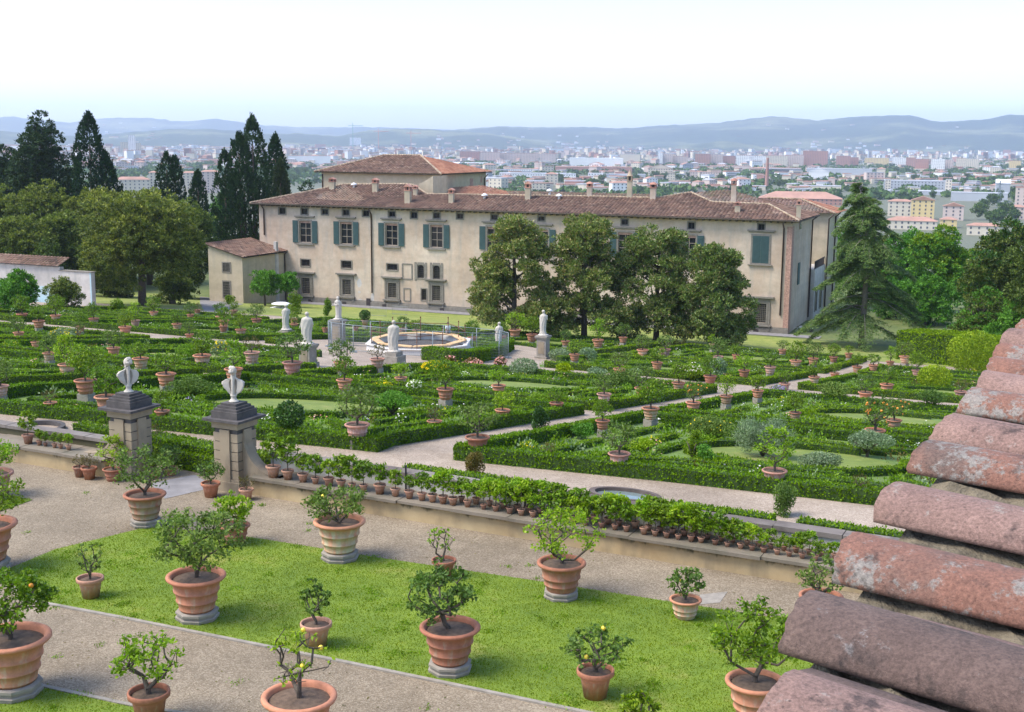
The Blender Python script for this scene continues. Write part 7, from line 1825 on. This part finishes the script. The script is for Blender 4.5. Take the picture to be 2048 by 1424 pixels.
FB=[(242,258,285,318,'cream','r_grey','left wing of the white tower block','flat'),(258,272,272,320,'white','r_white','tall white tower with a column of small windows','flat'),(272,283,287,318,'cream','r_grey','right wing of the white tower block','flat'),(284,310,305,315,'dark','r_grey','dark low office right of the white tower','flat'),(240,254,322,340,'ochre','r_red','ochre gabled house below the white tower','gable'),
(578,660,312,328,'white','r_red','long shed with red and white striped roof left of the belvedere','flat'),(600,640,303,313,'white','r_grey','white office row above the striped shed','flat'),(636,650,296,313,'dark','r_grey','dark block left of the long white offices','flat'),(646,700,299,315,'white','r_grey','long white office building with window bands','flat'),(700,742,303,317,'pink','r_grey','pinkish office building behind the belvedere roof','flat'),(700,722,276,300,'white','r_white','white stepped concrete frame under construction','flat'),(738,830,300,312,'pink','r_grey','long pinkish block under the cranes','flat'),(780,826,290,301,'dark','r_grey','dark steel frame on top of the long pinkish block','flat'),(855,868,304,318,'white','r_white','small bright white box building right of the belvedere','flat'),
(920,960,303,325,'brick','r_grey','brick apartment row, leftmost section','flat'),(960,1000,305,326,'pink','r_red','pink apartment row, second section','flat'),(1000,1042,307,326,'pink','r_red','pink apartment row, third section','flat'),(1042,1075,307,327,'pink','r_red','pink apartment row, fourth section','flat'),(1075,1112,308,328,'pink','r_red','pink apartment row, right section','flat'),
(905,1010,326,332,'white','r_white','long low white-roofed shed left of the brick hall','flat'),(1112,1262,334,346,'brick','r_red','long brick factory hall with red walls','flat'),(1140,1245,317,336,'white','r_white','large hall with curved white metal roof','flat'),(1008,1100,338,348,'white','r_red','long white low building below the pink rows','flat'),(1000,1150,347,357,'white','r_grey','long low grey-roofed workshops','flat'),(1176,1210,347,360,'white','r_white','white workshop with small windows','flat'),(1210,1290,349,359,'grey','r_grey','grey industrial hall right of the white workshop','flat'),
(1240,1280,309,327,'cream','r_grey','cream apartment slab right of the white hall','flat'),(1315,1325,307,330,'white','r_white','narrow white tower flat','flat'),(1325,1345,308,330,'pink','r_grey','pinkish apartment tower, first of a group','flat'),(1345,1375,313,330,'pink','r_red','low red-roofed apartment group','flat'),(1390,1420,308,332,'brick','r_grey','dark orange apartment block, left','flat'),(1420,1445,309,332,'pink','r_grey','pink apartment block between two brick blocks','flat'),(1445,1470,312,332,'brick','r_grey','dark brick apartment block, right','flat'),(1472,1500,311,334,'white','r_red','white apartment pair with red cornice','flat'),(1502,1530,312,334,'white','r_red','white apartment block left of the thin chimney','flat'),(1532,1574,312,333,'cream','r_red','cream apartment slab right of the thin chimney','flat'),(1576,1606,311,333,'pink','r_red','pink apartment slab left of the tallest brick block','flat'),(1606,1654,303,333,'brick','r_red','tallest dark brick apartment block','flat'),(1672,1700,312,334,'brick','r_grey','brick block with balconies','flat'),(1700,1716,315,334,'brick','r_grey','reddish narrow brick block','flat'),
(1730,1776,316,330,'ochre','r_grey','ochre office with green glass below','flat'),(1785,1812,316,334,'white','r_white','white apartment cube, left of three','flat'),(1812,1830,316,335,'brick','r_red','brick and white apartment cube, middle','flat'),(1830,1856,319,342,'brick','r_red','brick tower beside the white cubes','flat'),(1862,1888,319,343,'white','r_white','brightest white apartment block at the right','flat'),(1888,1905,320,343,'pink','r_grey','pinkish block right of the brightest white one','flat'),(1912,1930,317,340,'cream','r_red','cream tower right of the pinkish block','flat'),(1932,1956,318,338,'cream','r_grey','greyish cream block in the trees','flat'),(2018,2040,322,340,'ochre','r_red','ochre block in the greenery near the right edge','flat'),(2006,2020,300,312,'brick','r_red','hazy distant dark red block at the far right','flat'),
(1296,1345,337,358,'cream','r_red','cream gabled farmhouse with yellow side','gable'),(1380,1440,344,358,'pink','r_red','old pinkish block with grey roof in the trees','flat'),(1330,1350,346,360,'cream','r_red','side wing of the cream farmhouse','gable'),
(1616,1740,338,352,'grey','r_grey','wide grey-blue industrial halls','flat'),(1618,1656,343,360,'white','r_white','white slanted hall in front of the grey-blue halls','gable'),(1500,1600,336,344,'pink','r_red','long low red-roofed station sheds','flat'),(1420,1500,332,340,'pink','r_red','long low sheds with pale pink roof','flat'),(1530,1600,338,348,'dark','r_grey','row of dark low sheds','flat'),
(1770,1890,362,383,'grey','r_grey','long overgrown grey parking structure','flat'),(1770,1780,360,385,'cream','r_grey','square concrete stair tower, left one','flat'),(1890,1902,360,388,'cream','r_grey','square concrete stair tower, right one','flat'),(1905,2010,386,402,'grey','r_grey','low grey elevated road section at the right','flat'),(1760,1905,382,388,'grey','r_grey','thin elevated road deck','flat'),(1470,1530,372,380,'cream','r_grey','low sand-coloured hall behind the villa','flat'),(1600,1680,372,383,'cream','r_grey','cream hall with orange roof corner behind the cedar','flat'),(1590,1625,378,390,'grey','r_grey','row of grey cylindrical tanks shed','flat')]
for x0,x1,yt,yb_,wl_,rf,lab,rk in FB: block(x0,x1,yt,yb_,wl_,rf,lab,rk,name='building',win=('shed' not in lab and 'hall' not in lab and 'road' not in lab),dep=None)
# brick smokestack, cranes, pylons
p=farp(1533,378); s=F/p.y; mb=MB(); mb.lathe([(4.2/s,0),(2.4/s,58/s),(2.8/s,59/s),(2.6/s,61/s)],14,0,c=(0,0,0)); o=mb.obj('smokestack',[M['w_brick']],None,p); tag(o,'tall thin brick smokestack in the plain','chimney')
for x,y0,y1,c,lab in ((706,246,290,'fartree','green tower crane standing on the horizon hill'),(757,258,292,'w_brick','red tower crane, left of the pair behind the belvedere'),(822,262,296,'w_brick','red tower crane right of the belvedere ridge')):
    r=ray(x,y1); dd=5200; p=Vector((r[0]*dd,r[1]*dd,CZ+r[2]*dd)); s=F/dd; h=(y1-y0)/s
    cm=plain('crane_paint',(.15,.35,.28) if 'green' in lab else (.6,.25,.18),.6); t=empty('tower_crane',(p.x,p.y,-38)); tag(t,lab,'crane'); zt=p.z+38+h
    mb=MB(); mb.box((0,0,zt/2),(2.2,2.2,zt)); mb.obj('mast',[cm],t,(0,0,0)); mb=MB(); mb.box((12,0,zt*.9),(62,1.8,2.2)); mb.obj('jib',[cm],t,(0,0,0))
for x,y0,y1,lab in ((1078,316,366,'lattice electricity pylon left of centre in the plain'),(1656,318,352,'slim pylon before the grey-blue halls'),(1750,335,375,'slim lamp mast at the right of the cedar top'),(1997,362,412,'slim lattice mast near the elevated road')):
    p=farp(x,y1); s=F/p.y; H_=(y1-y0)/s; t=empty('pylon',p); tag(t,lab,'pylon'); mb=MB(); b_=H_*.07
    for sx in (-1,1):
        for sy in (-1,1): mb.bar((sx*b_,sy*b_,0),(sx*.2,sy*.2,H_),.25,.25)
    for k in range(9):
        z=H_*k/9;w2=b_*(1-k/9); z2=H_*(k+1)/9;w3=b_*(1-(k+1)/9)
        mb.bar((-w2,-w2,z),(w3,-w3,z2),.15,.15); mb.bar((w2,-w2,z),(-w3,-w3,z2),.15,.15)
    for z in (.72,.85,.95): mb.bar((-H_*.13,0,H_*z),(H_*.13,0,H_*z),.3,.3)
    mb.obj('lattice',[M['galv']],t,(0,0,0))
# filler: many small far buildings
rr=random.Random(42); occ=[]
def zone(x,y):
    a='left of the belvedere' if x<640 else 'above the belvedere' if x<980 else 'above the middle of the villa roof' if x<1350 else 'above the right end of the villa' if x<1700 else 'right of the cedar top'
    return ' '+a+(', far back' if y<318 else ', nearer part')
LB={k:'tiny %s in the hazy city'%v for k,v in (('white','white building'),('cream','cream building'),('pink','pinkish building'),('brick','brick-red building'),('grey','grey shed'))}
GR={k:v.replace('tiny ','tiny ').replace('building','buildings').replace('shed','sheds') for k,v in LB.items()}
hm={}
def hm_get(wl_,rf,rk,v):
    k=(wl_,rf,rk,v)
    if k not in hm: r2=random.Random(v*31+7); hm[k]=house_mesh(1.0*r2.uniform(14,26),r2.uniform(10,16),r2.uniform(6,16),wl_,rf,rk)
    return hm[k]
cnt=0
while cnt<215:
    x=rr.choice([rr.uniform(930,2048),rr.uniform(560,1000),rr.uniform(150,600),rr.uniform(1000,2048)]); y=rr.choice([rr.uniform(304,330),rr.uniform(318,352),rr.uniform(330,395)])
    if y>345 and x<930: continue
    if y>352 and rr.random()<.3: continue
    wl_=rr.choice(['white','cream','pink','pink','cream','brick','grey']); rf=rr.choice(['r_red','r_red','r_grey','r_white' if wl_=='grey' else 'r_red']); rk=rr.choice(['hip','hip','gable','flat'])
    p=farp(x,y); o=put('building',hm_get(wl_,rf,rk,rr.randrange(4)),None,p,rr.choice([0,.3,.9,-.5,1.2])+rr.uniform(-.1,.1),rr.uniform(.8,1.25)); zn=zone(x,y); tag(o,LB[wl_]+zn,'building',GR[wl_]+zn); cnt+=1
mb=MB(); mats=[M['w_white'],M['w_cream'],M['w_pink'],M['w_brick'],M['r_red'],M['r_grey'],M['farwin']]
for i in range(4200):
    x=rr.uniform(-80,2120); y=300.5+rr.random()**1.7*(28 if rr.random()<.7 else 85)
    if x<1000 and y>345: continue
    p=farp(x,y); wd=rr.uniform(14,60) if y<312 else rr.uniform(10,30); h=(rr.uniform(5,22) if rr.random()<.8 else rr.uniform(15,32)) if y<322 else rr.uniform(4,9); c_=rr.choice([0,0,1,1,1,1,2,3]); rz_=rr.choice([0,.3,.9,1.2])
    mb.box((p.x,p.y,-38+h/2),(wd,rr.uniform(10,18),h),c_,rz_); mb.box((p.x,p.y,-38+h+.6),(wd+1,14,1.2),rr.choice([4,4,5]),rz_)
    if rr.random()<.6:
        for k in range(int(h/3.3)): mb.box((p.x-math.sin(-rz_)*9.2*0,p.y-9.6,-38+1.8+k*3.3),(wd*.7,.5,1.3),6,0)
def hill_pt(sky,dist,depth,x,y):
    ys=float(np.interp(x,[a for a,b in sky],[b for a,b in sky])); r=ray(x,ys); k=dist/math.hypot(r[0],r[1]); zt=CZ+r[2]*k; q=ray(x,y); qh=math.hypot(q[0],q[1])
    for i in range(60):
        f=.72*i/60; dd=dist-depth+depth*f/.72; g=f/.72
        if -40+(zt+40)*(1-math.cos(math.pi*g))/2>CZ+q[2]*dd/qh: return (q[0]*dd/qh,q[1]*dd/qh,CZ+q[2]*dd/qh)
    return None
for i in range(420):
    S_,d_,dp_=rr.choice(HILLS); x=rr.gauss(rr.choice([250,420,860,1020,1180,1560,1700,1880]),45); ys=float(np.interp(x,[a for a,b in S_],[b for a,b in S_])); y=ys+6+rr.random()**.7*max(1,292-ys)
    if y>297: continue
    p=hill_pt(S_,d_,dp_,x,y)
    if p: mb.box((p[0],p[1],p[2]+3),(rr.uniform(12,40),14,rr.uniform(8,13)),rr.choice([0,0,1,2]),0); mb.box((p[0],p[1],p[2]+9.5),(26,15,2),4,0)
o=mb.obj('distant_city',mats); tag(o,'dense mass of tiny buildings at the far side of the plain','city',kind='stuff')
# far trees
ft=[]
for v in range(4):
    lob=[(rr.uniform(-2,2),rr.uniform(-2,2),rr.uniform(3.5,6.5),rr.uniform(1.8,3),rr.uniform(1.8,3),rr.uniform(1.8,2.8)) for _ in range(6)]
    ft.append(big_crown('distant_tree_crown',M['fartree'],90+v,lob,1300,.95,.6))
for i in range(64):
    x,y=rr.choice([(rr.uniform(1180,1300),rr.uniform(355,378)),(rr.uniform(1300,1620),rr.uniform(355,384)),(rr.uniform(1750,2048),rr.uniform(372,430)),(rr.uniform(1090,1180),rr.uniform(362,378)),(rr.uniform(560,640),rr.uniform(338,372)),(rr.uniform(1780,2048),rr.uniform(340,365)),(rr.uniform(1900,2048),rr.uniform(420,460))])
    p=farp(x,y); o=put('distant_tree',ft[i%4],None,p,rr.uniform(0,6),rr.uniform(1.0,1.7)); zn=zone(x,y).split(',')[0]; tag(o,'loose green tree in the plain'+zn,'tree','green trees in the plain'+zn)
rg=np.random.default_rng(8); mb=MB(); Q=[]
for i in range(3400):
    x=rr.uniform(-60,2100); y=rr.choice([301+rr.random()**1.6*24,rr.uniform(318,400),rr.uniform(318,350)])
    if x<1000 and y>372: continue
    p=farp(x,y); r_=rr.uniform(5,13)*(1.3 if y<312 else .75); n=42
    o_=rnd_dirs(rg,n); o_[:,2]=np.abs(o_[:,2]); c=np.array(p)+o_*[r_*1.6,r_,r_*.8]+[0,0,1]
    Q.append(leafquads(rg,c,rnd_dirs(rg,n),o_+rnd_dirs(rg,n)*.5,r_*.8,r_*.55))
mb.quads(np.concatenate(Q),0); tag(mb.obj('distant_woods',[M['fartree']]),'green belts of far-off trees across the hazy plain','trees',kind='stuff')
# nearer wood on the slope behind the villa
Q=[]
for i in range(260):
    u=rr.uniform(-230,60); v=rr.uniform(210,470); X,Y=xy(u,v); z=gz(X,Y); r_=rr.uniform(2.5,4.5)
    if z+r_*1.6>-1: continue
    n=170; o_=rnd_dirs(rg,n); o_[:,2]=np.abs(o_[:,2]); c=np.array([X,Y,z])+o_*[r_,r_,r_*1.5]*rg.uniform(.8,1.05,n)[:,None]
    Q.append(leafquads(rg,c,o_+rnd_dirs(rg,n)*.8,rnd_dirs(rg,n),.95,.6))
mb=MB(); mb.quads(np.concatenate(Q),0); tag(mb.obj('slope_wood',[M['fartree']]),'green wood on the slope falling away behind the villa','wood',kind='stuff')
HAZE=0.85e-4
hz=MB(); hz.box((0,7700,(-39.5+430)/2),(30000,17000,469.5)); m=bpy.data.materials.new('haze_air'); m.use_nodes=True; nt=m.node_tree
nt.nodes.remove(nt.nodes['Principled BSDF']); pv=nt.nodes.new('ShaderNodeVolumePrincipled'); pv.inputs['Color'].default_value=(.74,.82,1,1); pv.inputs['Density'].default_value=HAZE; pv.inputs['Anisotropy'].default_value=.35
nt.links.new(pv.outputs[0],nt.nodes['Material Output'].inputs['Volume'])
o=hz.obj('haze',[m]); tag(o,'thin blue summer haze over the plain','haze',kind='stuff')
